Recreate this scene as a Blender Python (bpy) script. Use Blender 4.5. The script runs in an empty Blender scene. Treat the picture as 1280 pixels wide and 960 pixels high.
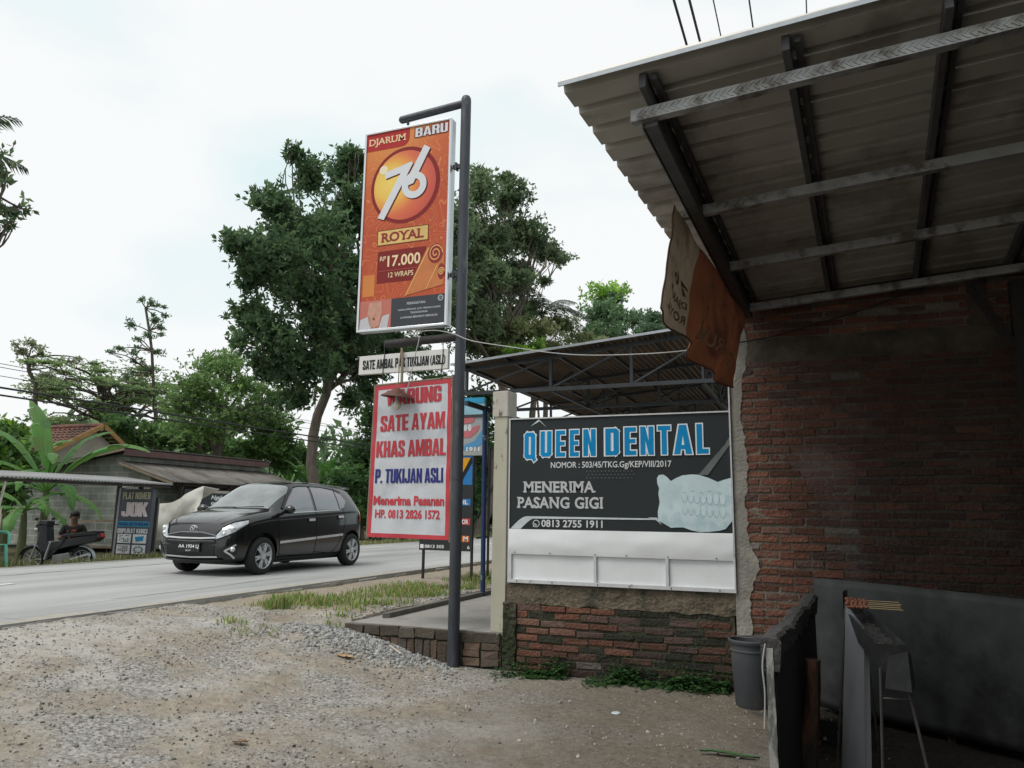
import bpy, bmesh, math, random
import numpy as np
from mathutils import Vector, Matrix, noise as mnoise
from mathutils.bvhtree import BVHTree
R_ = math.radians
scene = bpy.context.scene
COL = scene.collection

# ------------------------------------------------------------------ camera
YAW, PITCH, ROLL, FPX = 21.8, 9.5, 0.7, 960.0          # focal length in pixels of a 1280 px wide picture
CAM = np.array([0.0, 0.0, 1.4])
_y, _p, _r = R_(YAW), R_(PITCH), R_(ROLL)
_f0 = np.array([-math.sin(_y), math.cos(_y), 0]); _r0 = np.array([math.cos(_y), math.sin(_y), 0]); _u0 = np.array([0, 0, 1.0])
FWD = _f0 * math.cos(_p) + _u0 * math.sin(_p)
_uu = -_f0 * math.sin(_p) + _u0 * math.cos(_p)
RGT = _r0 * math.cos(_r) + _uu * math.sin(_r)
UPV = -_r0 * math.sin(_r) + _uu * math.cos(_r)
cd = bpy.data.cameras.new('camera'); cam = bpy.data.objects.new('camera', cd); COL.objects.link(cam)
cam.matrix_world = Matrix(((RGT[0], UPV[0], -FWD[0], CAM[0]), (RGT[1], UPV[1], -FWD[1], CAM[1]),
                           (RGT[2], UPV[2], -FWD[2], CAM[2]), (0, 0, 0, 1)))
cd.sensor_width = 36.0; cd.lens = 36.0 * FPX / 1280.0; cd.clip_start = 0.05; cd.clip_end = 2000
scene.camera = cam

# ------------------------------------------------------------------ sky and sun (bright overcast)
SUN_EL, SUN_AZ = 62.0, 215.0      # azimuth measured clockwise from +Y
world = bpy.data.worlds.new('World'); scene.world = world; world.use_nodes = True
nt = world.node_tree; nt.nodes.clear()
out = nt.nodes.new('ShaderNodeOutputWorld')
sky = nt.nodes.new('ShaderNodeTexSky'); sky.sky_type = 'NISHITA'; sky.sun_disc = False
sky.sun_elevation = R_(SUN_EL); sky.sun_rotation = R_(SUN_AZ); sky.air_density = 1.0; sky.dust_density = 2.0
bg1 = nt.nodes.new('ShaderNodeBackground'); bg1.inputs['Strength'].default_value = 0.10
nt.links.new(sky.outputs[0], bg1.inputs['Color'])
bg2 = nt.nodes.new('ShaderNodeBackground'); bg2.inputs['Strength'].default_value = 1.0
tc = nt.nodes.new('ShaderNodeTexCoord')
mp = nt.nodes.new('ShaderNodeMapping'); mp.inputs['Scale'].default_value = (1.0, 1.0, 2.0); mp.inputs['Location'].default_value = (0.35, 0.1, 0.2)
nz = nt.nodes.new('ShaderNodeTexNoise'); nz.inputs['Scale'].default_value = 2.1; nz.inputs['Detail'].default_value = 5; nz.inputs['Roughness'].default_value = 0.45
cr = nt.nodes.new('ShaderNodeValToRGB')
cr.color_ramp.elements[0].position = 0.38; cr.color_ramp.elements[0].color = (0.60, 0.705, 0.71, 1)
cr.color_ramp.elements[1].position = 0.52; cr.color_ramp.elements[1].color = (0.745, 0.755, 0.75, 1)
nt.links.new(tc.outputs['Generated'], mp.inputs[0]); nt.links.new(mp.outputs[0], nz.inputs['Vector'])
nt.links.new(nz.outputs[0], cr.inputs[0]); nt.links.new(cr.outputs[0], bg2.inputs['Color'])
mx = nt.nodes.new('ShaderNodeMixShader'); mx.inputs[0].default_value = 0.93
nt.links.new(bg1.outputs[0], mx.inputs[1]); nt.links.new(bg2.outputs[0], mx.inputs[2]); nt.links.new(mx.outputs[0], out.inputs[0])
sl = bpy.data.lights.new('sun', 'SUN'); sl.energy = 1.5; sl.angle = R_(28); sl.color = (1.0, 0.97, 0.92)
so = bpy.data.objects.new('sun', sl); COL.objects.link(so)
so.rotation_euler = (R_(90 - SUN_EL), 0, R_(180 - SUN_AZ)); so.location = (0, 0, 30)
scene.view_settings.view_transform = 'Standard'; scene.view_settings.look = 'None'
scene.view_settings.exposure = 0.42; scene.view_settings.gamma = 1.0; scene.view_settings.use_curve_mapping = False

# ------------------------------------------------------------------ helpers
def at(px, py, axis, val):
    "world point where the sight line through a 1280x960 pixel meets the plane axis = val (used to survey the place)"
    d = FWD + RGT * (px - 640) / FPX - UPV * (py - 480) / FPX
    return CAM + d * ((val - CAM[axis]) / d[axis])

MATS = {}
def mat(name, col, rough=0.75, var=0.18, scale=5.0, bump=0.0, bscale=60.0, metal=0.0, spec=0.4, col2=None,
        mscale=2.0, mpos=(0.5, 0.62), coat=0.0, tint=False, trans=0.0, stretch=None, detail=5.0, mask_z=None):
    "procedural Principled material: noise variation, optional second colour in patches, bump"
    if name in MATS: return MATS[name]
    m = bpy.data.materials.new(name); m.use_nodes = True; MATS[name] = m
    n, l = m.node_tree.nodes, m.node_tree.links
    b = n['Principled BSDF']; b.inputs['Roughness'].default_value = rough; b.inputs['Metallic'].default_value = metal
    b.inputs['Specular IOR Level'].default_value = spec
    if coat: b.inputs['Coat Weight'].default_value = coat; b.inputs['Coat Roughness'].default_value = 0.03
    t = n.new('ShaderNodeTexCoord'); vec = t.outputs['Object']
    if stretch:
        mp = n.new('ShaderNodeMapping'); mp.inputs['Scale'].default_value = stretch; l.new(vec, mp.inputs[0]); vec = mp.outputs[0]
    nz = n.new('ShaderNodeTexNoise'); nz.inputs['Scale'].default_value = scale; nz.inputs['Detail'].default_value = detail; nz.inputs['Roughness'].default_value = 0.6
    l.new(vec, nz.inputs['Vector'])
    r = n.new('ShaderNodeValToRGB'); lo, hi = 1 - var, 1 + var
    r.color_ramp.elements[0].position = 0.3; r.color_ramp.elements[1].position = 0.7
    r.color_ramp.elements[0].color = (*[min(1, c * lo) for c in col], 1); r.color_ramp.elements[1].color = (*[min(1, c * hi) for c in col], 1)
    l.new(nz.outputs[0], r.inputs[0]); c = r.outputs[0]
    if col2:
        n2 = n.new('ShaderNodeTexNoise'); n2.inputs['Scale'].default_value = mscale; n2.inputs['Detail'].default_value = 7; n2.inputs['Roughness'].default_value = 0.65
        l.new(vec, n2.inputs['Vector'])
        r2 = n.new('ShaderNodeValToRGB'); r2.color_ramp.elements[0].position = mpos[0]; r2.color_ramp.elements[1].position = mpos[1]
        l.new(n2.outputs[0], r2.inputs[0])
        k = n.new('ShaderNodeMix'); k.data_type = 'RGBA'; l.new(r2.outputs[0], k.inputs[0]); l.new(c, k.inputs[6]); k.inputs[7].default_value = (*col2, 1)
        c = k.outputs[2]
    if tint:
        a = n.new('ShaderNodeAttribute'); a.attribute_name = 'tint'
        k = n.new('ShaderNodeMix'); k.data_type = 'RGBA'; k.blend_type = 'MULTIPLY'; k.inputs[0].default_value = 1
        l.new(c, k.inputs[6]); l.new(a.outputs['Color'], k.inputs[7]); c = k.outputs[2]
    l.new(c, b.inputs['Base Color'])
    if bump:
        n3 = n.new('ShaderNodeTexNoise'); n3.inputs['Scale'].default_value = bscale; n3.inputs['Detail'].default_value = 6; l.new(vec, n3.inputs['Vector'])
        bp = n.new('ShaderNodeBump'); bp.inputs['Strength'].default_value = bump; bp.inputs['Distance'].default_value = 0.02
        l.new(n3.outputs[0], bp.inputs['Height']); l.new(bp.outputs[0], b.inputs['Normal'])
    if trans:
        o = [x for x in n if x.type == 'OUTPUT_MATERIAL'][0]
        tr = n.new('ShaderNodeBsdfTranslucent'); l.new(c, tr.inputs['Color'])
        ms = n.new('ShaderNodeMixShader'); ms.inputs[0].default_value = trans
        l.new(b.outputs[0], ms.inputs[1]); l.new(tr.outputs[0], ms.inputs[2]); l.new(ms.outputs[0], o.inputs['Surface'])
    return m

def tag(o, label=None, cat=None, group=None, kind=None):
    if label: o['label'] = label
    if cat: o['category'] = cat
    if group: o['group'] = group
    if kind: o['kind'] = kind
    return o

ORG = {}
def thing(name, label, cat, loc=(0, 0, 0), group=None):
    o = bpy.data.objects.new(name, None); COL.objects.link(o); o.location = loc; o.empty_display_size = 0.2
    ORG[o.name] = Vector(loc)
    return tag(o, label, cat, group)

def copy_tree(o, parent=None):
    c = o.copy(); COL.objects.link(c); c.parent = parent
    for ch in [x for x in bpy.data.objects if x.parent == o]: copy_tree(ch, c)
    return c

class MB:
    "collects shapes and links them as ONE mesh object"
    def __init__(s): s.V = []; s.F = []; s.T = []; s.tint = (1, 1, 1)
    def add(s, V, F):
        k = len(s.V); s.V += [tuple(map(float, v)) for v in V]; s.F += [tuple(i + k for i in f) for f in F]; s.T += [s.tint] * len(V)
        return s
    def hexa(s, p):
        return s.add(p, [(0, 3, 2, 1), (4, 5, 6, 7), (0, 1, 5, 4), (1, 2, 6, 5), (2, 3, 7, 6), (3, 0, 4, 7)])
    def box(s, a, b, jit=0.0, rng=random):
        x0, y0, z0 = a; x1, y1, z1 = b
        p = [(x0, y0, z0), (x1, y0, z0), (x1, y1, z0), (x0, y1, z0), (x0, y0, z1), (x1, y0, z1), (x1, y1, z1), (x0, y1, z1)]
        if jit: p = [tuple(c + rng.uniform(-jit, jit) for c in q) for q in p]
        return s.hexa(p)
    def beam(s, p0, p1, w, h, up=(0, 0, 1)):
        p0, p1 = Vector(p0), Vector(p1); d = (p1 - p0).normalized(); sd = d.cross(Vector(up))
        if sd.length < 1e-4: sd = d.cross(Vector((0, 1, 0)))
        sd.normalize(); u = sd.cross(d); a = sd * w / 2; b = u * h / 2
        return s.hexa([p0 - a - b, p0 + a - b, p1 + a - b, p1 - a - b, p0 - a + b, p0 + a + b, p1 + a + b, p1 - a + b])
    def tube(s, pts, r, n=10, caps=True):
        pts = [Vector(p) for p in pts]; rs = r if isinstance(r, (list, tuple)) else [r] * len(pts)
        V = []; F = []; prev = None
        for i, p in enumerate(pts):
            d = (pts[min(i + 1, len(pts) - 1)] - pts[max(i - 1, 0)]).normalized()
            if prev is None:
                a = d.cross(Vector((0, 0, 1)))
                if a.length < 1e-3: a = d.cross(Vector((0, 1, 0)))
            else:
                a = prev - d * prev.dot(d)
                if a.length < 1e-4: a = d.cross(Vector((0.3, 1, 0.2)))
            a.normalize(); prev = a; b = d.cross(a)
            for k in range(n):
                t = 2 * math.pi * k / n; V.append(p + (a * math.cos(t) + b * math.sin(t)) * rs[i])
        m = len(pts)
        for i in range(m - 1):
            for k in range(n):
                k2 = (k + 1) % n; F.append((i * n + k, i * n + k2, (i + 1) * n + k2, (i + 1) * n + k))
        if caps: F.append(tuple(range(n))[::-1]); F.append(tuple((m - 1) * n + k for k in range(n)))
        return s.add(V, F)
    def cyl(s, p0, p1, r0, r1=None, n=16): return s.tube([p0, p1], [r0, r0 if r1 is None else r1], n)
    def sph(s, c, r, n=12, m=8):
        rx, ry, rz = r if isinstance(r, (tuple, list)) else (r, r, r); V = []; F = []
        for i in range(m + 1):
            t = math.pi * i / m
            for k in range(n):
                f = 2 * math.pi * k / n; V.append((c[0] + rx * math.sin(t) * math.cos(f), c[1] + ry * math.sin(t) * math.sin(f), c[2] + rz * math.cos(t)))
        for i in range(m):
            for k in range(n): F.append((i * n + k, (i + 1) * n + k, (i + 1) * n + (k + 1) % n, i * n + (k + 1) % n))
        return s.add(V, F)
    def lathe(s, prof, c, n=24, axis='z'):
        V = []; F = []
        for r, z in prof:
            for k in range(n):
                t = 2 * math.pi * k / n; a, b = r * math.cos(t), r * math.sin(t)
                V.append((c[0] + a, c[1] + b, c[2] + z) if axis == 'z' else ((c[0] + z, c[1] + a, c[2] + b) if axis == 'x' else (c[0] + a, c[1] + z, c[2] + b)))
        for i in range(len(prof) - 1):
            for k in range(n): F.append((i * n + k, i * n + (k + 1) % n, (i + 1) * n + (k + 1) % n, (i + 1) * n + k))
        return s.add(V, F)
    def prism(s, poly, o, u, v, t):
        "2-D polygon in the plane o + u*a + v*b, thickness vector t behind it"
        o, u, v, t = Vector(o), Vector(u), Vector(v), Vector(t); n = len(poly)
        A = [o + u * a + v * b for a, b in poly]; B = [p + t for p in A]
        return s.add(A + B, [tuple(range(n)), tuple(range(n, 2 * n))[::-1]] + [((i + 1) % n, i, n + i, n + (i + 1) % n) for i in range(n)])
    def flat(s, poly, o, u, v):
        o, u, v = Vector(o), Vector(u), Vector(v)
        return s.add([o + u * a + v * b for a, b in poly], [tuple(range(len(poly)))])
    def grid(s, fn, nu, nv):
        V = [fn(i / nu, j / nv) for j in range(nv + 1) for i in range(nu + 1)]
        return s.add(V, [(j * (nu + 1) + i, j * (nu + 1) + i + 1, (j + 1) * (nu + 1) + i + 1, (j + 1) * (nu + 1) + i) for j in range(nv) for i in range(nu)])
    def build(s, name, m, parent=None, smooth=False, bevel=0.0, label=None, cat=None, group=None, kind=None, recalc=False):
        root = parent
        while root is not None and root.parent is not None: root = root.parent
        V = np.array(s.V, dtype=float)
        if root is not None: o = np.array(ORG.get(root.name, (0, 0, 0)))
        else: o = np.array([(V[:, 0].min() + V[:, 0].max()) / 2, (V[:, 1].min() + V[:, 1].max()) / 2, V[:, 2].min()])
        me = bpy.data.meshes.new(name); me.from_pydata((V - o).tolist(), [], s.F)
        if any(t != (1, 1, 1) for t in s.T):
            a = me.color_attributes.new('tint', 'FLOAT_COLOR', 'POINT')
            a.data.foreach_set('color', np.concatenate([np.array(s.T, dtype=np.float32), np.ones((len(s.T), 1), np.float32)], 1).ravel())
        if recalc:
            bm = bmesh.new(); bm.from_mesh(me); bmesh.ops.recalc_face_normals(bm, faces=bm.faces); bm.to_mesh(me); bm.free()
        ob = bpy.data.objects.new(name, me); COL.objects.link(ob); me.materials.append(m)
        if smooth:
            me.polygons.foreach_set('use_smooth', [True] * len(me.polygons)); me.set_sharp_from_angle(angle=R_(40))
        if bevel:
            b = ob.modifiers.new('bevel', 'BEVEL'); b.width = bevel; b.segments = 2; b.limit_method = 'ANGLE'; b.angle_limit = R_(40)
        if root is None: ob.location = o; ORG[ob.name] = Vector(o)
        ob.parent = parent
        return tag(ob, label, cat, group, kind)

# ------------------------------------------------------------------ lettering
def _glyphs(txt, bold, spacing=1.0, shear=0.0):
    c = bpy.data.curves.new('lettering', 'FONT'); c.body = txt; c.size = 1.0; c.offset = bold; c.resolution_u = 3; c.space_character = spacing; c.shear = shear
    c.dimensions = '2D'; c.fill_mode = 'BOTH'
    o = bpy.data.objects.new('lettering', c); COL.objects.link(o); dg = bpy.context.evaluated_depsgraph_get()
    me = bpy.data.meshes.new_from_object(o.evaluated_get(dg)); V = np.array([v.co[:] for v in me.vertices]); F = [tuple(p.vertices) for p in me.polygons]
    bpy.data.objects.remove(o); bpy.data.curves.remove(c); bpy.data.meshes.remove(me)
    return V, F
def _block(txt, grow=0.0):
    "heavy condensed poster letters built from polygons"
    S, B, W = .165, .135, .45
    def rc(a, b, c, d): return [(a, b), (c, b), (c, d), (a, d)]
    def bowl(y0, y1, x0=0.0, w=W, k=.085):        # D-like bowl, square on the left
        return [rc(x0, y0, w - k, y0 + B), rc(x0, y1 - B, w - k, y1), rc(w - S, y0 + k, w, y1 - k), [(w - k, y0), (w, y0 + k), (w - S, y0 + k + .02), (w - k - .06, y0 + B)], [(w - k, y1), (w - k - .06, y1 - B), (w - S, y1 - k - .02), (w, y1 - k)]]
    def mir(P, w=W): return [[(w - x, y) for x, y in p][::-1] for p in P]
    st = [rc(0, 0, S, 1)]; k = .085
    bot = [rc(k, 0, W - k, B), [(k, 0), (k + .05, B), (S, k + .02), (0, k)], [(W - k, 0), (W, k), (W - S, k + .02), (W - k - .05, B)]]
    top = [[(x, 1 - y) for x, y in p][::-1] for p in bot]; L = rc(0, k, S, 1 - k); R = rc(W - S, k, W, 1 - k)
    G = {'I': (S, st), 'L': (.38, st + [rc(S, 0, .38, B)]), 'E': (.40, st + [rc(S, 0, .40, B), rc(S, .44, .375, .565), rc(S, 1 - B, .40, 1)]), 'F': (.4, st + [rc(S, .44, .375, .565), rc(S, 1 - B, .40, 1)]),
         'T': (.44, [rc(.137, 0, .303, 1 - B), rc(0, 1 - B, .44, 1)]), 'H': (W, st + [rc(W - S, 0, W, 1), rc(S, .43, W - S, .57)]), 'D': (W, st + bowl(0, 1, S * .9)), 'O': (W, bot + top + [L, R]), 'Q': (W, bot + top + [L, R, [(.24, .12), (.40, -.12), (.50, -.04), (.36, .2)]]),
         'U': (W, bot + [rc(0, k, S, 1), rc(W - S, k, W, 1)]), 'J': (W, bot + [rc(W - S, k, W, 1), rc(0, k, S, .32)]), 'C': (W, bot + top + [L, rc(W - S, k, W, .36), rc(W - S, .64, W, 1 - k)]),
         'G': (W, bot + top + [L, rc(W - S, k, W, .50), rc(.24, .38, W - S, .50), rc(W - S, .66, W, 1 - k)]), 'P': (W, st + bowl(.40, 1, S * .9)), 'R': (W + .01, st + bowl(.42, 1, S * .9) + [[(W - S - .01, 0), (W + .01, 0), (W - .02, .46), (W - S - .03, .46)]]), 'B': (W, st + bowl(.45, 1, S * .9) + bowl(0, .55, S * .9)),
         'S': (W, bot + top + [rc(0, k, S, .33), rc(W - S, .67, W, 1 - k), rc(0, .62, S, 1 - k), rc(W - S, k, W, .38), [(0, .66), (.0, .60), (W - S, .34), (W, .40), (W - .05, .46), (S, .64)]]),
         'A': (.50, [[(0, 0), (.155, 0), (.262, .86), (.262, 1), (.155, 1)], [(.345, 0), (.50, 0), (.345, 1), (.238, 1), (.238, .86)], rc(.13, .17, .37, .29)]),
         'N': (.48, st + [rc(.48 - S, 0, .48, 1), [(.08, 1), (.17, 1), (.40, 0), (.31, 0)]]), 'M': (.62, [rc(0, 0, .14, 1), rc(.48, 0, .62, 1), [(.08, 1), (.20, 1), (.36, .0), (.26, .0)], [(.42, 1), (.54, 1), (.36, 0), (.26, 0)]]),
         'W': (.66, [[(0, 1), (.14, 1), (.24, 0), (.10, 0)], [(.10, 0), (.24, 0), (.38, .95), (.27, .95)], [(.27, .95), (.39, .95), (.56, 0), (.42, 0)], [(.42, 0), (.56, 0), (.66, 1), (.52, 1)]]),
         'Y': (.48, [[(0, 1), (.165, 1), (.28, .52), (.24, .40), (.157, .40)], [(.315, 1), (.48, 1), (.323, .40), (.24, .40), (.20, .52)], rc(.157, 0, .323, .41)]), 'K': (.49, st + [[(S * .8, .36), (.31, 1), (.48, 1), (.24, .36)], [(.19, .46), (.31, .66), (.50, 0), (.335, 0)]]),
         '(': (.22, [[(.22, 1.02), (.08, .86), (0, .65), (.12, .65), (.16, .80), (.22, .88)], rc(0, .3, .12, .66), [(.22, -.1), (.22, .04), (.16, .16), (.12, .31), (0, .31), (.08, .06)]]), '.': (.15, [rc(0, 0, .15, .15)])}
    G[')'] = (.22, mir(G['('][1], .22)); V = []; F = []; pen = 0.0; n = 0
    for ch in txt:
        if ch == ' ': pen += .20; continue
        w, P = G[ch]
        for p in P:
            if grow:
                c = p; m = len(c); q = []; ar = sum(c[i][0] * c[(i + 1) % m][1] - c[(i + 1) % m][0] * c[i][1] for i in range(m)); sg = 1 if ar > 0 else -1
                for i in range(m):
                    a, b, d = c[i - 1], c[i], c[(i + 1) % m]; e1 = Vector((b[0] - a[0], b[1] - a[1])).normalized(); e2 = Vector((d[0] - b[0], d[1] - b[1])).normalized()
                    n1, n2 = Vector((e1.y, -e1.x)) * sg, Vector((e2.y, -e2.x)) * sg; s_ = n1 + n2; s_ = s_ / max(.5, s_.dot(n1)); q.append((b[0] + s_.x * grow, b[1] + s_.y * grow))
                p = q
            n += 1; i0 = len(V); V += [(pen + x, y, .00006 * (n % 9)) for x, y in p]; F.append(tuple(range(i0, i0 + len(p))))
        pen += w + .055
    return np.array(V), F
SERIF = {'D': [(.12, 0), (.12, 1)], 'J': [(.75, 1)], 'A': [(.07, 0), (.93, 0)], 'R': [(.12, 0), (.12, 1), (.93, 0)], 'U': [(.12, 1), (.88, 1)],
         'M': [(.09, 0), (.91, 0), (.09, 1), (.91, 1)], 'Y': [(.08, 1), (.92, 1), (.5, 0)], 'L': [(.12, 0), (.12, 1)], 'E': [(.12, 0), (.12, 1)],
         'N': [(.11, 0), (.11, 1), (.89, 1)], 'I': [(.5, 0), (.5, 1)], 'P': [(.12, 0), (.12, 1)], 'G': [(.85, .42)], 'S': [(.1, .2), (.88, .8)]}
def text(txt, o, u, v, w, h, m, parent, bold=0.02, spacing=1.0, out=None, block=False, lift=0.0012, serif=False, align='l', mirror=False, shear=0.0, warp=None):
    "lettering of size w x h with its lower left corner at o; u right, v up; a mesh child of the board it is printed on"
    o, u, v = Vector(o), Vector(u).normalized(), Vector(v).normalized(); nrm = u.cross(v)
    if mirror: nrm = -nrm
    V, F = _block(txt, .014 if block == 2 else 0.0) if block else _glyphs(txt, bold, spacing, shear); lo, hi = V[:, :2].min(0), V[:, :2].max(0)
    sx, sy = w / (hi[0] - lo[0]), h / (hi[1] - lo[1]); sx_, sy_ = (1, 1)
    def place(V, F, name, mm, dz, extra=()):
        mb = MB()
        def P(a, b, c=0.0):
            x, y = (a - lo[0]) * sx, (b - lo[1]) * sy
            if warp: return Vector(warp(x / sx_ , y / sy_, dz + c))
            return o + u * x + v * y + nrm * (dz + c)
        mb.add([P(a, b, c) for a, b, c in V], F)
        for q in extra: mb.add([P(a, b, 0.0004) for a, b in q], [(0, 1, 2, 3)])
        return mb.build(name, mm, parent)
    extra = []
    if serif:
        pen = lo[0]
        cap = _glyphs('E', bold)[0][:, 1].max()
        for i, ch in enumerate(txt):
            if ch == ' ': continue
            a, _ = _glyphs(txt[:i + 1].rstrip(), bold, spacing); b, _ = _glyphs(ch, bold, spacing)
            x1 = a[:, 0].max(); x0 = x1 - (b[:, 0].max() - b[:, 0].min()); H = cap
            for f, t in SERIF.get(ch, ()):
                cx = x0 + (x1 - x0) * f; hw = 0.13; hh = 0.045
                cy = t * H; cy = cy + hh if t == 0 else (cy - hh if t == 1 else cy)
                extra.append([(cx - hw, cy - hh), (cx + hw, cy - hh), (cx + hw, cy + hh), (cx - hw, cy + hh)])
    if out:
        V2, F2 = _block(txt, out[0]) if block else _glyphs(txt, bold + out[0], spacing, shear)
        V2[:, 0] += (V[:, 0].min() + V[:, 0].max() - V2[:, 0].min() - V2[:, 0].max()) / 2
        place(V2, F2, 'letter_outline', out[1], lift)
        return place(V, F, 'lettering', m, lift + 0.0015, extra)
    return place(V, F, 'lettering', m, lift, extra)

# ------------------------------------------------------------------ printed colours and common materials
def paint(name, col, rough=0.6, spec=0.2): return mat(name, col, rough, var=0.05, scale=3, spec=spec)
WHITE = paint('white print', (.80, .80, .80)); BLACK = paint('black print', (.02, .021, .024)); CREAM = paint('cream print', (.80, .62, .38))
RED = mat('red print', (.50, .045, .06), .6, var=.12); NAVY = mat('navy print', (.018, .025, .19), .6, var=.12)
DRED = paint('dark red print', (.27, .035, .035)); CYAN = mat('cyan print', (.02, .30, .52), .5, var=.1, scale=9)
STEEL = mat('dark painted steel', (.045, .05, .062), .45, var=.3, scale=12, col2=(.14, .15, .16), mscale=9, mpos=(.58, .75), stretch=(1, 1, .25))
DARKMETAL = mat('dark rafter steel', (.035, .039, .045), .5, var=.25, scale=8, spec=.5)
ZINC = mat('zincalume sheet', (.30, .30, .29), .42, var=.12, scale=6, metal=.55, col2=(.20, .19, .17), mscale=3, bump=.05)
GALV = mat('galvanised channel', (.36, .38, .40), .4, var=.15, scale=10, metal=.6)
CONC = mat('weathered concrete', (.30, .29, .265), .9, var=.15, scale=7, bump=.25, bscale=50, col2=(.16, .15, .13), mscale=2.5)
RUBBER = mat('rubber', (.018, .018, .019), .8, var=.2)
BLKPLASTIC = mat('black plastic', (.02, .02, .022), .45, var=.15)
CHROME = mat('chrome', (.62, .63, .65), .16, var=.05, metal=.95)
# ------------------------------------------------------------------ terrain
ROAD_Z, RX0, RX1 = 0.40, -12.62, -6.52
def sst(a): a = min(1.0, max(0.0, a)); return a * a * (3 - 2 * a)
def ground_h(x, y):
    n = mnoise.noise((x * 1.3, y * 1.3, 0)) * .018 + mnoise.noise((x * 5, y * 5, 3)) * .011
    if x > -4.5 or y < 6.7:
        h = .378 * sst((-3.0 - x) / 3.4)
        p = .275 * sst((-3.05 - x) / 1.6) * sst((y - 2.6) / 4.1)
        h = max(h, p)
    else: h = .345
    if y >= 6.7 and x < -4.36: h = .345 + .0 * x
    if RX0 - .05 < x < RX1 + .03: h = .33
    elif x <= RX0: h = .385 - .22 * sst((-13.0 - x) / 1.2)
    elif x < RX1 + .5: h = min(h, .380)
    n2 = mnoise.noise((x * 17, y * 17, 7)) * .006 + mnoise.noise((x * 38, y * 38, 9)) * .0035
    if x > RX1 + .03 and y < 15: h += n + n2 * (1 if x < -.6 else .6)
    return h
def axis_lines(fine0, fine1, step, lo, hi, grow=1.35):
    a = list(np.arange(fine0, fine1 + 1e-6, step)); s = step
    while a[-1] < hi: s = min(s * grow, 60); a.append(a[-1] + s)
    s = step
    while a[0] > lo: s = min(s * grow, 60); a.insert(0, a[0] - s)
    return a
gx = axis_lines(-6.6, 1.6, .028, -400, 400); gy = axis_lines(2.6, 7.4, .028, -60, 900)
gm = MB(); V = [(x, y, ground_h(x, y)) for y in gy for x in gx]; nx = len(gx)
gm.add(V, [(j * nx + i, j * nx + i + 1, (j + 1) * nx + i + 1, (j + 1) * nx + i) for j in range(len(gy) - 1) for i in range(nx - 1)])
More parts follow.
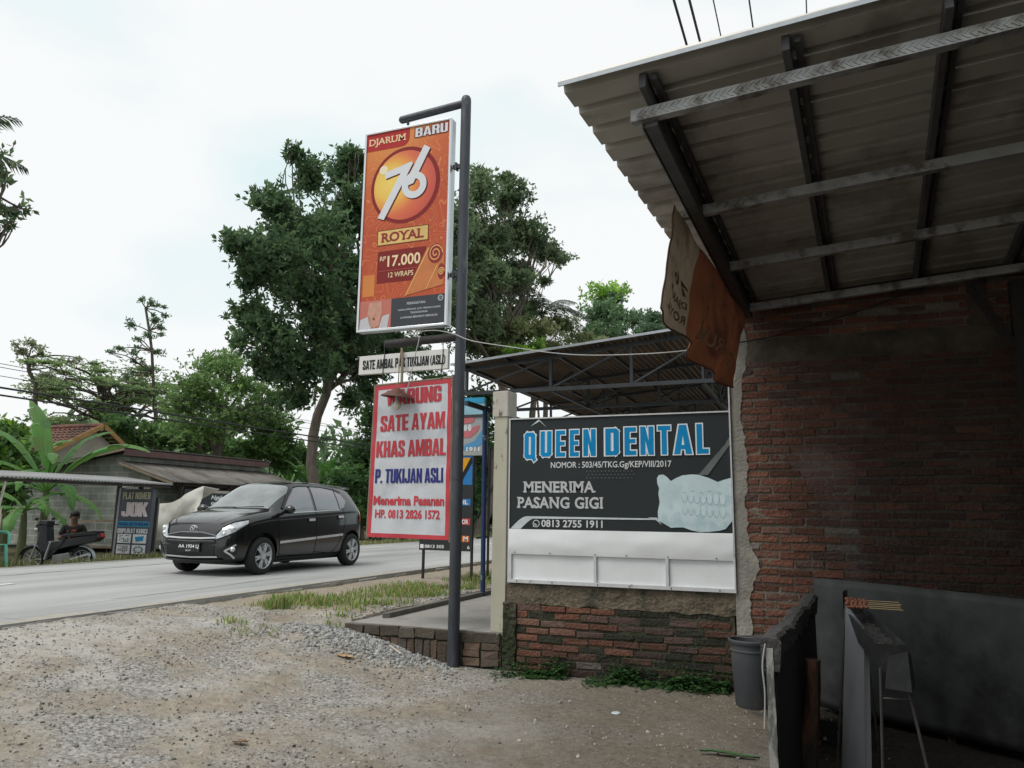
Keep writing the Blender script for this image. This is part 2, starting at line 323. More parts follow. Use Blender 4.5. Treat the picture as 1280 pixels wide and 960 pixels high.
def ground_mat():
    m = bpy.data.materials.new('crushed stone and earth'); m.use_nodes = True; n, l = m.node_tree.nodes, m.node_tree.links
    b = n['Principled BSDF']; b.inputs['Roughness'].default_value = .95; b.inputs['Specular IOR Level'].default_value = .15
    g = n.new('ShaderNodeNewGeometry'); pos = g.outputs['Position']
    def noise(sc, det=8, ro=.65):
        t = n.new('ShaderNodeTexNoise'); t.inputs['Scale'].default_value = sc; t.inputs['Detail'].default_value = det; t.inputs['Roughness'].default_value = ro
        l.new(pos, t.inputs['Vector']); return t.outputs[0]
    def ramp(i, p0, p1, c0=(0, 0, 0), c1=(1, 1, 1)):
        r = n.new('ShaderNodeValToRGB'); r.color_ramp.elements[0].position = p0; r.color_ramp.elements[1].position = p1
        r.color_ramp.elements[0].color = (*c0, 1); r.color_ramp.elements[1].color = (*c1, 1); l.new(i, r.inputs[0]); return r.outputs[0]
    def mix(f, a, c):
        k = n.new('ShaderNodeMix'); k.data_type = 'RGBA'; l.new(f, k.inputs[0]); l.new(a, k.inputs[6]); l.new(c, k.inputs[7]); return k.outputs[2]
    def math_(op, a, bv):
        k = n.new('ShaderNodeMath'); k.operation = op; l.new(a, k.inputs[0])
        if isinstance(bv, float): k.inputs[1].default_value = bv
        else: l.new(bv, k.inputs[1])
        return k.outputs[0]
    stone = ramp(noise(38), .36, .66, (.13, .122, .11), (.62, .595, .555))
    patch = ramp(noise(1.6), .42, .60)
    dirt = ramp(noise(14), .3, .7, (.27, .225, .175), (.48, .42, .34))
    c = mix(patch, stone, dirt)
    pale = ramp(noise(.75, 5), .50, .62); c = mix(math_('MULTIPLY', pale, .6), c, ramp(noise(25), .3, .7, (.46, .445, .415), (.70, .675, .63)))
    clod = ramp(noise(5.5, 9, .75), .50, .62); c = mix(math_('MULTIPLY', clod, .45), c, ramp(noise(50), .3, .7, (.10, .092, .08), (.33, .305, .27)))
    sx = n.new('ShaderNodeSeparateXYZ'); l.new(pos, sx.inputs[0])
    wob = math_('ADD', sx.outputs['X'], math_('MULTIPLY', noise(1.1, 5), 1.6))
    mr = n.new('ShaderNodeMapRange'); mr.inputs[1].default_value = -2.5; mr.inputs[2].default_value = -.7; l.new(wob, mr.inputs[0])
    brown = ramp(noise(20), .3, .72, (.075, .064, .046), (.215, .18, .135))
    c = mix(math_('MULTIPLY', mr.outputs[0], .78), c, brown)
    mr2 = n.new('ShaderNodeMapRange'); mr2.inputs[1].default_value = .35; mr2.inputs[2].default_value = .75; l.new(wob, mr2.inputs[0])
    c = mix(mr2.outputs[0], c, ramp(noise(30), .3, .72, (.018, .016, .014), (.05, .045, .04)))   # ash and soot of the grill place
    # verge beside the road: tan earth
    mr3 = n.new('ShaderNodeMapRange'); mr3.inputs[1].default_value = 6.4; mr3.inputs[2].default_value = 7.4; l.new(sx.outputs['Y'], mr3.inputs[0])
    left = n.new('ShaderNodeMapRange'); left.inputs[1].default_value = -3.6; left.inputs[2].default_value = -4.6; l.new(sx.outputs['X'], left.inputs[0])
    c = mix(math_('MULTIPLY', math_('MULTIPLY', mr3.outputs[0], left.outputs[0]), .7), c, ramp(noise(9), .3, .7, (.25, .20, .145), (.42, .35, .26)))
    far = n.new('ShaderNodeMapRange'); far.inputs[1].default_value = -12.7; far.inputs[2].default_value = -13.4; l.new(sx.outputs['X'], far.inputs[0])
    c = mix(far.outputs[0], c, ramp(noise(6), .35, .65, (.05, .06, .025), (.14, .12, .07)))
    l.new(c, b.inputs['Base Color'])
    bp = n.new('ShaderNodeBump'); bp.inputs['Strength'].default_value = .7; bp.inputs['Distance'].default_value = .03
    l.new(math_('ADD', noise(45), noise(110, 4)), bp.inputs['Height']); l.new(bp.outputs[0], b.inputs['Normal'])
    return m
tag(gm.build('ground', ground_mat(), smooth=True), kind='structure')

# road: pale concrete slab with joints, one kerbless lifted edge each side
def road_mat():
    m = mat('road concrete', (.375, .375, .37), .85, var=.10, scale=1.6, col2=(.235, .235, .23), mscale=.55, mpos=(.44, .66), bump=.15, bscale=90, detail=9, stretch=(1.2, .14, 1))
    return m
rm = MB()
Y0 = -40.0
while Y0 < 420:
    rm.box((RX0, Y0 + .006, .30), ((RX0 + RX1) / 2 - .008, Y0 + 4.994, ROAD_Z)); rm.box(((RX0 + RX1) / 2 + .008, Y0 + .006, .30), (RX1, Y0 + 4.994, ROAD_Z + .002)); Y0 += 5.0
tag(rm.build('road', road_mat()), kind='structure')
# worn edge of the slab towards the lot
em = MB(); rng = random.Random(5); y = 2.0
while y < 30:
    L = rng.uniform(.12, .5); w = rng.uniform(.01, .06)
    em.box((RX1 + .002, y, .30), (RX1 + w * .55, y + L, ROAD_Z - rng.uniform(.015, .03)), jit=.012, rng=rng); y += L
tag(em.build('road_edge', mat('road edge concrete', (.32, .305, .275), .95, var=.25, scale=20)), kind='structure')
mk = MB()
for k in range(-3, 40):
    y = -1.0 + 8.0 * k; 
    if y + 3 > 9 and y < 9: y0, y1 = y, 7.2
    mk.box((-9.94, 4.2 + 8.0 * k, ROAD_Z + .004), (-9.82, 7.2 + 8.0 * k, ROAD_Z + .007))
tag(mk.build('road_marking', mat('worn road paint', (.62, .62, .60), .7, var=.15, scale=20)), kind='structure')
# dusty earth carried on to the slab edges
dm = MB(); V = []; yy = np.arange(-6, 60, .16)
for side, x0 in ((-1, RX1), (1, RX0)):
    V = []
    for y in yy:
        w = .10 + .22 * abs(mnoise.noise((y * .5, side, 1))) + .12 * mnoise.noise((y * 2.3, side, 4)) + .05 * mnoise.noise((y * 7, side, 6)); w = max(.015, w)
        V += [(x0 + side * .0, y, ROAD_Z + .0045), (x0 + side * w, y, ROAD_Z + .0045)]
    dm.add(V, [(2 * i, 2 * i + 1, 2 * i + 3, 2 * i + 2) for i in range(len(yy) - 1)])
tag(dm.build('road_dust', mat('road dust', (.34, .315, .275), .95, var=.2, scale=9, bump=.3, bscale=60)), kind='structure')
# cracks filled with dark bitumen
ck = MB(); rng = random.Random(8)
def crack(pts, w=.012):
    V = [];
    for i, (x, y) in enumerate(pts): V += [(x - w * rng.uniform(.4, 1.2), y, ROAD_Z + .005), (x + w * rng.uniform(.4, 1.2), y, ROAD_Z + .005)]
    ck.add(V, [(2 * i, 2 * i + 1, 2 * i + 3, 2 * i + 2) for i in range(len(pts) - 1)])
crack([(-11.15 + rng.uniform(-.05, .05) , 6 + .35 * i) for i in range(16)], .02)
crack([(-7.3 + rng.uniform(-.04, .04) - .02 * i, 6.5 + .4 * i) for i in range(9)], .010)
tag(ck.build('road_crack', mat('bitumen crack', (.09, .09, .09), .8)), kind='structure')

# ------------------------------------------------------------------ loose stones (nobody could count them)
def icosa():
    t = (1 + 5 ** .5) / 2
    V = np.array([(-1, t, 0), (1, t, 0), (-1, -t, 0), (1, -t, 0), (0, -1, t), (0, 1, t), (0, -1, -t), (0, 1, -t), (t, 0, -1), (t, 0, 1), (-t, 0, -1), (-t, 0, 1)], float); V /= np.linalg.norm(V[0])
    F = [(0, 11, 5), (0, 5, 1), (0, 1, 7), (0, 7, 10), (0, 10, 11), (1, 5, 9), (5, 11, 4), (11, 10, 2), (10, 7, 6), (7, 1, 8), (3, 9, 4), (3, 4, 2), (3, 2, 6), (3, 6, 8), (3, 8, 9), (4, 9, 5), (2, 4, 11), (6, 2, 10), (8, 6, 7), (9, 8, 1)]
    return V, F
IV, IF = icosa()
def stones(places, name, cols, seed):
    rg = np.random.default_rng(seed); mb = MB()
    for x, y, s in places:
        R = Matrix.Rotation(rg.uniform(0, 6.3), 3, Vector(rg.normal(size=3)).normalized())
        sc = s * np.array([rg.uniform(.7, 1.3), rg.uniform(.6, 1.1), rg.uniform(.45, .9)]); P = IV * (1 + rg.uniform(-.22, .22, (12, 1))) * sc
        P = P @ np.array(R).T + np.array([x, y, ground_h(x, y) + s * rg.uniform(-.15, .35)])
        c = cols[rg.integers(len(cols))]; k = rg.uniform(.75, 1.2); mb.tint = tuple(q * k for q in c); mb.add(P, IF)
    return mb.build(name, mat('loose stone', (1, 1, 1), .9, var=.18, scale=60, tint=True), kind='stuff')
rg = np.random.default_rng(3); pl = []
GREY = [(.34, .335, .32), (.27, .265, .255), (.40, .39, .36), (.22, .21, .20)]
while len(pl) < 2000:      # the pile against the slab wall
    x, y = rg.uniform(-5.3, -3.0), rg.uniform(5.0, 6.66)
    w = math.exp(-((x + 4.05) / .60) ** 2 - ((y - 6.6) / .40) ** 2)
    if rg.uniform() < w: pl.append((x, y, rg.uniform(.009, .024)))
stones(pl, 'gravel_pile', [(.36, .36, .35), (.29, .29, .285), (.43, .425, .40), (.22, .22, .215)], 1)
pl = []
while len(pl) < 8500:
    x, y = rg.uniform(-6.6, .3), rg.uniform(2.9, 6.9)
    w = .30 + .7 * max(0, mnoise.noise((x * .9, y * .9, 11))) * 1.8
    if x > -2.4: w *= .16
    if x > -2.7 and y > 6.5 or (x > -4.4 and y > 6.7): continue
    if rg.uniform() < w: pl.append((x, y, rg.choice([.005, .007, .010, .014], p=[.4, .33, .2, .07])))
for p in ((300, 905), (380, 925), (430, 935), (600, 900), (560, 880), (770, 870), (810, 905), (820, 870), (700, 870), (650, 915), (920, 948)):
    q = at(*p, 2, .05); pl.append((q[0], q[1], .017))
stones(pl, 'loose_stones', [(.36, .34, .31), (.26, .245, .225), (.42, .40, .36), (.16, .145, .13)], 2)
pl = []
while len(pl) < 1500:      # stones beside the slab and under the price sign
    x, y = rg.uniform(-5.2, -4.25), rg.uniform(6.9, 12.5)
    if rg.uniform() < math.exp(-((x + 4.35) / .35) ** 2): pl.append((x, y, rg.uniform(.008, .02)))
stones(pl, 'verge_gravel', GREY, 4)

# ------------------------------------------------------------------ grass
LEAFM = mat('leaf', (1, 1, 1), .6, var=.1, scale=2, tint=True, trans=.5, spec=.3)
def grass(spots, name, cols, seed):
    rg = np.random.default_rng(seed); mb = MB()
    for x, y, r, h, n in spots:
        for _ in range(int(n)):
            a, d = rg.uniform(0, 6.28), r * math.sqrt(rg.uniform()); bx, by = x + d * math.cos(a), y + d * math.sin(a); bz = ground_h(bx, by) - .01
            ln = h * rg.uniform(.5, 1.15); az = rg.uniform(0, 6.28); le = rg.uniform(.15, .75); w = rg.uniform(.004, .009) * (1 + h)
            ux, uy = math.cos(az), math.sin(az); px, py = -uy * w, ux * w; c = cols[rg.integers(len(cols))]; k = rg.uniform(.7, 1.3); mb.tint = tuple(q * k * 1.35 for q in c)
            m1 = (bx + ux * le * ln * .35, by + uy * le * ln * .35, bz + ln * .6); t = (bx + ux * le * ln, by + uy * le * ln, bz + ln * (1 - .35 * le))
            mb.add([(bx - px, by - py, bz), (bx + px, by + py, bz), (m1[0] + px * .8, m1[1] + py * .8, m1[2]), (m1[0] - px * .8, m1[1] - py * .8, m1[2]), t], [(0, 1, 2, 3), (3, 2, 4)])
    return mb.build(name, LEAFM, kind='stuff')
GR = [(.15, .24, .05), (.19, .27, .07), (.11, .18, .045), (.30, .29, .13), (.33, .29, .16)]
sp = []; rg = np.random.default_rng(9)
for px, py, n, h, r in ((345, 760, 110, .19, .15), (398, 756, 50, .14, .12), (430, 772, 60, .10, .2), (290, 772, 50, .09, .15), (320, 778, 60, .07, .25)):
    q = at(px, py, 2, .35); sp.append((q[0], q[1], r, h, n))
for _ in range(150):
    x, y = rg.uniform(-5.95, -4.55), rg.uniform(7.2, 12.8)
    if mnoise.noise((x * 1.1, y * .8, 4)) > -.18 and x > -6.0 + .12 * (y - 7): sp.append((x, y, .26, rg.uniform(.05, .13), 58))
grass(sp, 'verge_grass', GR, 5)
sp = []
for _ in range(260):
    x, y = rg.uniform(-14.3, -12.66), rg.uniform(8.4, 34)
    sp.append((x, y, .25, rg.uniform(.10, .26), 42))
for _ in range(160):
    sp.append((rg.uniform(-16.5, -12.7), rg.uniform(34, 75), .5, rg.uniform(.2, .5), 40))
grass(sp, 'roadside_grass', [(.20, .23, .09), (.27, .26, .13), (.13, .18, .06), (.30, .27, .17)], 6)
# low creeping weeds at the foot of the brick wall
def creepers(n, seed):
    rg = np.random.default_rng(seed); mb = MB()
    while n > 0:
        x = rg.uniform(-2.75, -.75); y = 6.67 - abs(rg.normal()) * (.10 + .09 * mnoise.noise((x * 3, 1, 5)))
        if mnoise.noise((x * 2.2, y * 2, 8)) + .5 * mnoise.noise((x * 7, y * 6, 3)) < -.12 + .25 * rg.uniform(-1, 1): continue
        n -= 1; z = ground_h(x, y) + rg.uniform(.004, .06) * (.5 + 1.6 * max(0, .3 + mnoise.noise((x * 4, y * 3, 2)))) * (1.3 if y > 6.55 else .6) + (rg.uniform(0, .12) if y > 6.62 and rg.uniform() < .25 else 0); s = rg.uniform(.010, .022); a = rg.uniform(0, 6.28); t = rg.uniform(-.5, .5)
        c = [(.035, .095, .03), (.055, .13, .035), (.025, .065, .022), (.08, .15, .05)][rg.integers(4)]; mb.tint = tuple(q * 1.25 for q in c)
        ux, uy = math.cos(a) * s, math.sin(a) * s
        mb.add([(x - ux, y - uy, z), (x + uy * .6, y - ux * .6, z + s * t), (x + ux, y + uy, z + s * t), (x - uy * .6, y + ux * .6, z + s * .3)], [(0, 1, 2, 3)])
    return mb.build('creeping_weeds', LEAFM, kind='stuff')
creepers(4600, 12)
# ------------------------------------------------------------------ brick walls
WY = 6.70
BRICK = mat('fired brick', (1, 1, 1), .9, var=.22, scale=22, tint=True, bump=.9, bscale=48)
MORTAR = mat('rough mortar', (.19, .16, .13), .95, var=.25, scale=14, bump=.8, bscale=55, col2=(.09, .08, .065), mscale=1.7, mpos=(.52, .75), tint=True)
def brickwork(name, x0, x1, z0, z1, yf, parent, seed, soot, skip=None, course=.0655, blen=.235, moss=0.0):
    rng = random.Random(seed); mb = MB(); z = z0 + .012; row = 0
    while z + course * .5 < z1:
        x = x0 - (rng.uniform(.0, .03) + (.12 if row % 2 else 0)); wob = 0
        while x < x1:
            L = blen * rng.uniform(.90, 1.06); a, b = max(x, x0), min(x + L, x1); h = course - rng.uniform(.013, .021)
            cz = z + rng.uniform(-.003, .003) + mnoise.noise((x * .8, row * .3, seed)) * .008
            if b - a > .04 and not (skip and skip((a + b) / 2, cz)):
                s = soot((a + b) / 2, cz); base = rng.choice([(.24, .100, .066), (.20, .09, .062), (.28, .125, .08), (.22, .115, .082), (.18, .11, .09), (.25, .105, .068)])
                k = rng.uniform(.62, .95); c = [q * k for q in base]
                if rng.random() < .025: c = [.24, .21, .18]
                if moss and rng.random() < moss: c = [.045 * k, .05 * k, .03 * k]
                sc = s * rng.uniform(.75, 1.1); sc = min(.94, sc); c = [q * (1 - sc) + w * sc for q, w in zip(c, (.022, .019, .017))]
                mb.tint = tuple(c); d = rng.uniform(.006, .019)
                mb.box((a, yf - d, cz), (b, yf + .02, cz + h), jit=.005, rng=rng)
            x += L + rng.uniform(.008, .018)
        z += course; row += 1
    return mb.build('brickwork', BRICK, parent, bevel=.005)
def mortar_sheet(x0, x1, z0, z1, yf, parent, seed, amp=.011, name='mortar', m=None, step=.016, soot=None):
    mb = MB(); nu, nv = int((x1 - x0) / step), int((z1 - z0) / step)
    def fn(u, v):
        x, z = x0 + (x1 - x0) * u, z0 + (z1 - z0) * v
        d = (mnoise.noise((x * 9, z * 14, seed)) * .5 + .5) ** 2 * amp + mnoise.noise((x * 40, z * 45, seed)) * .0035
        return (x, yf - d, z)
    mb.grid(fn, nu, nv)
    if soot: mb.T = [tuple(1 - .93 * min(1, soot(v[0], v[2])) for _ in range(3)) for v in mb.V]
    return mb.build(name, m or MORTAR, parent, smooth=True)
def clamp(a): return max(0.0, min(1.0, a))
def soot_hi(x, z):
    "smoke stain of the grill: darkest low on the right, fading towards the left edge and the top"
    a = clamp((x + .42 + .30 * mnoise.noise((x * 2, z * 2, 1)) + .12 * mnoise.noise((x * 7, z * 7, 4))) / .85); b = clamp((3.05 - z) / .55)
    return a * (.35 + .65 * b) * .66
wall = thing('brick_wall', 'tall bare red brick wall blackened by smoke under the metal canopy', 'wall', (1.0, WY, 0))
WX0, WX1 = -.68, 3.4
MB().hexa([(WX0 + .004, WY + .004, -.1), (WX1, WY + .004, -.1), (WX1, WY + .14, -.1), (WX0 + .004, WY + .14, -.1), (WX0 + .004, WY + .004, 3.24), (WX1, WY + .004, 3.56), (WX1, WY + .14, 3.56), (WX0 + .004, WY + .14, 3.24)]).build('wall_core', mat('mortar core', (.07, .06, .05), .95), wall)
brickwork('b', WX0 + .10, WX1, 0, 2.665, WY, wall, 11, soot_hi)
brickwork('b', WX0 + .10, WX1, 2.875, 3.24, WY, wall, 12, lambda x, z: soot_hi(x, z) * .25)  # top courses coloured lighter to paint in bounced light, by weakening the soot
mortar_sheet(WX0 + .03, WX1, 0, 3.24, WY, wall, 5, soot=lambda x, z: soot_hi(x, z) * (.3 if z > 2.87 else 1))  # mortar above the tie beam lightened likewise for the bounced light
tiem = mat('cement tie beam', (.135, .112, .085), .92, var=.25, scale=12, bump=.5, bscale=60, col2=(.06, .052, .042), mscale=2.5, mpos=(.45, .65), tint=True)
mb = MB()
def tb(u, v):
    x = WX0 + .09 + (WX1 - WX0 - .09) * u; z = 2.665 + .21 * v + mnoise.noise((x * 4, v * 9, 2)) * .014
    return (x, WY - .014 - mnoise.noise((x * 11, z * 13, 3)) * .004, z)
mb.grid(tb, 200, 10); mb.T = [tuple(1 - .6 * min(1, soot_hi(v[0], v[2])) for _ in range(3)) for v in mb.V]; mb.build('tie_beam', tiem, wall, smooth=True)
mb = MB(); mb.tint = (.6, .6, .6); mb.box((1.13, WY - .016, 2.87), (1.27, WY + .01, 3.24), jit=.01); mb.build('stub_column', tiem, wall)
# cement rendered left edge with a broken right outline
plm = mat('cement render', (.27, .255, .225), .92, var=.14, scale=9, bump=.45, bscale=40, col2=(.34, .32, .275), mscale=3.5)
mb = MB(); rng = random.Random(4); edge = []
N = 150
for i in range(N + 1):
    z = .02 + 3.1 * i / N
    b = .075 + .04 * mnoise.noise((0, z * 2.2, 6)) + rng.uniform(-.007, .007) + .022 * mnoise.noise((3, z * 9, 6)) + .012 * mnoise.noise((5, z * 23, 2))
    for (zc, w, a) in ((.98, .12, .085), (1.75, .3, .03), (2.2, .25, -.015), (2.75, .2, .055)): b += a * math.exp(-((z - zc) / w) ** 2)
    edge.append((WX0 + b + .028, z))
V = []; 
for (x, z) in edge:
    V += [(WX0 - .004, WY - .017 + mnoise.noise((x * 5, z * 7, 1)) * .003, z), ((WX0 + x) / 2, WY - .021 + mnoise.noise((x * 9, z * 9, 2)) * .005, z), (x, WY - .018, z), (x + .003, WY + .004, z)]
mb.add(V, [(4 * i + k, 4 * i + k + 1, 4 * i + 4 + k + 1, 4 * i + 4 + k) for i in range(N) for k in range(3)])
mb.box((WX0 - .006, WY - .016, .02), (WX0 + .02, WY + .14, 3.12)); mb.build('render_strip', plm, wall)

low = thing('low_brick_wall', 'low mossy brick wall under the dark dental billboard', 'wall', (-1.66, WY, 0))
MB().box((-2.70, WY + .006, -.1), (-.70, WY + .12, .77)).build('wall_core', MATS['mortar core'], low)
mossy = lambda x, z: clamp(.36 + (x + 1.9) * .34 + .35 * mnoise.noise((x * 3, z * 5, 9)) + (.25 - z) * .8)
brickwork('b', -2.60, -.70, .0, .60, WY, low, 21, mossy, course=.066, moss=.34)
mossm = mat('mossy mortar', (.075, .066, .047), .95, var=.3, scale=14, bump=.8, bscale=55, col2=(.028, .036, .016), mscale=2.6, mpos=(.42, .6))
mortar_sheet(-2.70, -.70, -.02, .62, WY, low, 8, name='mortar', m=mossm)
capm = mat('rough cement cap', (.145, .118, .085), .95, var=.3, scale=30, bump=1.0, bscale=45, col2=(.04, .042, .028), mscale=3, mpos=(.5, .64))
mb = MB()
def cp(u, v):
    x = -2.705 + 2.02 * u; z = .60 + .17 * v - (.010 * (1 - v) * (1 + 2 * mnoise.noise((x * 7, 0, 4))))
    return (x, WY - .014 - .009 * mnoise.noise((x * 8, z * 10, 1)) - .006 * mnoise.noise((x * 30, z * 30, 2)) + (.02 if v > .97 else 0), z)
mb.grid(cp, 150, 16); mb.build('cement_cap', capm, low, smooth=True)
mb = MB()
mb.grid(lambda u, v: (-2.73 + .125 * u + .02 * mnoise.noise((u, v * 6, 2)) * (u > .9), WY - .03 - .016 * mnoise.noise((u * 3, v * 22, 1)), -.02 + .62 * v), 10, 50)
mb.box((-2.728, WY - .012, -.02), (-2.61, WY + .10, .60)); mb.build('wall_end', mossm, low, smooth=True)

# ------------------------------------------------------------------ concrete forecourt slab with its brick edge
slabm = mat('forecourt concrete', (.27, .255, .235), .88, var=.1, scale=4, bump=.2, bscale=70, col2=(.21, .195, .175), mscale=1.4)
tag(MB().box((-4.36, WY - .005, .1), (-2.73, 25, .322)).box((-2.73, WY + .165, .1), (-.16, 25, .3225)).build('forecourt_slab', slabm), kind='structure')
kerb = thing('slab_edge_wall', 'ankle high edge wall of bricks on end below the concrete slab', 'wall', (-3.5, WY, 0))
mb = MB(); rng = random.Random(31); x = -4.38
dirtb = mat('dirty brick', (1, 1, 1), .95, var=.25, scale=25, tint=True, bump=.6, bscale=60)
while x < -2.76:
    w = rng.uniform(.062, .085) if x < -3.15 else rng.uniform(.12, .2)
    k = rng.uniform(.7, 1.2); mb.tint = tuple(q * k for q in rng.choice([(.15, .10, .075), (.12, .09, .07), (.10, .085, .07), (.16, .11, .08)]))
    if x < -3.15: mb.box((x, WY - .035 - rng.uniform(0, .012), .02), (x + w, WY + .02, .215), jit=.010, rng=rng)
    else:
        for zz in (.03, .10, .165): mb.box((x, WY - .035 - rng.uniform(0, .015), zz), (x + w, WY + .02, zz + .058), jit=.011, rng=rng)
    x += w + .012
x = -4.4
while x < -2.76:
    w = rng.uniform(.15, .22); k = rng.uniform(.6, 1.1); mb.tint = (.115 * k, .098 * k, .075 * k)
    mb.box((x, WY - .04 - rng.uniform(0, .012), .228), (min(x + w, -2.75), WY + .01, .312), jit=.011, rng=rng); x += w + .01
mb.build('edge_brick', dirtb, kerb, bevel=.004)
MB().box((-4.385, WY - .022, -.05), (-2.745, WY + .02, .306)).build('edge_mortar', mossm, kerb)
mb = MB(); mb.hexa([(-4.22, 7.06, .30), (-4.15, 7.10, .30), (-4.13, 12.6, .30), (-4.2, 12.6, .30), (-4.22, 7.06, .375), (-4.15, 7.10, .375), (-4.13, 12.6, .38), (-4.2, 12.6, .38)])
tag(mb.build('slab_kerb', mat('dark wet concrete', (.13, .125, .11), .9, var=.25, scale=14), bevel=.008), kind='structure')

# ------------------------------------------------------------------ concrete pillar
pil = thing('concrete_pillar', 'peeling cream concrete pillar with a block head left of the dental billboard', 'pillar', (-2.79, WY + .07, .32))
pm = mat('peeling cream paint', (.45, .43, .345), .85, var=.08, scale=5, bump=.15, bscale=40, col2=(.17, .155, .13), mscale=9, mpos=(.63, .66), stretch=(1, 1, .35))
mb = MB(); mb.hexa([(-2.865, WY, .322), (-2.72, WY, .322), (-2.72, WY + .16, .322), (-2.865, WY + .16, .322), (-2.855, WY, 2.30), (-2.722, WY, 2.30), (-2.722, WY + .15, 2.30), (-2.855, WY + .15, 2.30)])
mb.build('shaft', pm, pil, bevel=.006)
mb = MB(); mb.hexa([(-2.872, WY - .012, 2.296), (-2.715, WY - .012, 2.296), (-2.70, WY + .19, 2.296), (-2.86, WY + .19, 2.296), (-2.872, WY - .012, 2.54), (-2.715, WY - .012, 2.545), (-2.70, WY + .19, 2.545), (-2.86, WY + .19, 2.54)])
mb.build('head', mat('peeling white paint', (.47, .44, .39), .85, var=.12, scale=7, bump=.2, bscale=40, col2=(.16, .14, .12), mscale=8, mpos=(.60, .63), stretch=(1, 1, .4)), pil, bevel=.006)
mb = MB()
for dx, dy, a in ((.03, .02, .02), (.07, .05, -.015), (.11, .03, .01), (.12, .1, -.02)): mb.tube([(-2.87 + dx, WY + dy, 2.53), (-2.87 + dx + a, WY + dy, 2.575), (-2.87 + dx + a * 2.4, WY + dy, 2.60)], .004, 6)
mb.build('rebar_stub', mat('rusty iron', (.12, .075, .05), .85, var=.3, scale=20), pil)

# ------------------------------------------------------------------ dental billboard
SX0, SX1, SZ0, SZ1, SY = -2.675, -.688, 1.252, 2.262, WY - .03
W_ = SX1 - SX0
def sp_(x, z, d=0.0): return (SX0 + x, SY - d, SZ0 + z)
db = thing('dental_billboard', 'wide charcoal billboard with blue QUEEN DENTAL letters on the low wall', 'billboard', (SX0 + 1, SY, .78))
flexm = mat('charcoal flex print', (.024, .029, .031), .6, var=.12, scale=1.6, spec=.25)
mb = MB(); mb.grid(lambda u, v: (SX0 + W_ * u, SY - .004 * math.sin(u * 5 + v * 2) * math.sin(v * math.pi), SZ0 + 1.01 * v), 24, 10)
mb.box((SX0 + .004, SY + .006, SZ0 + .003), (SX1 - .004, SY + .03, SZ1 - .004)); mb.build('printed_panel', flexm, db, smooth=True)
frm = mat('white aluminium frame', (.55, .56, .57), .45, var=.1, scale=14, col2=(.25, .22, .19), mscale=12, mpos=(.6, .72))
mb = MB(); mb.box((SX0, SY - .012, SZ1 - .002), (SX1 + .0, SY + .03, SZ1 + .010)); mb.box((SX1, SY - .016, .775), (SX1 + .012, SY + .03, 2.60)); mb.box((SX0 - .012, SY - .010, .775), (SX0, SY + .03, SZ1 + .01)); mb.build('frame', frm, db)
U, Vv = (1, 0, 0), (0, 0, 1)
QB = mat('blue letter face', (.004, .235, .50), .6, var=.14, scale=1.2, spec=.15)
WHO = paint('letter white', (.74, .77, .80))
def qd(txt, x, z, w, h): text(txt, sp_(x, z, .004), U, Vv, w, h, QB, db, block=2, out=(.056, WHO), lift=.002)
for ch, x0, x1 in (('Q', 80, 174), ('U', 180, 268), ('E', 276, 350), ('E', 360, 432), ('N', 441, 532), ('D', 570, 668), ('E', 680, 764), ('N', 770, 862), ('T', 868, 955), ('A', 955, 1070), ('L', 1078, 1158)):
    w = (x1 - x0) / 634 - .028; fx = (x0 + x1) / 2 / 634; zb = .652 + .010 * (fx / 1.9)
    if ch == 'Q': qd(ch, x0 / 634 + .014, zb - .045, w, .265 + .012)
    else: qd(ch, x0 / 634 + .014, zb - (0.0), w, .232 + .012 * fx)
PALE = paint('pale print', (.62, .64, .65)); SILV = paint('silver print', (.50, .51, .52))
def slash_text(t, x, z, w, h, m=PALE, bold=.008, **k): return text(t, sp_(x, z, .004), U, Vv, w, h, m, db, bold=bold, **k)
slash_text('NOMOR : 503/45/TKG.Gg/KEP/VIII/2017', .40, .535, 1.095, .072, bold=.012)
slash_text('MENERIMA', .142, .330, .668, .102, SILV, bold=.028, serif=True, spacing=1.06)
slash_text('PASANG GIGI', .082, .188, .80, .104, SILV, bold=.028, serif=True, spacing=1.06)
slash_text('0813 2755 1911', .312, .022, .57, .066, PALE, bold=.022)
def ring(mb, cx, cz, r0, r1, d, n=24, a0=0, a1=360, P=sp_):
    V = []; 
    for i in range(n + 1):
        t = R_(a0 + (a1 - a0) * i / n); V += [P(cx + r0 * math.cos(t), cz + r0 * math.sin(t), d), P(cx + r1 * math.cos(t), cz + r1 * math.sin(t), d)]
    mb.add(V, [(2 * i, 2 * i + 1, 2 * i + 3, 2 * i + 2) for i in range(n)])
def disc(mb, cx, cz, rx, rz, d, n=36, P=sp_): mb.add([P(cx + rx * math.cos(2 * math.pi * i / n), cz + rz * math.sin(2 * math.pi * i / n), d) for i in range(n)], [tuple(range(n))])
def poly(mb, pts, d, P=sp_): mb.add([P(a, b, d) for a, b in pts], [tuple(range(len(pts)))])
mb = MB(); ring(mb, .262, .053, .026, .033, .0055); poly(mb, [(.236, .035), (.231, .020), (.25, .028)], .0058)
ring(mb, .262, .053, .008, .018, .006, 10, 170, 300); mb.build('chat_symbol', PALE, db)
mb = MB()   # silver swoosh and streaks
top = [(.012 + .17 * t, .002 + .115 * math.sin(t * math.pi / 2)) for t in [i / 10 for i in range(11)]] + [(1.37, .112)]
bot = [(1.37, .100), (.24, .096)] + [(.24 - .13 * t, .096 - .094 * (1 - math.cos(t * math.pi / 2)) ** .8) for t in [i / 10 for i in range(1, 11)]]
poly(mb, top + bot, .0045); poly(mb, [(1.28, .12), (1.345, .105), (1.40, .06), (1.36, .12)], .005)
mb.build('silver_swoosh', mat('silver swoosh', (.56, .61, .62), .5, var=.25, scale=3), db)
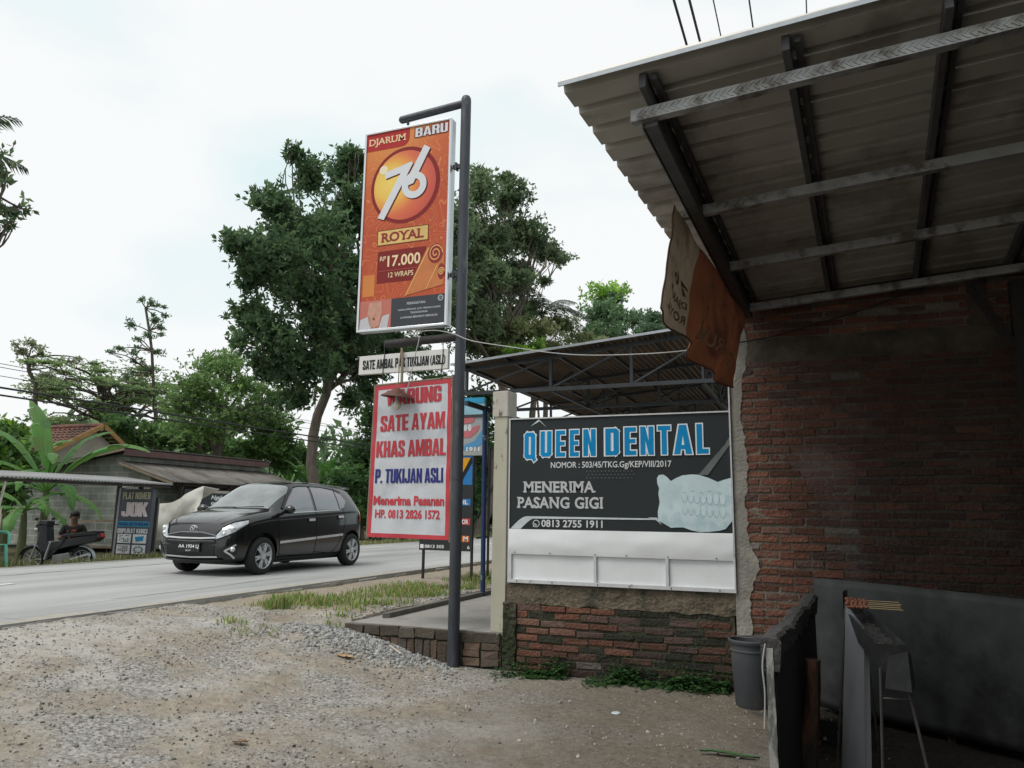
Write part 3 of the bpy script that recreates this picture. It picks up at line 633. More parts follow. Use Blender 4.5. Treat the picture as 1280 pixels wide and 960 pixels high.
mb = MB(); poly(mb, [(.20, 0.94), (.275, 1.0), (.285, 1.0), (.36, .925), (.29, .985)], .0045); mb.build('silver_peak', MATS['silver swoosh'], db)
mb = MB(); poly(mb, [(1.72, .48), (1.80, .48), (1.985, .73), (1.985, .80), (1.95, .74)], .0045); mb.build('grey_streak', mat('grey streak', (.13, .145, .145), .5, var=.3, scale=4), db)
mb = MB()
tm = [(1.368, .455), (1.385, .482), (1.425, .487), (1.457, .463), (1.487, .43), (1.53, .455), (1.585, .478), (1.66, .486), (1.72, .483), (1.80, .458), (1.878, .422), (1.93, .44), (1.985, .455), (1.985, .10), (1.93, .035), (1.88, .02), (1.80, .01), (1.72, .006), (1.65, .018), (1.58, .042), (1.53, .04), (1.48, .036), (1.42, .07), (1.372, .095), (1.37, .17), (1.388, .25), (1.378, .32), (1.385, .37), (1.37, .41)]
poly(mb, tm, .006); mb.build('denture_picture', mat('pale cyan print', (.54, .66, .69), .5, var=.10, scale=4, col2=(.42, .56, .60), mscale=5), db)
mb = MB(); tooth = []
for i in range(7):
    for j in range(2):
        cx, cz = 1.60 + .052 * i, .30 - .105 * j - .004 * i; tooth.append((cx, cz, .024 - .002 * j, .046)); V = []
        for q in range(19):
            t = R_(170 + 200 * q / 18)
            for k in (1, 1.16): V.append(sp_(cx + (.024 - .002 * j) * k * math.cos(t), cz + .046 * k * math.sin(t), .0066))
        mb.add(V, [(2 * q, 2 * q + 1, 2 * q + 3, 2 * q + 2) for q in range(18)])
for i in range(5): ring(mb, 1.60 + .07 * i, .32 + .012 * (i % 2), .012, .018, .0066, 8, 20, 150)
mb.build('tooth_outlines', mat('tooth outline print', (.34, .48, .53), .5), db)
mb = MB()
for k, (cx, cz, rx, rz_) in enumerate(tooth): disc(mb, cx, cz, rx * .94, rz_ * .94, .0062 + .00003 * k, 16)
mb.build('teeth', mat('tooth print', (.55, .67, .70), .5), db)
mb = MB()
for i in range(13):
    for j in range(3): disc(mb, .95 + .028 * i + .014 * (j % 2), .965 + .016 * j, .004, .004, .0045, 6); disc(mb, .74 + .034 * i + .017 * (j % 2), .46 + .03 * j, .008, .008, .0045, 6)
mb.build('dot_pattern', mat('dot print', (.075, .082, .086), .5), db)
# plain white sheet metal strip below the print
shm = mat('white sheet metal', (.74, .755, .77), .42, var=.06, scale=2.5, bump=.06, bscale=5)
mb = MB(); mb.grid(lambda u, v: (SX0 + W_ * u, SY - .010 - .012 * math.sin(v * math.pi) - .006 * mnoise.noise((u * 7, v * 2, 3)) - .010 * mnoise.noise((u * 2.2, v, 5)), 1.03 + .222 * v), 60, 10); mb.build('upper_sheet', shm, db, smooth=True)
mb = MB(); mb.grid(lambda u, v: (SX0 + W_ * u, SY + .012 - .004 * mnoise.noise((u * 6, v * 2, 8)), .79 + .25 * v), 50, 6); mb.build('lower_sheet', shm, db, smooth=True)
mb = MB(); mb.box((SX0, SY - .012, .775), (SX1, SY + .03, .805))
for f in (.0, .402, .718): mb.box((SX0 + W_ * f + .001, SY - .012, .8052), (SX0 + W_ * f + .026, SY + .012, 1.029))
mb.build('sheet_frame', frm, db)
mb = MB()
for f in (.03, .2, .41, .55, .73, .93):
    mb.sph((SX0 + W_ * f, SY - .016, 1.045), .006, 6, 4); mb.sph((SX0 + W_ * f + .02, SY - .014, .79), .006, 6, 4)
mb.build('rivet', mat('rusty iron', (0, 0, 0)), db)

# ------------------------------------------------------------------ metal canopy over the grill place
CT, CS = .07, .07
def cz_(x, y, d=0.0): return 3.20 + CT * (x + .528) - CS * (y - 6.7) + d
can = thing('metal_canopy', 'low grey corrugated metal canopy on dark steel rafters fixed to the brick wall', 'canopy', (1.5, 4.9, 3.2))
CY0, CY1, CX1 = 3.21, 6.68, 4.2
def cx_left(y): return -1.06 + .09 * (y - 3.21)
def sheet_mat():
    m = mat('ribbed zinc sheet', (.50, .48, .43), .5, var=.12, scale=3, metal=.25, col2=(.33, .30, .26), mscale=2, bump=.05)
    return m
mb = MB(); rows = []; y = CY0; pitch = .192
prof = [(0, 0), (.010, .032), (.052, .032), (.062, 0)]
i = 0
while y < CY1:
    for dy, dz in prof:
        if y + dy <= CY1 + .1: rows.append((y + dy, dz))
    y += pitch
V = []; nx_ = 26
for yy, dz in rows:
    for k in range(nx_ + 1):
        x = cx_left(yy) + (CX1 - cx_left(yy)) * k / nx_; V.append((x, yy, cz_(x, yy, dz) + .004 * mnoise.noise((x * 2, yy * 3, 1))))
mb.add(V, [(j * (nx_ + 1) + i, j * (nx_ + 1) + i + 1, (j + 1) * (nx_ + 1) + i + 1, (j + 1) * (nx_ + 1) + i) for j in range(len(rows) - 1) for i in range(nx_)])
rs = mb.build('roof_sheet', sheet_mat(), can)
so_ = rs.modifiers.new('thickness', 'SOLIDIFY'); so_.thickness = .0035; so_.offset = 1
mb = MB(); mb.beam((cx_left(CY0) - .005, CY0 - .006, cz_(cx_left(CY0), CY0, .004)), (CX1, CY0 - .006, cz_(CX1, CY0, .004)), .006, .022); mb.build('eave_trim', GALV, can)
RAFT = mat('grey rafter steel', (.075, .076, .078), .5, var=.25, scale=8, spec=.4)
rafx = lambda k, y: -.68 + .63 * k + .057 * (y - 3.18)
for k in range(8):
    mb = MB(); y0, y1 = 3.27, 6.66; x0, x1 = rafx(k, y0), rafx(k, y1)
    mb.beam((x0, y0, cz_(x0, y0, -.040)), (x1, y1, cz_(x1, y1, -.040)), .034, .074)
    mb.beam((x0 + .05, y0 + .02, cz_(x0 + .05, y0, -.022)), (x1 + .05, y1, cz_(x1 + .05, y1, -.022)), 0.028, .030); mb.build('rafter', RAFT, can, bevel=.004)
def channel(y, k0=0):
    "C-channel purlin hung under the rafters, open side down, with pressed chevrons on its face"
    x0, x1 = rafx(0, y) - .10, CX1 - .1; dz = -.080
    mb = MB(); A = (x0, y, cz_(x0, y, dz)); B = (x1, y, cz_(x1, y, dz))
    mb.hexa([(x0, y - .022, cz_(x0, y, dz - .060)), (x1, y - .022, cz_(x1, y, dz - .060)), (x1, y - .018, cz_(x1, y, dz - .060)), (x0, y - .018, cz_(x0, y, dz - .060)),
             (x0, y - .022, cz_(x0, y, dz)), (x1, y - .022, cz_(x1, y, dz)), (x1, y - .018, cz_(x1, y, dz)), (x0, y - .018, cz_(x0, y, dz))])
    for zz in (-.060, -.003):
        mb.hexa([(x0, y - .0178, cz_(x0, y, dz + zz)), (x1, y - .0178, cz_(x1, y, dz + zz)), (x1, y + .03, cz_(x1, y, dz + zz)), (x0, y + .03, cz_(x0, y, dz + zz)),
                 (x0, y - .0178, cz_(x0, y, dz + zz + .003)), (x1, y - .0178, cz_(x1, y, dz + zz + .003)), (x1, y + .03, cz_(x1, y, dz + zz + .003)), (x0, y + .03, cz_(x0, y, dz + zz + .003))])
    p = mb.build('purlin', mat('zinc channel', (.46, .465, .455), .42, var=.15, scale=12, metal=.45, col2=(.18, .16, .14), mscale=5), can)
    mb = MB(); x = x0 + .03
    while x < min(x1, 2.2):
        z = cz_(x, y, dz - .030); w = .008
        for s in (-1, 1):
            mb.hexa([(x, y - .0265, z), (x + w, y - .0265, z), (x + w, y - .0222, z), (x, y - .0222, z),
                     (x + .024, y - .0265, z + s * .020), (x + .024 + w, y - .0265, z + s * .020), (x + .024 + w, y - .0222, z + s * .020), (x + .024, y - .0222, z + s * .020)])
        x += .030
    mb.build('pressed_chevrons', MATS['zinc channel'], p)
for y in (3.44, 4.57, 5.53, 6.50): channel(y)
mb = MB(); y0, y1 = 3.46, 6.62; x0, x1 = rafx(0, y0) - .01, rafx(0, y1) - .01
mb.beam((x0, y0, cz_(x0, y0, -.125)), (x1, y1, cz_(x1, y1, -.125)), .066, .08); mb.beam((x0 - .040, y0, cz_(x0, y0, -.125)), (x1 - .040, y1, cz_(x1, y1, -.125)), .010, .09)
mb.build('edge_beam', RAFT, can, bevel=.004)
# wooden post and brace that carry the canopy at the right
mb = MB(); mb.beam((1.40, 6.38, 0), (1.40, 6.38, 3.12), .09, .09); mb.beam((1.36, 6.38, 2.62), (1.10, 6.36, 3.10), .06, .05); mb.beam((1.44, 6.38, 2.75), (1.70, 6.36, 3.12), .06, .05)
sw = mat('sooty wood', (.035, .028, .024), .9, var=.35, scale=6, stretch=(6, 6, .6))
mb.build('post', sw, can, bevel=.005)
mb = MB(); mb.box((2.75, 2.6, -.05), (2.87, 6.69, 3.5))  # out of view, added to block light from the right
tag(mb.build('side_light_blocker', sw, label='unseen dark wall added to keep light out of the grill place from the right', cat='wall'))

# faded cloth banner on the edge beam, seen from behind
fb = thing('cloth_banner', 'faded red and cream cloth banner seen from behind below the canopy edge', 'banner', (-.65, 5.2, 2.4))
TA, TB = Vector((-.735, 4.46, 3.245)), Vector((-.50, 6.62, 3.06)); BD, BE = Vector((-.83, 4.02, 2.50)), Vector((-.60, 6.05, 2.37))
def ban(u, v, d=0.0):
    p = (TA.lerp(TB, u)).lerp(BD.lerp(BE, u), v)
    f = .030 * math.sin(u * 17 + v * 2) * (.35 + v) + .05 * math.sin(u * 5.5 + 1) * v + .012 * mnoise.noise((u * 6, v * 5, 2))
    sag = -.035 * math.sin((u * 3 % 1) * math.pi) * (1 - v)
    return (p.x + f + d, p.y + .015 * math.sin(v * 7 + u * 9), p.z + sag * .4)
clr = mat('faded red cloth', (.33, .115, .058), .9, var=.25, scale=3, trans=.15, col2=(.17, .062, .04), mscale=2.5)
clc = mat('faded cream cloth', (.40, .31, .215), .9, var=.2, scale=3, trans=.2, col2=(.21, .155, .11), mscale=2.5)
split = .29
mb = MB(); mb.grid(lambda u, v: ban(u * split, v), 24, 22); mb.build('cream_cloth', clc, fb, smooth=True)
mb = MB(); mb.grid(lambda u, v: ban(split + (1 - split) * u, v), 46, 22); mb.build('red_cloth', clr, fb, smooth=True)
mb = MB(); mb.tube([ban(0, v / 20) for v in range(21)], .006, 6); mb.tube([ban(u / 30, 1) for u in range(31)], .006, 6); mb.build('hem', mat('brown hem', (.10, .05, .035), .9), fb, smooth=True)
def bw(u0, v0, su, sv):
    return lambda x, y, dz: ban(u0 - x * su, v0 - y * sv, .006 + dz)
text('DJARUM', (0, 0, 0), (1, 0, 0), (0, 0, 1), 1, 1, mat('faded gold print', (.58, .37, .20), .85), fb, bold=.01, warp=bw(.955, .82, .42, .23))
mb = MB()
def bring(cu, cv, ru, rv, w, a0, a1, n=30):
    V = []
    for i in range(n + 1):
        t = R_(a0 + (a1 - a0) * i / n)
        for k in (1, 1 - w): V.append(ban(cu + ru * k * math.cos(t), cv + rv * k * math.sin(t), .007))
    mb.add(V, [(2 * i, 2 * i + 1, 2 * i + 3, 2 * i + 2) for i in range(n)])
bring(.52, .48, .13, .30, .06, 40, 330); bring(.50, .53, .045, .10, .35, 0, 360); bring(.56, .50, .14, .34, .05, 95, 260)
mb.build('gold_emblem', MATS['faded gold print'], fb)
bk = mat('faded brown print', (.16, .10, .07), .9)
for i, t in enumerate(('76', 'DJARUM', 'ROYAL')): text(t, (0, 0, 0), (1, 0, 0), (0, 0, 1), 1, 1, bk, fb, bold=.02, warp=bw(.27, .62 + .14 * i, .20, .09))

# ------------------------------------------------------------------ carport roof behind the billboard
cp_ = thing('carport', 'long lean-to carport of dark steel trusses and corrugated roof behind the dental billboard', 'carport', (-2.3, 11, .32))
CSL = .086
def rz(x): return 3.275 + CSL * (x + 4.2)
mb = MB(); V = []; ny = 2; xs = np.arange(-4.34, .6, .038)
for i, x in enumerate(xs):
    for y in (8.72, 25.0): V.append((x, y, rz(x) + .012 * math.cos(i * math.pi)))
mb.add(V, [(2 * i, 2 * i + 2, 2 * i + 3, 2 * i + 1) for i in range(len(xs) - 1)])
r_ = mb.build('roof_sheet', mat('rusty roof underside', (.19, .14, .10), .7, var=.2, scale=2, col2=(.11, .085, .07), mscale=1.2, metal=.15), cp_)
s2 = r_.modifiers.new('thickness', 'SOLIDIFY'); s2.thickness = .004
mb = MB(); mb.beam((-4.34, 8.71, rz(-4.34) + .002), (.6, 8.71, rz(.6) + .002), .006, .03); mb.build('roof_edge', GALV, cp_)
BCH = 2.915
for k, y in enumerate((8.92, 10.6, 12.3, 14.0, 15.8, 18.0, 20.4, 23.0)):
    mb = MB(); mb.beam((-4.22, y, BCH), (-.25, y, BCH + .01), .035, .045); mb.beam((-4.22, y, rz(-4.22) - .05), (.5, y, rz(.5) - .05), .035, .045)
    xs_ = [-4.2, -3.05, -2.03, -1.0]
    for i, x in enumerate(xs_):
        mb.beam((x, y, BCH + .02), (x, y, rz(x) - .07), .034, .034)
        if i < 3:
            a, b = ((x + .03, y, BCH + .03), (xs_[i + 1] - .03, y, rz(xs_[i + 1]) - .08)); mb.beam(a, b, .022, .022)
    mb.build('truss', DARKMETAL, cp_)
for x in (-3.05, -1.2):
    mb = MB(); zt = rz(x) - .085; mb.beam((x, 8.95, BCH - .01), (x, 16.2, BCH - .01), .034, .034)
    ys = [8.95 + .85 * i for i in range(9)]
    for i in range(8):
        mb.beam((x, ys[i], BCH), (x, ys[i], zt), .024, .024); mb.beam((x, ys[i], BCH if i % 2 == 0 else zt), (x, ys[i + 1], zt if i % 2 == 0 else BCH), .022, .022)
    mb.build('lengthwise_truss', DARKMETAL, cp_)
for x in (-4.2, -3.6, -3.0, -2.4, -1.8, -1.2, -.6):
    MB().beam((x, 8.76, rz(x) - .022), (x, 24.9, rz(x) - .022), .03, .026).build('purlin', DARKMETAL, cp_)
mb = MB(); mb.beam((-4.2, 8.92, 2.79), (-4.2, 16.2, 2.79), .045, .06); mb.build('eave_beam', DARKMETAL, cp_)
bpm = mat('chipped blue paint', (.012, .032, .10), .5, var=.15, scale=8, col2=(.20, .20, .19), mscale=6, mpos=(.60, .64))
mb = MB(); mb.cyl((-4.155, 9.45, .30), (-4.17, 9.45, 2.78), .032, n=14); mb.cyl((-4.16, 9.45, 1.50), (-4.16, 9.45, 1.56), .037, n=14); mb.build('post', bpm, cp_, smooth=True)
mb = MB(); mb.cyl((-4.17, 16, .30), (-4.17, 16, 2.78), .032, n=12); mb.build('post', bpm, cp_, smooth=True)

# ------------------------------------------------------------------ unseen blockers added for the light: roof behind the camera, block beside the carport
fs = thing('shade_blocker', 'unseen roof and walls added behind the camera to darken the grill place', 'stall', (2.0, -2.5, 0))  # out of view, added to shade the grill and the brick wall
mb = MB(); mb.hexa([(-1.3, -7, 3.0), (6, -7, 3.3), (6, .5, 3.35), (-1.3, .5, 3.05), (-1.3, -7, 3.03), (6, -7, 3.33), (6, .5, 3.38), (-1.3, .5, 3.08)]); mb.build('roof', MATS['ribbed zinc sheet'], fs)
mb = MB(); mb.box((-1.2, -7, 0), (6, -6.9, 3.0)); mb.build('back_wall', sw, fs)
mb = MB(); mb.box((2.75, -6.9, -.05), (2.87, 2.59, 3.1)); mb.build('side_wall', sw, fs)
for x, y in ((-1.15, .2), (-1.15, -3)): MB().beam((x, y, 0), (x, y, 3.05), .1, .1).build('post', sw, fs)
cl_ = thing('reflection_blocker', 'plain unseen block added beside the carport to darken the reflections in the car', 'building', (3.5, 14, .3))  # hidden block, added so the car side mirrors something dark
mb = MB(); mb.box((-.15, 7.1, .3), (7, 24, 3.15)); mb.build('wall', mat('grey green plaster', (.20, .22, .20), .9, var=.15, scale=2), cl_)
mb = MB(); mb.box((-.17, 9.5, .35), (-.151, 10.5, 2.3)); mb.box((-.17, 12, 1.0), (-.151, 14, 2.2)); mb.build('door_and_window', GLASSD if 'GLASSD' in globals() else mat('dark glazing', (.03, .035, .04), .1), cl_)
# ------------------------------------------------------------------ steel signpost with its two arms
PX, PY = -3.185, 6.60
pol = thing('sign_pole', 'tall dark steel pole with two short arms standing in the gravel', 'pole', (PX, PY, 0))
mb = MB(); mb.tube([(PX, PY, -.1), (PX, PY, 1.72)], .0545, 24); mb.tube([(PX, PY, 1.725), (PX, PY, 5.56)], .052, 24)
mb.lathe([(.052, 5.56), (.050, 5.59), (.038, 5.615), (.018, 5.627), (0, 5.63)], (PX, PY, 0), 24); mb.tube([(PX, PY, 1.70), (PX, PY, 1.735)], .0575, 24); mb.build('upright', STEEL, pol, smooth=True)
mb = MB(); mb.tube([(PX + .0, PY, 5.545), (-3.93, PY, 5.50)], .040, 18); mb.sph((-3.93, PY, 5.50), .040, 14, 8); mb.cyl((-3.86, PY, 5.37), (-3.86, PY, 5.48), .014, n=10); mb.build('arm', STEEL, pol, smooth=True)
mb = MB(); mb.tube([(PX, PY, 3.085), (-4.0, PY, 3.07)], .042, 18); mb.sph((-4.0, PY, 3.07), .042, 14, 8); mb.build('arm', mat('sooty steel', (.035, .032, .032), .7, var=.3, scale=10), pol, smooth=True)
for z in (4.86, 3.72):
    mb = MB(); mb.box((-3.31, PY - .02, z - .02), (PX - .04, PY + .02, z + .02)); mb.box((-3.285, PY - .03, z - .035), (-3.265, PY + .03, z + .04)); mb.build('bracket', DARKMETAL, pol)

# ------------------------------------------------------------------ tall advertising light box
AX0, AX1, AZ0, AZ1 = -4.345, -3.315, 3.20, 5.385
AY0, AY1 = PY - .05, PY + .05
AW, AH = AX1 - AX0, AZ1 - AZ0
adv = thing('advertising_light_box', 'tall orange 76 ROYAL advertising box hanging at the top of the pole', 'sign', (-3.83, PY, AZ0))
def ap(u, v, d=0.0): return (AX0 + u, AY0 - d, AZ0 + v)
def poster_mat():
    m = bpy.data.materials.new('orange poster print'); m.use_nodes = True; n, l = m.node_tree.nodes, m.node_tree.links
    b = n['Principled BSDF']; b.inputs['Roughness'].default_value = .4; b.inputs['Specular IOR Level'].default_value = .35
    t = n.new('ShaderNodeTexCoord'); mp = n.new('ShaderNodeMapping'); mp.inputs['Location'].default_value = (.22, 0, -1.62); mp.inputs['Scale'].default_value = (.9, 0, .62); l.new(t.outputs['Object'], mp.inputs[0])
    ln = n.new('ShaderNodeVectorMath'); ln.operation = 'LENGTH'; l.new(mp.outputs[0], ln.inputs[0])
    r = n.new('ShaderNodeValToRGB'); e = r.color_ramp.elements; e[0].position = .0; e[0].color = (.72, .42, .10, 1); e[1].position = .95; e[1].color = (.46, .075, .025, 1)
    k = e.new(.35); k.color = (.66, .25, .055, 1); k2 = e.new(.65); k2.color = (.56, .125, .035, 1); l.new(ln.outputs['Value'], r.inputs[0])
    nz = n.new('ShaderNodeTexNoise'); nz.inputs['Scale'].default_value = 3.6; nz.inputs['Detail'].default_value = 1.0; nz.inputs['Distortion'].default_value = .7; l.new(t.outputs['Object'], nz.inputs['Vector'])
    a = n.new('ShaderNodeMath'); a.operation = 'MULTIPLY'; a.inputs[1].default_value = 13; l.new(nz.outputs[0], a.inputs[0])
    f = n.new('ShaderNodeMath'); f.operation = 'FRACT'; l.new(a.outputs[0], f.inputs[0])
    w = n.new('ShaderNodeValToRGB'); w.color_ramp.elements[0].position = .0; w.color_ramp.elements[0].color = (.55, .55, .55, 1); w.color_ramp.elements[1].position = .16; w.color_ramp.elements[1].color = (0, 0, 0, 1); l.new(f.outputs[0], w.inputs[0])
    x = n.new('ShaderNodeMix'); x.data_type = 'RGBA'; l.new(w.outputs[0], x.inputs[0]); l.new(r.outputs[0], x.inputs[6]); x.inputs[7].default_value = (.78, .36, .14, 1)
    l.new(x.outputs[2], b.inputs['Base Color']); return m
MB().box((AX0 + .02, AY0, AZ0 + .02), (AX1 - .02, AY0 + .01, AZ1 - .02)).build('poster', poster_mat(), adv)
mb = MB(); mb.box((AX0 + .004, AY0 + .012, AZ0 + .004), (AX1 - .004, AY1, AZ1 - .004)); mb.build('box_body', mat('dull aluminium', (.52, .53, .54), .32, var=.12, scale=4, metal=.6, col2=(.30, .29, .27), mscale=3, mpos=(.5, .7), stretch=(1, 1, .4)), adv)
mb = MB()
for a, b in (((AX0, AZ0), (AX0 + .024, AZ1)), ((AX1 - .024, AZ0), (AX1, AZ1)), ((AX0 + .0242, AZ0), (AX1 - .0242, AZ0 + .024)), ((AX0 + .0242, AZ1 - .024), (AX1 - .0242, AZ1))):
    mb.box((a[0], AY0 - .012, a[1]), (b[0], AY0 + .0118, b[1]))
mb.build('frame', CHROME, adv, bevel=.003)
def pm_(name, pts, col, d, rough=.45): 
    mb = MB(); poly(mb, pts, d, ap); return mb.build(name, paint(name.replace('_', ' ') + ' print', col), adv)
rc = [(.026, AH - .026), (.026, AH - .215), (.45, AH - .215)] + [(.45 + .09 * math.sin(t), AH - .125 - .09 * math.cos(t)) for t in (.4, .8, 1.2, 1.57)] + [(.54, AH - .026)]
pm_('red_tab', rc, (.40, .028, .03), .002)
text('DJARUM', ap(.055, AH - .175, .003), U, Vv, .435, .098, paint('tab gold', (.80, .60, .36)), adv, bold=.012, serif=True)
text('BARU', ap(.61, AH - .145, .003), U, Vv, .375, .10, paint('grey white print', (.66, .66, .68)), adv, block=True, out=(.05, paint('maroon edge', (.16, .03, .04))))
ECX, ECZ, ER = .505, 1.535, .405
mb = MB(); disc(mb, ECX, ECZ, ER, ER * 1.03, .002, 60, ap); mb.build('emblem_ring', paint('maroon ring', (.22, .022, .025)), adv)
def sun_disc():
    m = bpy.data.materials.new('emblem print'); m.use_nodes = True; n, l = m.node_tree.nodes, m.node_tree.links
    t = n.new('ShaderNodeTexCoord'); mp = n.new('ShaderNodeMapping'); mp.inputs['Location'].default_value = (.18, 0, -1.58); mp.inputs['Scale'].default_value = (1, 0, 1); l.new(t.outputs['Object'], mp.inputs[0])
    ln = n.new('ShaderNodeVectorMath'); ln.operation = 'LENGTH'; l.new(mp.outputs[0], ln.inputs[0])
    r = n.new('ShaderNodeValToRGB'); r.color_ramp.interpolation = 'LINEAR'; e = r.color_ramp.elements; e[0].position = 0; e[0].color = (.82, .60, .12, 1); e[1].position = .62; e[1].color = (.44, .04, .03, 1)
    for p_, c in ((.17, (.78, .50, .08)), (.26, (.74, .30, .05)), (.36, (.64, .13, .045)), (.48, (.55, .075, .04))): k = e.new(p_); k.color = (*c, 1)
    l.new(ln.outputs['Value'], r.inputs[0]); l.new(r.outputs[0], n['Principled BSDF'].inputs['Base Color']); n['Principled BSDF'].inputs['Roughness'].default_value = .45; return m
mb = MB(); disc(mb, ECX - .005, ECZ, ER * .90, ER * .935, .003, 60, ap); mb.build('emblem_disc', sun_disc(), adv)
def emb(pts): return [(ECX + a, ECZ + b) for a, b in pts]
mb = MB(); ring(mb, ECX - .26, ECZ + .20, 0, .05, .0042, 20, 0, 360, ap); mb.build('sun_glint', paint('glint', (.80, .70, .48)), adv)
n7 = [(-.245, .165), (.075, .245), (.088, .22), (-.235, -.355), (-.31, -.325), (-.055, .135), (-.235, .095)]
s6 = [(.235, .395), (.30, .345), (.165, .105), (.13, .13), (.075, .13)]
for dd, col, nm in ((.0045, (.10, .02, .02), 'numeral_shadow'), (.0065, (.66, .67, .70), 'numeral')):
    mb = MB(); sh = (.012, -.012) if nm == 'numeral_shadow' else (0, 0)
    poly(mb, [(a + sh[0], b + sh[1]) for a, b in emb(n7)], dd, ap); poly(mb, [(a + sh[0], b + sh[1]) for a, b in emb([(.215, .405), (.285, .36), (.10, .0), (-.02, -.03)])], dd, ap)
    ring(mb, ECX + .11 + sh[0], ECZ - .02 + sh[1], .070, .145, dd + .0004, 30, 0, 360, ap); mb.build(nm, paint(nm + ' print', col), adv)
RZ = .985
mb = MB(); poly(mb, [(.20, RZ - .085), (.80, RZ - .085), (.80, RZ + .085), (.20, RZ + .085)], .002, ap); mb.build('plate_border', paint('plate brown', (.17, .05, .02)), adv)
mb = MB(); poly(mb, [(.21, RZ - .075), (.79, RZ - .075), (.79, RZ + .075), (.21, RZ + .075)], .003, ap); mb.build('gold_plate', mat('gold plate print', (.66, .45, .15), .45, var=.2, scale=4), adv)
text('ROYAL', ap(.255, RZ - .052, .003), U, Vv, .49, .105, DRED, adv, bold=.03, serif=True, spacing=1.05)
pm_('price_box', [(.215, .50), (.775, .50), (.775, .84), (.215, .84)], (.20, .022, .022), .002)
text('17.000', ap(.335, .665, .003), U, Vv, .38, .12, CREAM, adv, bold=.02); text('RP', ap(.245, .735, .003), U, Vv, .07, .05, CREAM, adv, bold=.01)
MB().box(ap(.235, .628, .0022)[:1] + (AY0 - .003, AZ0 + .626), (AX0 + .70, AY0 - .0022, AZ0 + .630)).build('rule_line', paint('thin rule', (.45, .12, .08)), adv)
text('12 WRAPS', ap(.35, .55, .003), U, Vv, .29, .055, CREAM, adv, bold=.01)
# rolled wrapper drawing
mb = MB(); poly(mb, [(.55, .34), (.78, .80), (.86, .86), (.97, .80), (.985, .70), (.985, .42), (.80, .385)], .004, ap); mb.build('wrap_drawing', mat('wrap print', (.52, .17, .05), .45, var=.2, scale=5), adv)
mb = MB(); disc(mb, .885, .75, .085, .105, .0046, 24, ap); disc(mb, .955, .555, .04, .085, .0046, 20, ap); mb.build('wrap_hollow', DRED, adv)
mb = MB()
for cx, cz, r in ((.885, .75, .085), (.955, .555, .04)):
    V = []
    for i in range(34):
        t = i * .38; k = r * (1 - i / 40); V += [ap(cx + k * math.cos(t), cz + 1.2 * k * math.sin(t), .0052), ap(cx + (k - .010) * math.cos(t), cz + 1.2 * (k - .010) * math.sin(t), .0052)]
    mb.add(V, [(2 * i, 2 * i + 1, 2 * i + 3, 2 * i + 2) for i in range(33)])
poly(mb, [(.55, .34), (.562, .34), (.815, .81), (.803, .815)], .005, ap); poly(mb, [(.78, .385), (.79, .385), (.915, .625), (.905, .63)], .005, ap); mb.build('wrap_outline', paint('wrap gold', (.70, .40, .14)), adv)
pm_('orange_plate', [(.05, .37), (.19, .37), (.19, .60), (.05, .60)], (.60, .22, .06), .002)
# health warning band
pm_('warning_band', [(.40, .026), (1.005, .026), (1.005, .325), (.40, .325)], (.055, .058, .068), .002)
pm_('warning_photo', [(.026, .026), (.398, .026), (.398, .325), (.026, .325)], (.50, .17, .13), .002)
pm_('shirt_picture', [(.026, .026), (.36, .026), (.38, .17), (.30, .15), (.26, .03), (.17, .03), (.13, .16), (.04, .13)], (.52, .52, .54), .003)
mb = MB(); poly(mb, [(.14, .30), (.28, .31), (.29, .2), (.26, .06), (.20, .035), (.15, .06), (.12, .18)], .0035, ap); mb.build('neck_picture', mat('skin print', (.50, .26, .19), .5, var=.25, scale=9), adv)
mb = MB(); disc(mb, .20, .13, .012, .014, .004, 12, ap); mb.build('wound_picture', paint('wound print', (.20, .03, .03)), adv)
LG = paint('light grey print', (.50, .52, .54))
text('PERINGATAN:', ap(.58, .245, .003), U, Vv, .21, .026, LG, adv, bold=.02)
text('KARENA MEROKOK, SAYA TERKENA KANKER', ap(.48, .185, .003), U, Vv, .48, .020, LG, adv); text('TENGGOROKAN.', ap(.62, .15, .003), U, Vv, .2, .020, LG, adv)
text('LAYANAN BERHENTI MEROKOK', ap(.51, .105, .003), U, Vv, .42, .020, LG, adv)
mb = MB(); ring(mb, .955, .285, .022, .030, .003, 20, 0, 360, ap); mb.build('age_mark', LG, adv); text('21+', ap(.938, .277, .003), U, Vv, .034, .017, LG, adv)

# ------------------------------------------------------------------ white name board on wires
nb = thing('name_board', 'narrow white SATE AMBAL board hanging from the lower arm of the pole', 'sign', (-3.8, PY, 2.77))
wbm = mat('white board', (.66, .65, .62), .55, var=.06, scale=3, col2=(.50, .47, .42), mscale=3, mpos=(.55, .8))
mb = MB(); mb.hexa([(-4.32, PY - .022, 2.765), (-3.305, PY - .022, 2.772), (-3.305, PY + .02, 2.772), (-4.32, PY + .02, 2.765), (-4.315, PY - .022, 2.955), (-3.305, PY - .022, 2.972), (-3.305, PY + .02, 2.972), (-4.315, PY + .02, 2.955)])
mb.build('board', wbm, nb, bevel=.004)
text('SATE AMBAL PAK TUKIJAN (ASLI)', (-4.27, PY - .0225, 2.805), (1, 0, .006), Vv, .935, .105, BLACK, nb, block=True, out=(.016, BLACK))
mb = MB()
for x in (-4.02, -3.36): mb.tube([(x, PY - .03, 3.06), (x + .002, PY - .028, 2.95), (x - .01, PY - .027, 2.77), (x - .012, PY - .02, 2.66)], .004, 6)
mb.build('wire', DARKMETAL, nb)

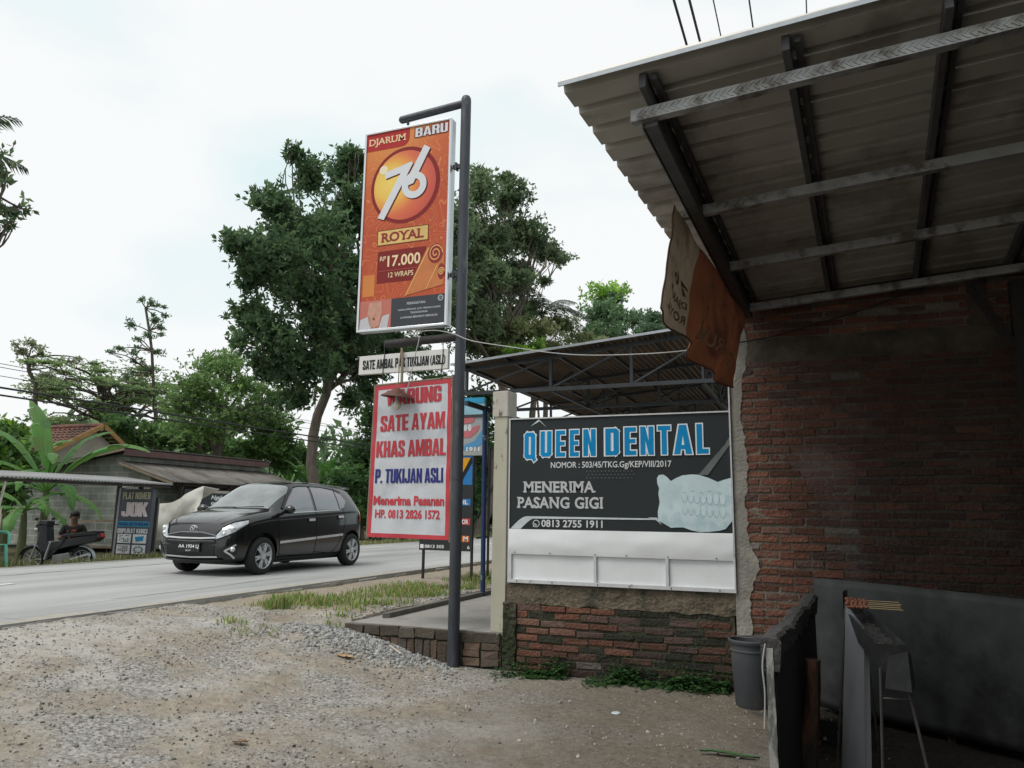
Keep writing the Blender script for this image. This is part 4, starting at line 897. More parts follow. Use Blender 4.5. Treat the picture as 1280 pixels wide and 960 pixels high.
# ------------------------------------------------------------------ red bordered flex banner
wb = thing('food_banner', 'red bordered white WARUNG SATE AYAM banner hanging beside the pole', 'banner', (-3.7, PY, 1.14))
BL, BR, BT, BB = (-4.14, 1.15), (-3.255, 1.138), (-4.115, 2.635), (-3.262, 2.672)
def bp(u, v, d=0.0):
    x = (BL[0] * (1 - u) + BR[0] * u) * (1 - v) + (BT[0] * (1 - u) + BB[0] * u) * v; z = (BL[1] * (1 - u) + BR[1] * u) * (1 - v) + (BT[1] * (1 - u) + BB[1] * u) * v
    w = .010 * mnoise.noise((u * 3, v * 5, 4)) + .006 * mnoise.noise((u * 8, v * 11, 9)) + .012 * math.sin(u * 3.1) * math.sin(v * 4)
    return (x, PY - .015 + w - d, z)
flx = mat('white flex', (.60, .615, .65), .5, var=.05, scale=4, trans=.1, col2=(.50, .52, .56), mscale=3.5)
mb = MB(); mb.grid(lambda u, v: bp(u, v), 36, 60); mb.build('flex', flx, wb, smooth=True)
mb = MB()
for a, b, c, d in ((0, .045, 0, 1), (.955, 1, 0, 1), (.045, .955, 0, .026), (.045, .955, .972, 1)): mb.grid(lambda u, v: bp(a + (b - a) * u, c + (d - c) * v, .0016), 4 if b - a < .1 else 40, 50 if d - c > .5 else 3)
mb.build('red_border', RED, wb, smooth=True)
mb = MB()
mb.tube([(BL[0] - .008, PY, BL[1] - .02), (BT[0] - .008, PY, BT[1] + .02)], .014, 8); mb.tube([(BR[0] + .008, PY, BR[1] - .02), (BB[0] + .008, PY, BB[1] + .04)], .014, 8); mb.tube([(BT[0], PY, BT[1] + .012), (BB[0], PY, BB[1] + .012)], .012, 8)
mb.build('wooden_batten', mat('old wood', (.23, .18, .13), .85, var=.3, scale=6, stretch=(4, 4, .5)), wb)
def bt(txt, u0, u1, v0, h, m, bold=.04, **k):
    w = u1 - u0
    text(txt, (0, 0, 0), U, Vv, 1, 1, m, wb, bold=bold, warp=lambda x, y, dz: bp(u0 + w * x, v0 + h * y, .003 + dz), **k)
bt('WARUNG', .165, .875, .862, .100, RED, block=True, out=(.014, RED)); bt('SATE AYAM', .095, .925, .690, .104, RED, block=True, out=(.014, RED)); bt('KHAS AMBAL', .06, .94, .520, .104, RED, block=True, out=(.014, RED))
bt('P. TUKIJAN ASLI', .065, .92, .350, .090, NAVY, block=True, out=(.012, NAVY)); bt('Menerima Pesanan', .055, .94, .205, .062, RED, .04); bt('HP. 0813 2826 1572', .085, .89, .122, .058, RED, .035)

# ------------------------------------------------------------------ hanging bulb with metal shade
lp = thing('hanging_lamp', 'rusty red dish lamp shade with a bare bulb in front of the white banner', 'lamp', (-3.86, PY - .11, 2.45))
LX, LY, LZ = -3.80, PY - .115, 2.525
mb = MB(); n = 32
prof = [(.030, .062), (.045, .055), (.062, .036), (.160, -.022), (.164, -.030), (.155, -.027), (.058, .026), (.03, .045)]
mb.lathe(prof, (0, 0, 0), n); mb.V = [(LX + x, LY + y, LZ + z - .12 * x) for x, y, z in mb.V]
mb.build('lamp_shade', mat('rust red enamel', (.125, .042, .028), .6, var=.3, scale=10, col2=(.06, .026, .02), mscale=7), lp, smooth=True)
mb = MB(); mb.lathe([(.018, .05), (.020, -.045), (.016, -.05)], (LX, LY, LZ), 14); mb.build('lamp_holder', mat('grimy plastic', (.33, .30, .25), .6), lp, smooth=True)
mb = MB(); mb.lathe([(.014, -.05), (.020, -.065), (.036, -.09), (.039, -.112), (.031, -.138), (.014, -.15), (0, -.152)], (LX, LY, LZ), 18); mb.build('bulb', mat('frosted glass', (.62, .59, .50), .2, var=.05), lp, smooth=True)
mb = MB(); mb.tube([(LX, LY, LZ + .05), (LX + .006, LY, LZ + .15), (LX - .004, LY + .02, LZ + .30), (LX - .01, LY + .06, LZ + .47)], .0055, 8)
mb.tube([(LX + .025, LY + .03, LZ + .12), (LX + .02, LY + .04, LZ + .34), (LX - .01, LY + .07, LZ + .48)], [.013, .015, .012], 8); mb.build('hanger', mat('old wood', (0, 0, 0)), lp)
# white flex wire over the arm, on to the brick wall
pts = [at(508, 492, 1, 6.5), at(520, 440, 1, 6.5), at(523, 420, 1, 6.5), at(505, 418, 1, 6.53), at(540, 413, 1, 6.53), at(566, 417, 1, 6.54), at(590, 426, 1, 6.5), at(640, 434, 1, 6.5), at(690, 441, 1, 6.5), at(735, 444, 1, 6.5), at(790, 443, 1, 6.5), at(840, 440, 1, 6.5), at(890, 434, 1, 6.55), at(917, 430, 1, 6.6)]
def smooth_path(pts, k=6):
    P = [Vector(p) for p in pts]; out = []
    for i in range(len(P) - 1):
        a, b, c, d = P[max(i - 1, 0)], P[i], P[i + 1], P[min(i + 2, len(P) - 1)]
        for j in range(k):
            t = j / k; out.append(.5 * ((2 * b) + (c - a) * t + (2 * a - 5 * b + 4 * c - d) * t * t + (3 * b - a - 3 * c + d) * t ** 3))
    return out + [P[-1]]
mb = MB(); mb.tube(smooth_path(pts), .0048, 8); mb.build('electric_cable', mat('white cable', (.42, .42, .40), .5), smooth=True, label='white electric cable strung from the pole arm to the brick wall', cat='cable')
pts = [at(917, 429, 1, 6.62), at(960, 422, 1, 6.62), at(1000, 411, 1, 6.62), at(1060, 393, 1, 6.6), at(1120, 372, 1, 6.58), at(1180, 350, 1, 6.55)]
mb = MB(); mb.tube(smooth_path(pts), .006, 8); mb.build('electric_cable', BLKPLASTIC, smooth=True, label='thin black cable slanting across the top of the brick wall', cat='cable')

# ------------------------------------------------------------------ signs further along the verge
dn = thing('denture_sign', 'small hanging dental sign with pink gums and teeth by the blue carport post', 'sign', (-4.7, 9.72, 2.18))
def dp(x, z, d=0.0): return (-5.05 + x, 9.70 - d, 2.175 + z)
MB().box((-5.05, 9.70, 2.175), (-4.255, 9.76, 2.71)).build('sign_box', mat('grey sign print', (.33, .36, .36), .5, var=.08, scale=3), dn)
mb = MB(); poly(mb, [(.0, .30), (.2, .16), (.45, .14), (.62, .20), (.72, .33), (.795, .40), (.795, .18), (.6, .09), (.3, .06), (0, .1)], .003, dp); mb.build('blue_shape', paint('sky blue print', (.10, .30, .52)), dn)
mb = MB(); poly(mb, [(.1, .34), (.3, .24), (.55, .25), (.66, .33), (.70, .42), (.62, .40), (.5, .34), (.3, .33)], .005, dp); poly(mb, [(.1, .53), (.2, .45), (.45, .44), (.6, .46), (.62, .53)], .005, dp); mb.build('pink_gums', paint('pink print', (.56, .16, .18)), dn)
mb = MB()
for i in range(6): disc(mb, .22 + .065 * i, .385, .03, .05, .0065 + .0003 * i, 12, dp)
mb.build('teeth', PALE, dn); text('1911', dp(.50, .055, .004), U, Vv, .20, .06, WHITE, dn, bold=.03)
mb = MB(); poly(mb, [(.0, .0), (.42, .0), (.42, .04), (0, .04)], .004, dp); mb.build('white_strip', WHITE, dn)
MB().box((-5.1, 9.69, 2.705), (-4.20, 9.77, 2.745)).build('hanging_bar', DARKMETAL, dn)
up = thing('shop_sign', 'pale blue shop sign strip above the small dental sign under the carport eave', 'sign', (-4.7, 10.2, 2.8))
MB().box((-5.3, 10.18, 2.80), (-4.50, 10.24, 3.06)).build('sign_box', mat('pale blue sign', (.30, .52, .62), .5, var=.25, scale=6), up)
MB().box((-5.3, 10.17, 2.98), (-4.50, 10.179, 3.06)).build('blue_band', CYAN, up)
ps = thing('price_board', 'black price board with orange, blue and red strips on thin posts by the road', 'sign', (-5.5, 11.0, .37))
def pp(x, z, d=0.0): return (-5.95 + x, 11.0 - d, .80 + z)
MB().box((-5.95, 11.0, .80), (-5.03, 11.04, 2.30)).build('board', mat('black board', (.022, .023, .026), .5, var=.2), ps)
for nm, x0, x1, z0, z1, col in (('blue_logo_block', .55, .90, 1.02, 1.46, (.03, .20, .50)), ('blue_strip', .60, .88, .70, .80, (.03, .20, .48)), ('red_strip', .55, .88, .40, .50, (.50, .06, .06)), ('orange_strip', .60, .87, .14, .235, (.62, .17, .03))):
    mb = MB(); poly(mb, [(x0, z0), (x1, z0), (x1, z1), (x0, z1)], .002, pp); mb.build(nm, paint(nm + ' print', col), ps)
mb = MB(); poly(mb, [(.56, 1.05), (.64, 1.05), (.87, 1.44), (.56, 1.44)], .004, pp); mb.build('orange_logo', paint('orange print', (.72, .34, .02)), ps)
mb = MB(); poly(mb, [(.64, 1.03), (.70, 1.03), (.895, 1.36), (.895, 1.45), (.87, 1.45)], .0045, pp); mb.build('black_slash', BLACK, ps)
for t, x, z, w in (('OIL', .66, .715, .18), ('MOTOR', .58, .415, .27), ('M', .77, .155, .08)): text(t, pp(x, z, .004), U, Vv, w, .07, WHITE, ps, bold=.03)
text('0813 505', pp(.10, .035, .003), U, Vv, .34, .05, WHITE, ps, bold=.02); text('6', pp(.84, .035, .003), U, Vv, .04, .05, WHITE, ps, bold=.02)
mb = MB(); poly(mb, [(.02, .03), (.08, .03), (.08, .09), (.02, .09)], .002, pp); mb.build('phone_symbol', WHITE, ps)
for x in (-5.06, -5.90): MB().beam((x, 11.06, .3), (x, 11.06, 2.5), .035, .035).build('post', BLKPLASTIC, ps)
fr = thing('metal_stand', 'thin black metal stand with a slanting brace right of the price board', 'stand', (-4.85, 11.3, .37))
MB().beam((-4.87, 11.25, .32), (-4.87, 11.25, 2.45), .03, .03).build('post', BLKPLASTIC, fr)
mb = MB(); mb.beam((-5.05, 11.2, 1.0), (-4.86, 11.26, 1.02), .02, .03); mb.beam((-5.03, 11.2, 1.3), (-4.72, 11.3, 2.0), .02, .03); mb.beam((-5.0, 11.2, .38), (-4.6, 11.3, .37), .10, .08); mb.build('brace', BLKPLASTIC, fr)
# ------------------------------------------------------------------ satay grill place in the right foreground
sheetm = mat('sooty grey sheet', (.062, .064, .064), .65, var=.35, scale=5, col2=(.030, .029, .028), mscale=1.8, bump=.08, bscale=8, metal=.25)
pn = thing('sheet_metal_screen', 'large sooty grey metal sheet screen standing across the grill corner below the brick wall', 'screen', (.4, 5.9, 0))
A, B = Vector((-.085, 6.35, 0)), Vector((1.40, 5.185, 0))
mb = MB(); dv = (B - A)
def scr(u, v):
    p = A + dv * u; zt = .945 + .004 * math.sin(u * 5) + .004 * mnoise.noise((u * 14, 0, 1)) - .01 * u; zb = .03 + .05 * u
    return (p.x + .008 * mnoise.noise((u * 4, v * 3, 5)), p.y + .006 * mnoise.noise((u * 3, v * 4, 9)), zb + (zt - zb) * v)
mb.grid(scr, 80, 16); s_ = mb.build('metal_sheet', sheetm, pn, smooth=True); q = s_.modifiers.new('thickness', 'SOLIDIFY'); q.thickness = .006
for u in (.04, .5, .96):
    p = A + dv * u; mb = MB(); mb.beam((p.x + .03, p.y + .03, -.02), (p.x + .03, p.y + .03, .88), .04, .04); mb.build('support_post', sw, pn)

lb = thing('stall_side_board', 'upright worn board with a chipped black top edge beside the grey bucket', 'board', (-.25, 4.8, 0))
wornm = mat('worn painted board', (.25, .25, .24), .8, var=.3, scale=22, col2=(.05, .05, .048), mscale=9, mpos=(.47, .58), bump=.3, bscale=60, stretch=(1, 1, .4))
darkb = mat('black charred panel', (.022, .021, .020), .8, var=.35, scale=8, bump=.25, bscale=30)
N0, N1 = Vector((-.265, 3.86, 0)), Vector((-.115, 6.05, 0)); ld = N1 - N0
mb = MB(); mb.hexa([(N0.x + .004, N0.y + .02, -.02), (N0.x + .036, N0.y + .02, -.02), (N1.x + .036, N1.y, -.02), (N1.x + .004, N1.y, -.02), (N0.x + .004, N0.y + .02, .80), (N0.x + .036, N0.y + .02, .80), (N1.x + .036, N1.y, .80), (N1.x + .004, N1.y, .80)]); mb.build('panel', darkb, lb)
mb = MB(); rng = random.Random(6); n = 30; V = []
for i in range(n + 1):
    p = N0 + ld * (i / n); w = .045 + rng.uniform(-.012, .012); zb = .735 + rng.uniform(-.02, .02) - (.05 if i < 3 else 0); zt = .845 + rng.uniform(-.006, .006) + .012 * math.sin(i * .5)
    V += [(p.x - w * .5, p.y, zb), (p.x - w * .55, p.y, zt - .01), (p.x - w * .2, p.y, zt), (p.x + w * .9, p.y, zt + rng.uniform(-.004, .004)), (p.x + w + .012, p.y, zt - .015), (p.x + w, p.y, zb)]
mb.add(V, [(6 * i + k, 6 * i + (k + 1) % 6, 6 * i + 6 + (k + 1) % 6, 6 * i + 6 + k) for i in range(n) for k in range(6)] + [tuple(range(6))[::-1]])
mb.build('chipped_cap', mat('chipped charred cap', (.062, .06, .058), .9, var=.4, scale=30, bump=.8, bscale=45), lb)
mb = MB(); n = 26; V = []
for i in range(n + 1):
    z = .0 + .80 * i / n; x = N0.x - .012 + .02 * (i / n) * .4 + rng.uniform(-.002, .002); w = .042 - .012 * i / n
    V += [(x, N0.y - .004, z), (x + w, N0.y - .006, z), (x + w, N0.y + .02, z), (x, N0.y + .02, z)]
mb.add(V, [(4 * i + k, 4 * i + (k + 1) % 4, 4 * i + 4 + (k + 1) % 4, 4 * i + 4 + k) for i in range(n) for k in range(4)] + [(0, 1, 2, 3), (4 * n, 4 * n + 1, 4 * n + 2, 4 * n + 3)])
mb.build('front_batten', mat('worn batten', (.34, .34, .32), .8, var=.25, scale=18, col2=(.13, .13, .12), mscale=12, mpos=(.48, .56), stretch=(1, 1, .3), bump=.3, bscale=70), lb)
mb = MB(); mb.tube(smooth_path([(N0.x - .006, N0.y - .012, .82), (N0.x - .022, N0.y - .012, .72), (N0.x - .016, N0.y - .012, .60), (N0.x - .024, N0.y - .012, .45)]), .004, 6); mb.build('tie_wire', MATS['white cable'], lb)

gr = thing('satay_grill', 'narrow charcoal satay grill trough on thin rod legs with a grey wind sheet', 'grill', (.25, 4.5, 0))
gm_ = mat('scorched steel', (.035, .035, .037), .6, var=.35, scale=9, col2=(.025, .023, .022), mscale=4, bump=.15, bscale=30, metal=.4)
g0, g1 = Vector((.262, 3.95, .72)), Vector((.135, 4.95, .775)); gd = (g1 - g0); sd = Vector((.95, .12, 0))
def trough(u, a, z): p = g0 + gd * u; return (p.x + sd.x * a, p.y + sd.y * a, p.z + z)
mb = MB()
prof = [(-.065, .12), (-.045, 0), (.045, 0), (.065, .12), (.061, .12), (.042, .005), (-.042, .005), (-.061, .12)]
V = [trough(u, a, z) for u in (0, 1) for a, z in prof]; mb.add(V, [(k, (k + 1) % 8, 8 + (k + 1) % 8, 8 + k) for k in range(8)])
for u in (.0, .995): mb.add([trough(u, a, z) for a, z in prof[:4]] + [trough(u + .005, a, z) for a, z in prof[:4]], [(0, 1, 2, 3), (4, 7, 6, 5), (0, 4, 5, 1), (1, 5, 6, 2), (2, 6, 7, 3), (3, 7, 4, 0)])
mb.build('trough', gm_, gr)
for u, a, sx, sy in ((.03, -.05, -.03, -.02), (.03, .05, .12, -.04), (.95, -.05, -.02, .1), (.95, .05, .05, .1)):
    t = trough(u, a, .01); mb = MB(); mb.tube([t, (t[0] + sx, t[1] + sy, -.02)], .007, 8); mb.build('rod_leg', mat('bare iron rod', (.075, .07, .066), .5, var=.3, scale=14, metal=.4), gr, smooth=True)
mb = MB(); mb.tube([trough(.03, -.06, -.12), trough(.03, .08, -.12)], .006, 6); mb.build('cross_rod', MATS['bare iron rod'], gr, smooth=True)
ws = mat('dull zinc wind sheet', (.20, .21, .225), .45, var=.2, scale=3, metal=.3, col2=(.11, .115, .12), mscale=3, stretch=(1, 1, .35))
mb = MB(); mb.hexa([(.020, 4.62, -.02), (.128, 4.42, -.02), (.131, 4.425, -.02), (.023, 4.625, -.02), (.098, 4.72, .93), (.172, 4.50, .835), (.175, 4.505, .835), (.101, 4.725, .93)])
mb.hexa([(.1285, 4.418, -.02), (.160, 4.43, -.02), (.160, 4.433, -.02), (.1285, 4.421, -.02), (.1725, 4.498, .835), (.196, 4.51, .825), (.196, 4.513, .825), (.1725, 4.501, .835)]); mb.build('wind_sheet', ws, gr)
mb = MB(); mb.tube([(.10, 4.74, .93), (.012, 4.80, .08)], .007, 8); mb.build('rod_leg', MATS['bare iron rod'], gr, smooth=True)
mb = MB(); rng = random.Random(2); mb.add([trough(u, a, .075 + rng.uniform(0, .02)) for u in np.linspace(.01, .99, 30) for a in np.linspace(-.052, .052, 5)], [(j * 5 + i, j * 5 + i + 1, j * 5 + 6 + i, j * 5 + 5 + i) for j in range(29) for i in range(4)])
mb.build('charcoal', mat('charcoal', (.028, .027, .027), .95, var=.6, scale=40, col2=(.16, .155, .15), mscale=25, mpos=(.6, .7), bump=1, bscale=60), gr)
mb = MB(); mb.hexa([(.085, 4.80, .90), (.118, 4.84, .90), (.112, 4.87, .90), (.08, 4.83, .90), (.088, 4.81, .985), (.112, 4.84, .995), (.108, 4.86, .995), (.084, 4.83, .985)]); mb.build('end_lug', gm_, gr)
# metal scoop hung on the near end
sc = thing('metal_scoop', 'small bent sheet metal scoop hanging on the near end of the grill', 'scoop', (.29, 3.93, .58))
mb = MB(); mb.hexa([(.222, 3.925, .655), (.325, 3.93, .645), (.325, 3.935, .645), (.222, 3.93, .655), (.24, 3.92, .79), (.318, 3.925, .815), (.318, 3.93, .815), (.24, 3.925, .79)]); mb.hexa([(.325, 3.93, .645), (.345, 3.99, .66), (.348, 3.99, .66), (.328, 3.93, .645), (.318, 3.925, .815), (.335, 3.98, .80), (.338, 3.98, .80), (.321, 3.925, .815)])
mb.build('scoop_plate', mat('scraped steel', (.06, .062, .064), .5, var=.3, scale=12, metal=.4), sc)
# satay skewers laid across the trough
stick = mat('bamboo stick', (.46, .33, .16), .7, var=.15, scale=20); meat = mat('grilled meat', (.20, .075, .045), .5, var=.45, scale=70, bump=.6, bscale=90)
rng = random.Random(9)
for i in range(5):
    y = 4.62 + .035 * i; t = thing('satay_skewer', 'bamboo satay skewer with grilled meat lying across the charcoal trough', 'skewer', (.2, y, .9), 'satay skewers on the grill')
    x0 = .10 + rng.uniform(-.01, .01); z0 = .925 + .006 * i; dy = rng.uniform(-.012, .012)
    mb = MB(); mb.tube([(x0, y, z0), (x0 + .27, y + dy, z0 - .004)], .0022, 6); mb.build('stick', stick, t)
    mb = MB()
    for k in range(5): mb.sph((x0 + .012 + .021 * k, y + dy * k * .08, z0 + rng.uniform(-.003, .003)), (.013, .011 + rng.uniform(0, .003), .009 + rng.uniform(0, .003)), 8, 6)
    mb.build('meat', meat, t, smooth=True)
# charred log standing in the stall
mb = MB(); n = 14; V = []
for j in range(17):
    z = -.02 + .62 * j / 16; r = .068 - .020 * (j / 16) + .010 * mnoise.noise((0, z * 4, 3))
    for k in range(n):
        t = 2 * math.pi * k / n; q = r * (1 + .28 * mnoise.noise((math.cos(t) * 1.5, math.sin(t) * 1.5, z * 4)))
        V.append((-.135 + q * math.cos(t) * .8 + .05 * (z / .6), 4.85 + q * math.sin(t) + .02 * math.sin(z * 5), z))
mb.add(V, [(j * n + k, j * n + (k + 1) % n, (j + 1) * n + (k + 1) % n, (j + 1) * n + k) for j in range(16) for k in range(n)] + [tuple(16 * n + k for k in range(n))])
mb.build('firewood_log', mat('split log', (.22, .105, .06), .9, var=.4, scale=9, col2=(.055, .045, .036), mscale=4, mpos=(.42, .52), bump=.7, bscale=30, stretch=(1, 1, .3)), smooth=True, label='rough brown firewood log standing inside the dark grill stall', cat='log')

# grey plastic bucket
bx, by = -.535, 6.27
bu = thing('plastic_bucket', 'large grey plastic bucket at the foot of the brick wall', 'bucket', (bx, by, 0))
bum = mat('grey bucket plastic', (.062, .068, .075), .5, var=.12, scale=5, col2=(.09, .09, .085), mscale=5)
mb = MB(); mb.lathe([(0, .012), (.122, .012), (.128, 0), (.134, .01), (.160, .40), (.162, .45), (.172, .452), (.178, .462), (.178, .478), (.170, .484), (.160, .480), (.156, .45), (.150, .36), (.126, .03), (0, .03)], (bx, by, 0), 40); mb.lathe([(.162, .40), (.166, .402), (.166, .410), (.163, .413)], (bx, by, 0), 40); mb.build('tub', bum, bu, smooth=True)
mb = MB(); mb.tube(smooth_path([(bx - .172, by, .47), (bx - .13, by - .06, .50), (bx - .03, by - .11, .505), (bx + .08, by - .1, .50), (bx + .172, by, .47)]), .004, 6); mb.build('handle', MATS['bare iron rod'], bu)
mb = MB(); mb.lathe([(.153, .40), (.08, .402), (0, .40)], (bx, by, 0), 30); mb.build('dark_water', mat('dirty water', (.02, .02, .02), .08), bu)

# litter on the lot
def flat_leaf(name, px, py, L, W, az, col, label, h=.012, cat='leaf', zz=None):
    q = at(px, py, 2, .06 if zz is None else zz); q = at(px, py, 2, ground_h(q[0], q[1]) + .006); q = at(px, py, 2, ground_h(q[0], q[1]) + .008); mb = MB(); n = 10; V = []
    c, s = math.cos(R_(az)), math.sin(R_(az))
    for i in range(n + 1):
        t = i / n; w = W * math.sin(math.pi * min(1, t * .92 + .06)) ** .7; a = (t - .5) * L; z0 = h * math.sin(t * 4 + px) + .004
        for k, zz in ((-1, h * .9), (0, 0), (1, h * .7)):
            b = k * w; x, y = q[0] + a * c - b * s, q[1] + a * s + b * c; V.append((x, y, max(ground_h(x, y), q[2] - .01) + .01 + z0 * .6 + zz))
    mb.add(V, [(3 * i + k, 3 * i + k + 1, 3 * i + 4 + k, 3 * i + 3 + k) for i in range(n) for k in range(2)])
    mb.build(name, mat(name + ' %d' % px, col, .7, var=.25, scale=25), smooth=True, label=label, cat=cat)
flat_leaf('fallen_leaf', 431, 831, .15, .04, 20, (.42, .27, .12), 'dry tan leaf lying alone on the gravel left of the pole')
flat_leaf('fallen_leaf', 524, 813, .12, .04, 50, (.46, .13, .04), 'orange dry leaf by the edge bricks just left of the pole')
flat_leaf('fallen_leaf', 300, 929, .10, .03, 10, (.17, .10, .06), 'small dark brown leaf on the pale ground in the foreground')
flat_leaf('banana_leaf_strip', 912, 944, .34, .028, 8, (.045, .115, .035), 'torn green banana leaf strip on the ground below the bucket', cat='leaf')
q = at(494, 810, 2, .15); mb = MB(); mb.beam((q[0] - .08, q[1] + .03, ground_h(q[0] - .08, q[1] + .03) + .035), (q[0] + .08, q[1] - .03, ground_h(q[0] + .08, q[1] - .03) + .02), .018, .007)
mb.build('wood_stick', mat('pale stick', (.55, .49, .40), .7), label='pale flat wooden stick lying on the gravel pile', cat='stick')
q = at(770, 889, 2, .01); mb = MB(); mb.lathe([(0, .006), (.012, .010), (.03, .008), (.034, .002)], (q[0], q[1], ground_h(q[0], q[1]) + .004), 12)
mb.build('bottle_cap', mat('pale blue cap', (.45, .52, .56), .5), smooth=True, label='tiny pale crushed cup lying on the brown ground', cat='litter')

# thin smoke rising from the coals
mb = MB(); n = 14; V = []
for j in range(15):
    t = j / 14; z = .86 + .95 * t; r = .03 + .13 * t + .02 * math.sin(t * 9)
    for k in range(n): a = 2 * math.pi * k / n; V.append((.15 - .10 * t + .04 * math.sin(t * 5) + r * math.cos(a), 4.72 + .35 * t + r * math.sin(a), z))
mb.add(V, [(j * n + k, j * n + (k + 1) % n, (j + 1) * n + (k + 1) % n, (j + 1) * n + k) for j in range(14) for k in range(n)] + [tuple(range(n))[::-1], tuple(14 * n + k for k in range(n))])
m = bpy.data.materials.new('smoke'); m.use_nodes = True; nn_ = m.node_tree.nodes; nn_.clear(); oo = nn_.new('ShaderNodeOutputMaterial'); pv = nn_.new('ShaderNodeVolumePrincipled'); pv.inputs['Color'].default_value = (.75, .80, .90, 1); pv.inputs['Density'].default_value = .22
m.node_tree.links.new(pv.outputs[0], oo.inputs['Volume']); tag(mb.build('smoke', m, smooth=True), kind='stuff')
# ------------------------------------------------------------------ far side of the road: grey block shed
BLOCK = mat('grey concrete block', (.20, .205, .195), .9, var=.14, scale=3, col2=(.14, .145, .135), mscale=.8, bump=.2, bscale=30)
def block_mat():
    m = bpy.data.materials.new('block wall'); m.use_nodes = True; n, l = m.node_tree.nodes, m.node_tree.links
    b = n['Principled BSDF']; b.inputs['Roughness'].default_value = .92
    t = n.new('ShaderNodeTexCoord'); s = n.new('ShaderNodeSeparateXYZ'); l.new(t.outputs['Object'], s.inputs[0]); c = n.new('ShaderNodeCombineXYZ')
    a = n.new('ShaderNodeMath'); a.operation = 'ADD'; l.new(s.outputs[0], a.inputs[0]); l.new(s.outputs[1], a.inputs[1]); l.new(a.outputs[0], c.inputs[0]); l.new(s.outputs[2], c.inputs[1])
    k = n.new('ShaderNodeTexBrick'); k.inputs['Scale'].default_value = 1; k.inputs['Brick Width'].default_value = .40; k.inputs['Row Height'].default_value = .20; k.inputs['Mortar Size'].default_value = .011
    k.inputs['Color1'].default_value = (.20, .22, .205, 1); k.inputs['Color2'].default_value = (.265, .28, .26, 1); k.inputs['Mortar'].default_value = (.40, .40, .38, 1); l.new(c.outputs[0], k.inputs['Vector'])
    z = n.new('ShaderNodeTexNoise'); z.inputs['Scale'].default_value = 2.5; z.inputs['Detail'].default_value = 8; l.new(t.outputs['Object'], z.inputs['Vector'])
    r = n.new('ShaderNodeValToRGB'); r.color_ramp.elements[0].position = .3; r.color_ramp.elements[0].color = (.6, .62, .58, 1); r.color_ramp.elements[1].position = .7; r.color_ramp.elements[1].color = (1.1, 1.1, 1.05, 1); l.new(z.outputs[0], r.inputs[0])
    x = n.new('ShaderNodeMix'); x.data_type = 'RGBA'; x.blend_type = 'MULTIPLY'; x.inputs[0].default_value = 1; l.new(k.outputs['Color'], x.inputs[6]); l.new(r.outputs[0], x.inputs[7]); l.new(x.outputs[2], b.inputs['Base Color']); return m
BW = block_mat()
maroon = mat('maroon fascia', (.105, .055, .052), .6, var=.2, scale=5); rusty = mat('grey asbestos sheet', (.17, .155, .14), .85, var=.2, scale=5, col2=(.09, .08, .07), mscale=1.6, stretch=(.3, 1, 1))
sh = thing('block_shed', 'long low grey concrete block shop with a maroon fascia and a lean-to roof', 'building', (-18, 18.5, .38))
Y0_, Y1_ = 16.0, 21.6
mb = MB(); mb.add([(-22.5, Y0_, .3), (-17.0, Y0_, .3), (-17.0, Y0_, 2.38), (-17.95, Y0_, 2.66), (-17.95, Y0_, 2.93), (-22.5, Y0_, 2.3)], [(0, 1, 2, 3, 4, 5)])
mb.add([(-17.0, Y0_, .3), (-17.0, Y1_, .3), (-17.0, Y1_, 2.40), (-17.0, Y0_, 2.38)], [(0, 1, 2, 3)]); mb.add([(-17.96, Y0_, 2.55), (-17.96, Y1_, 2.55), (-17.96, Y1_, 2.95), (-17.96, Y0_, 2.95)], [(0, 1, 2, 3)])
mb.add([(-22.5, Y1_, .3), (-17.0, Y1_, .3), (-17.0, Y1_, 2.38), (-17.95, Y1_, 2.66), (-17.95, Y1_, 2.93), (-22.5, Y1_, 2.3)], [(5, 4, 3, 2, 1, 0)]); mb.build('wall', BW, sh)
def corr(x0, z0, x1, z1, y0, y1, amp=.018, pitch=.10, m=None, par=None, name='roof'):
    mb = MB(); n = int((y1 - y0) / pitch * 4); V = []
    for i in range(n + 1):
        y = y0 + (y1 - y0) * i / n; d = amp * math.sin(i * math.pi / 2); V += [(x0, y, z0 + d), ((x0 + x1) / 2, y, (z0 + z1) / 2 + d - .01), (x1, y, z1 + d)]
    mb.add(V, [(3 * i + k, 3 * i + k + 1, 3 * i + 4 + k, 3 * i + 3 + k) for i in range(n) for k in range(2)]); o = mb.build(name, m, par, smooth=True)
    s = o.modifiers.new('thickness', 'SOLIDIFY'); s.thickness = .008; return o
corr(-17.7, 3.04, -23.0, 2.22, Y0_ - .35, Y1_ + .2, m=mat('dark roof sheet', (.09, .085, .08), .8, var=.2, scale=4), par=sh)
corr(-17.95, 2.68, -15.95, 2.10, Y0_ - .25, Y1_ + .25, m=rusty, par=sh)
MB().box((-17.76, Y0_ - .3, 2.83), (-17.72, Y1_ + .1, 3.00)).build('fascia', maroon, sh)
mb = MB(); mb.beam((-22.9, Y0_ - .33, 2.20), (-17.72, Y0_ - .33, 2.99), .03, .07); mb.beam((-17.95, Y0_ - .24, 2.62), (-15.97, Y0_ - .24, 2.05), .03, .07); mb.build('verge_board', MATS['old wood'], sh)
mb = MB()
for y in (16.2, 18.0, 19.8, 21.4): mb.beam((-16.1, y, .35), (-16.1, y, 2.08), .09, .09); mb.beam((-18, y, 2.60), (-16, y, 2.04), .05, .08)
mb.beam((-16.1, Y0_, 2.05), (-16.1, Y1_, 2.05), .06, .09); mb.build('veranda_frame', sw, sh)
MB().box((-16.99, 16.8, .4), (-16.94, 21.2, 1.45)).build('shop_counter', maroon, sh)
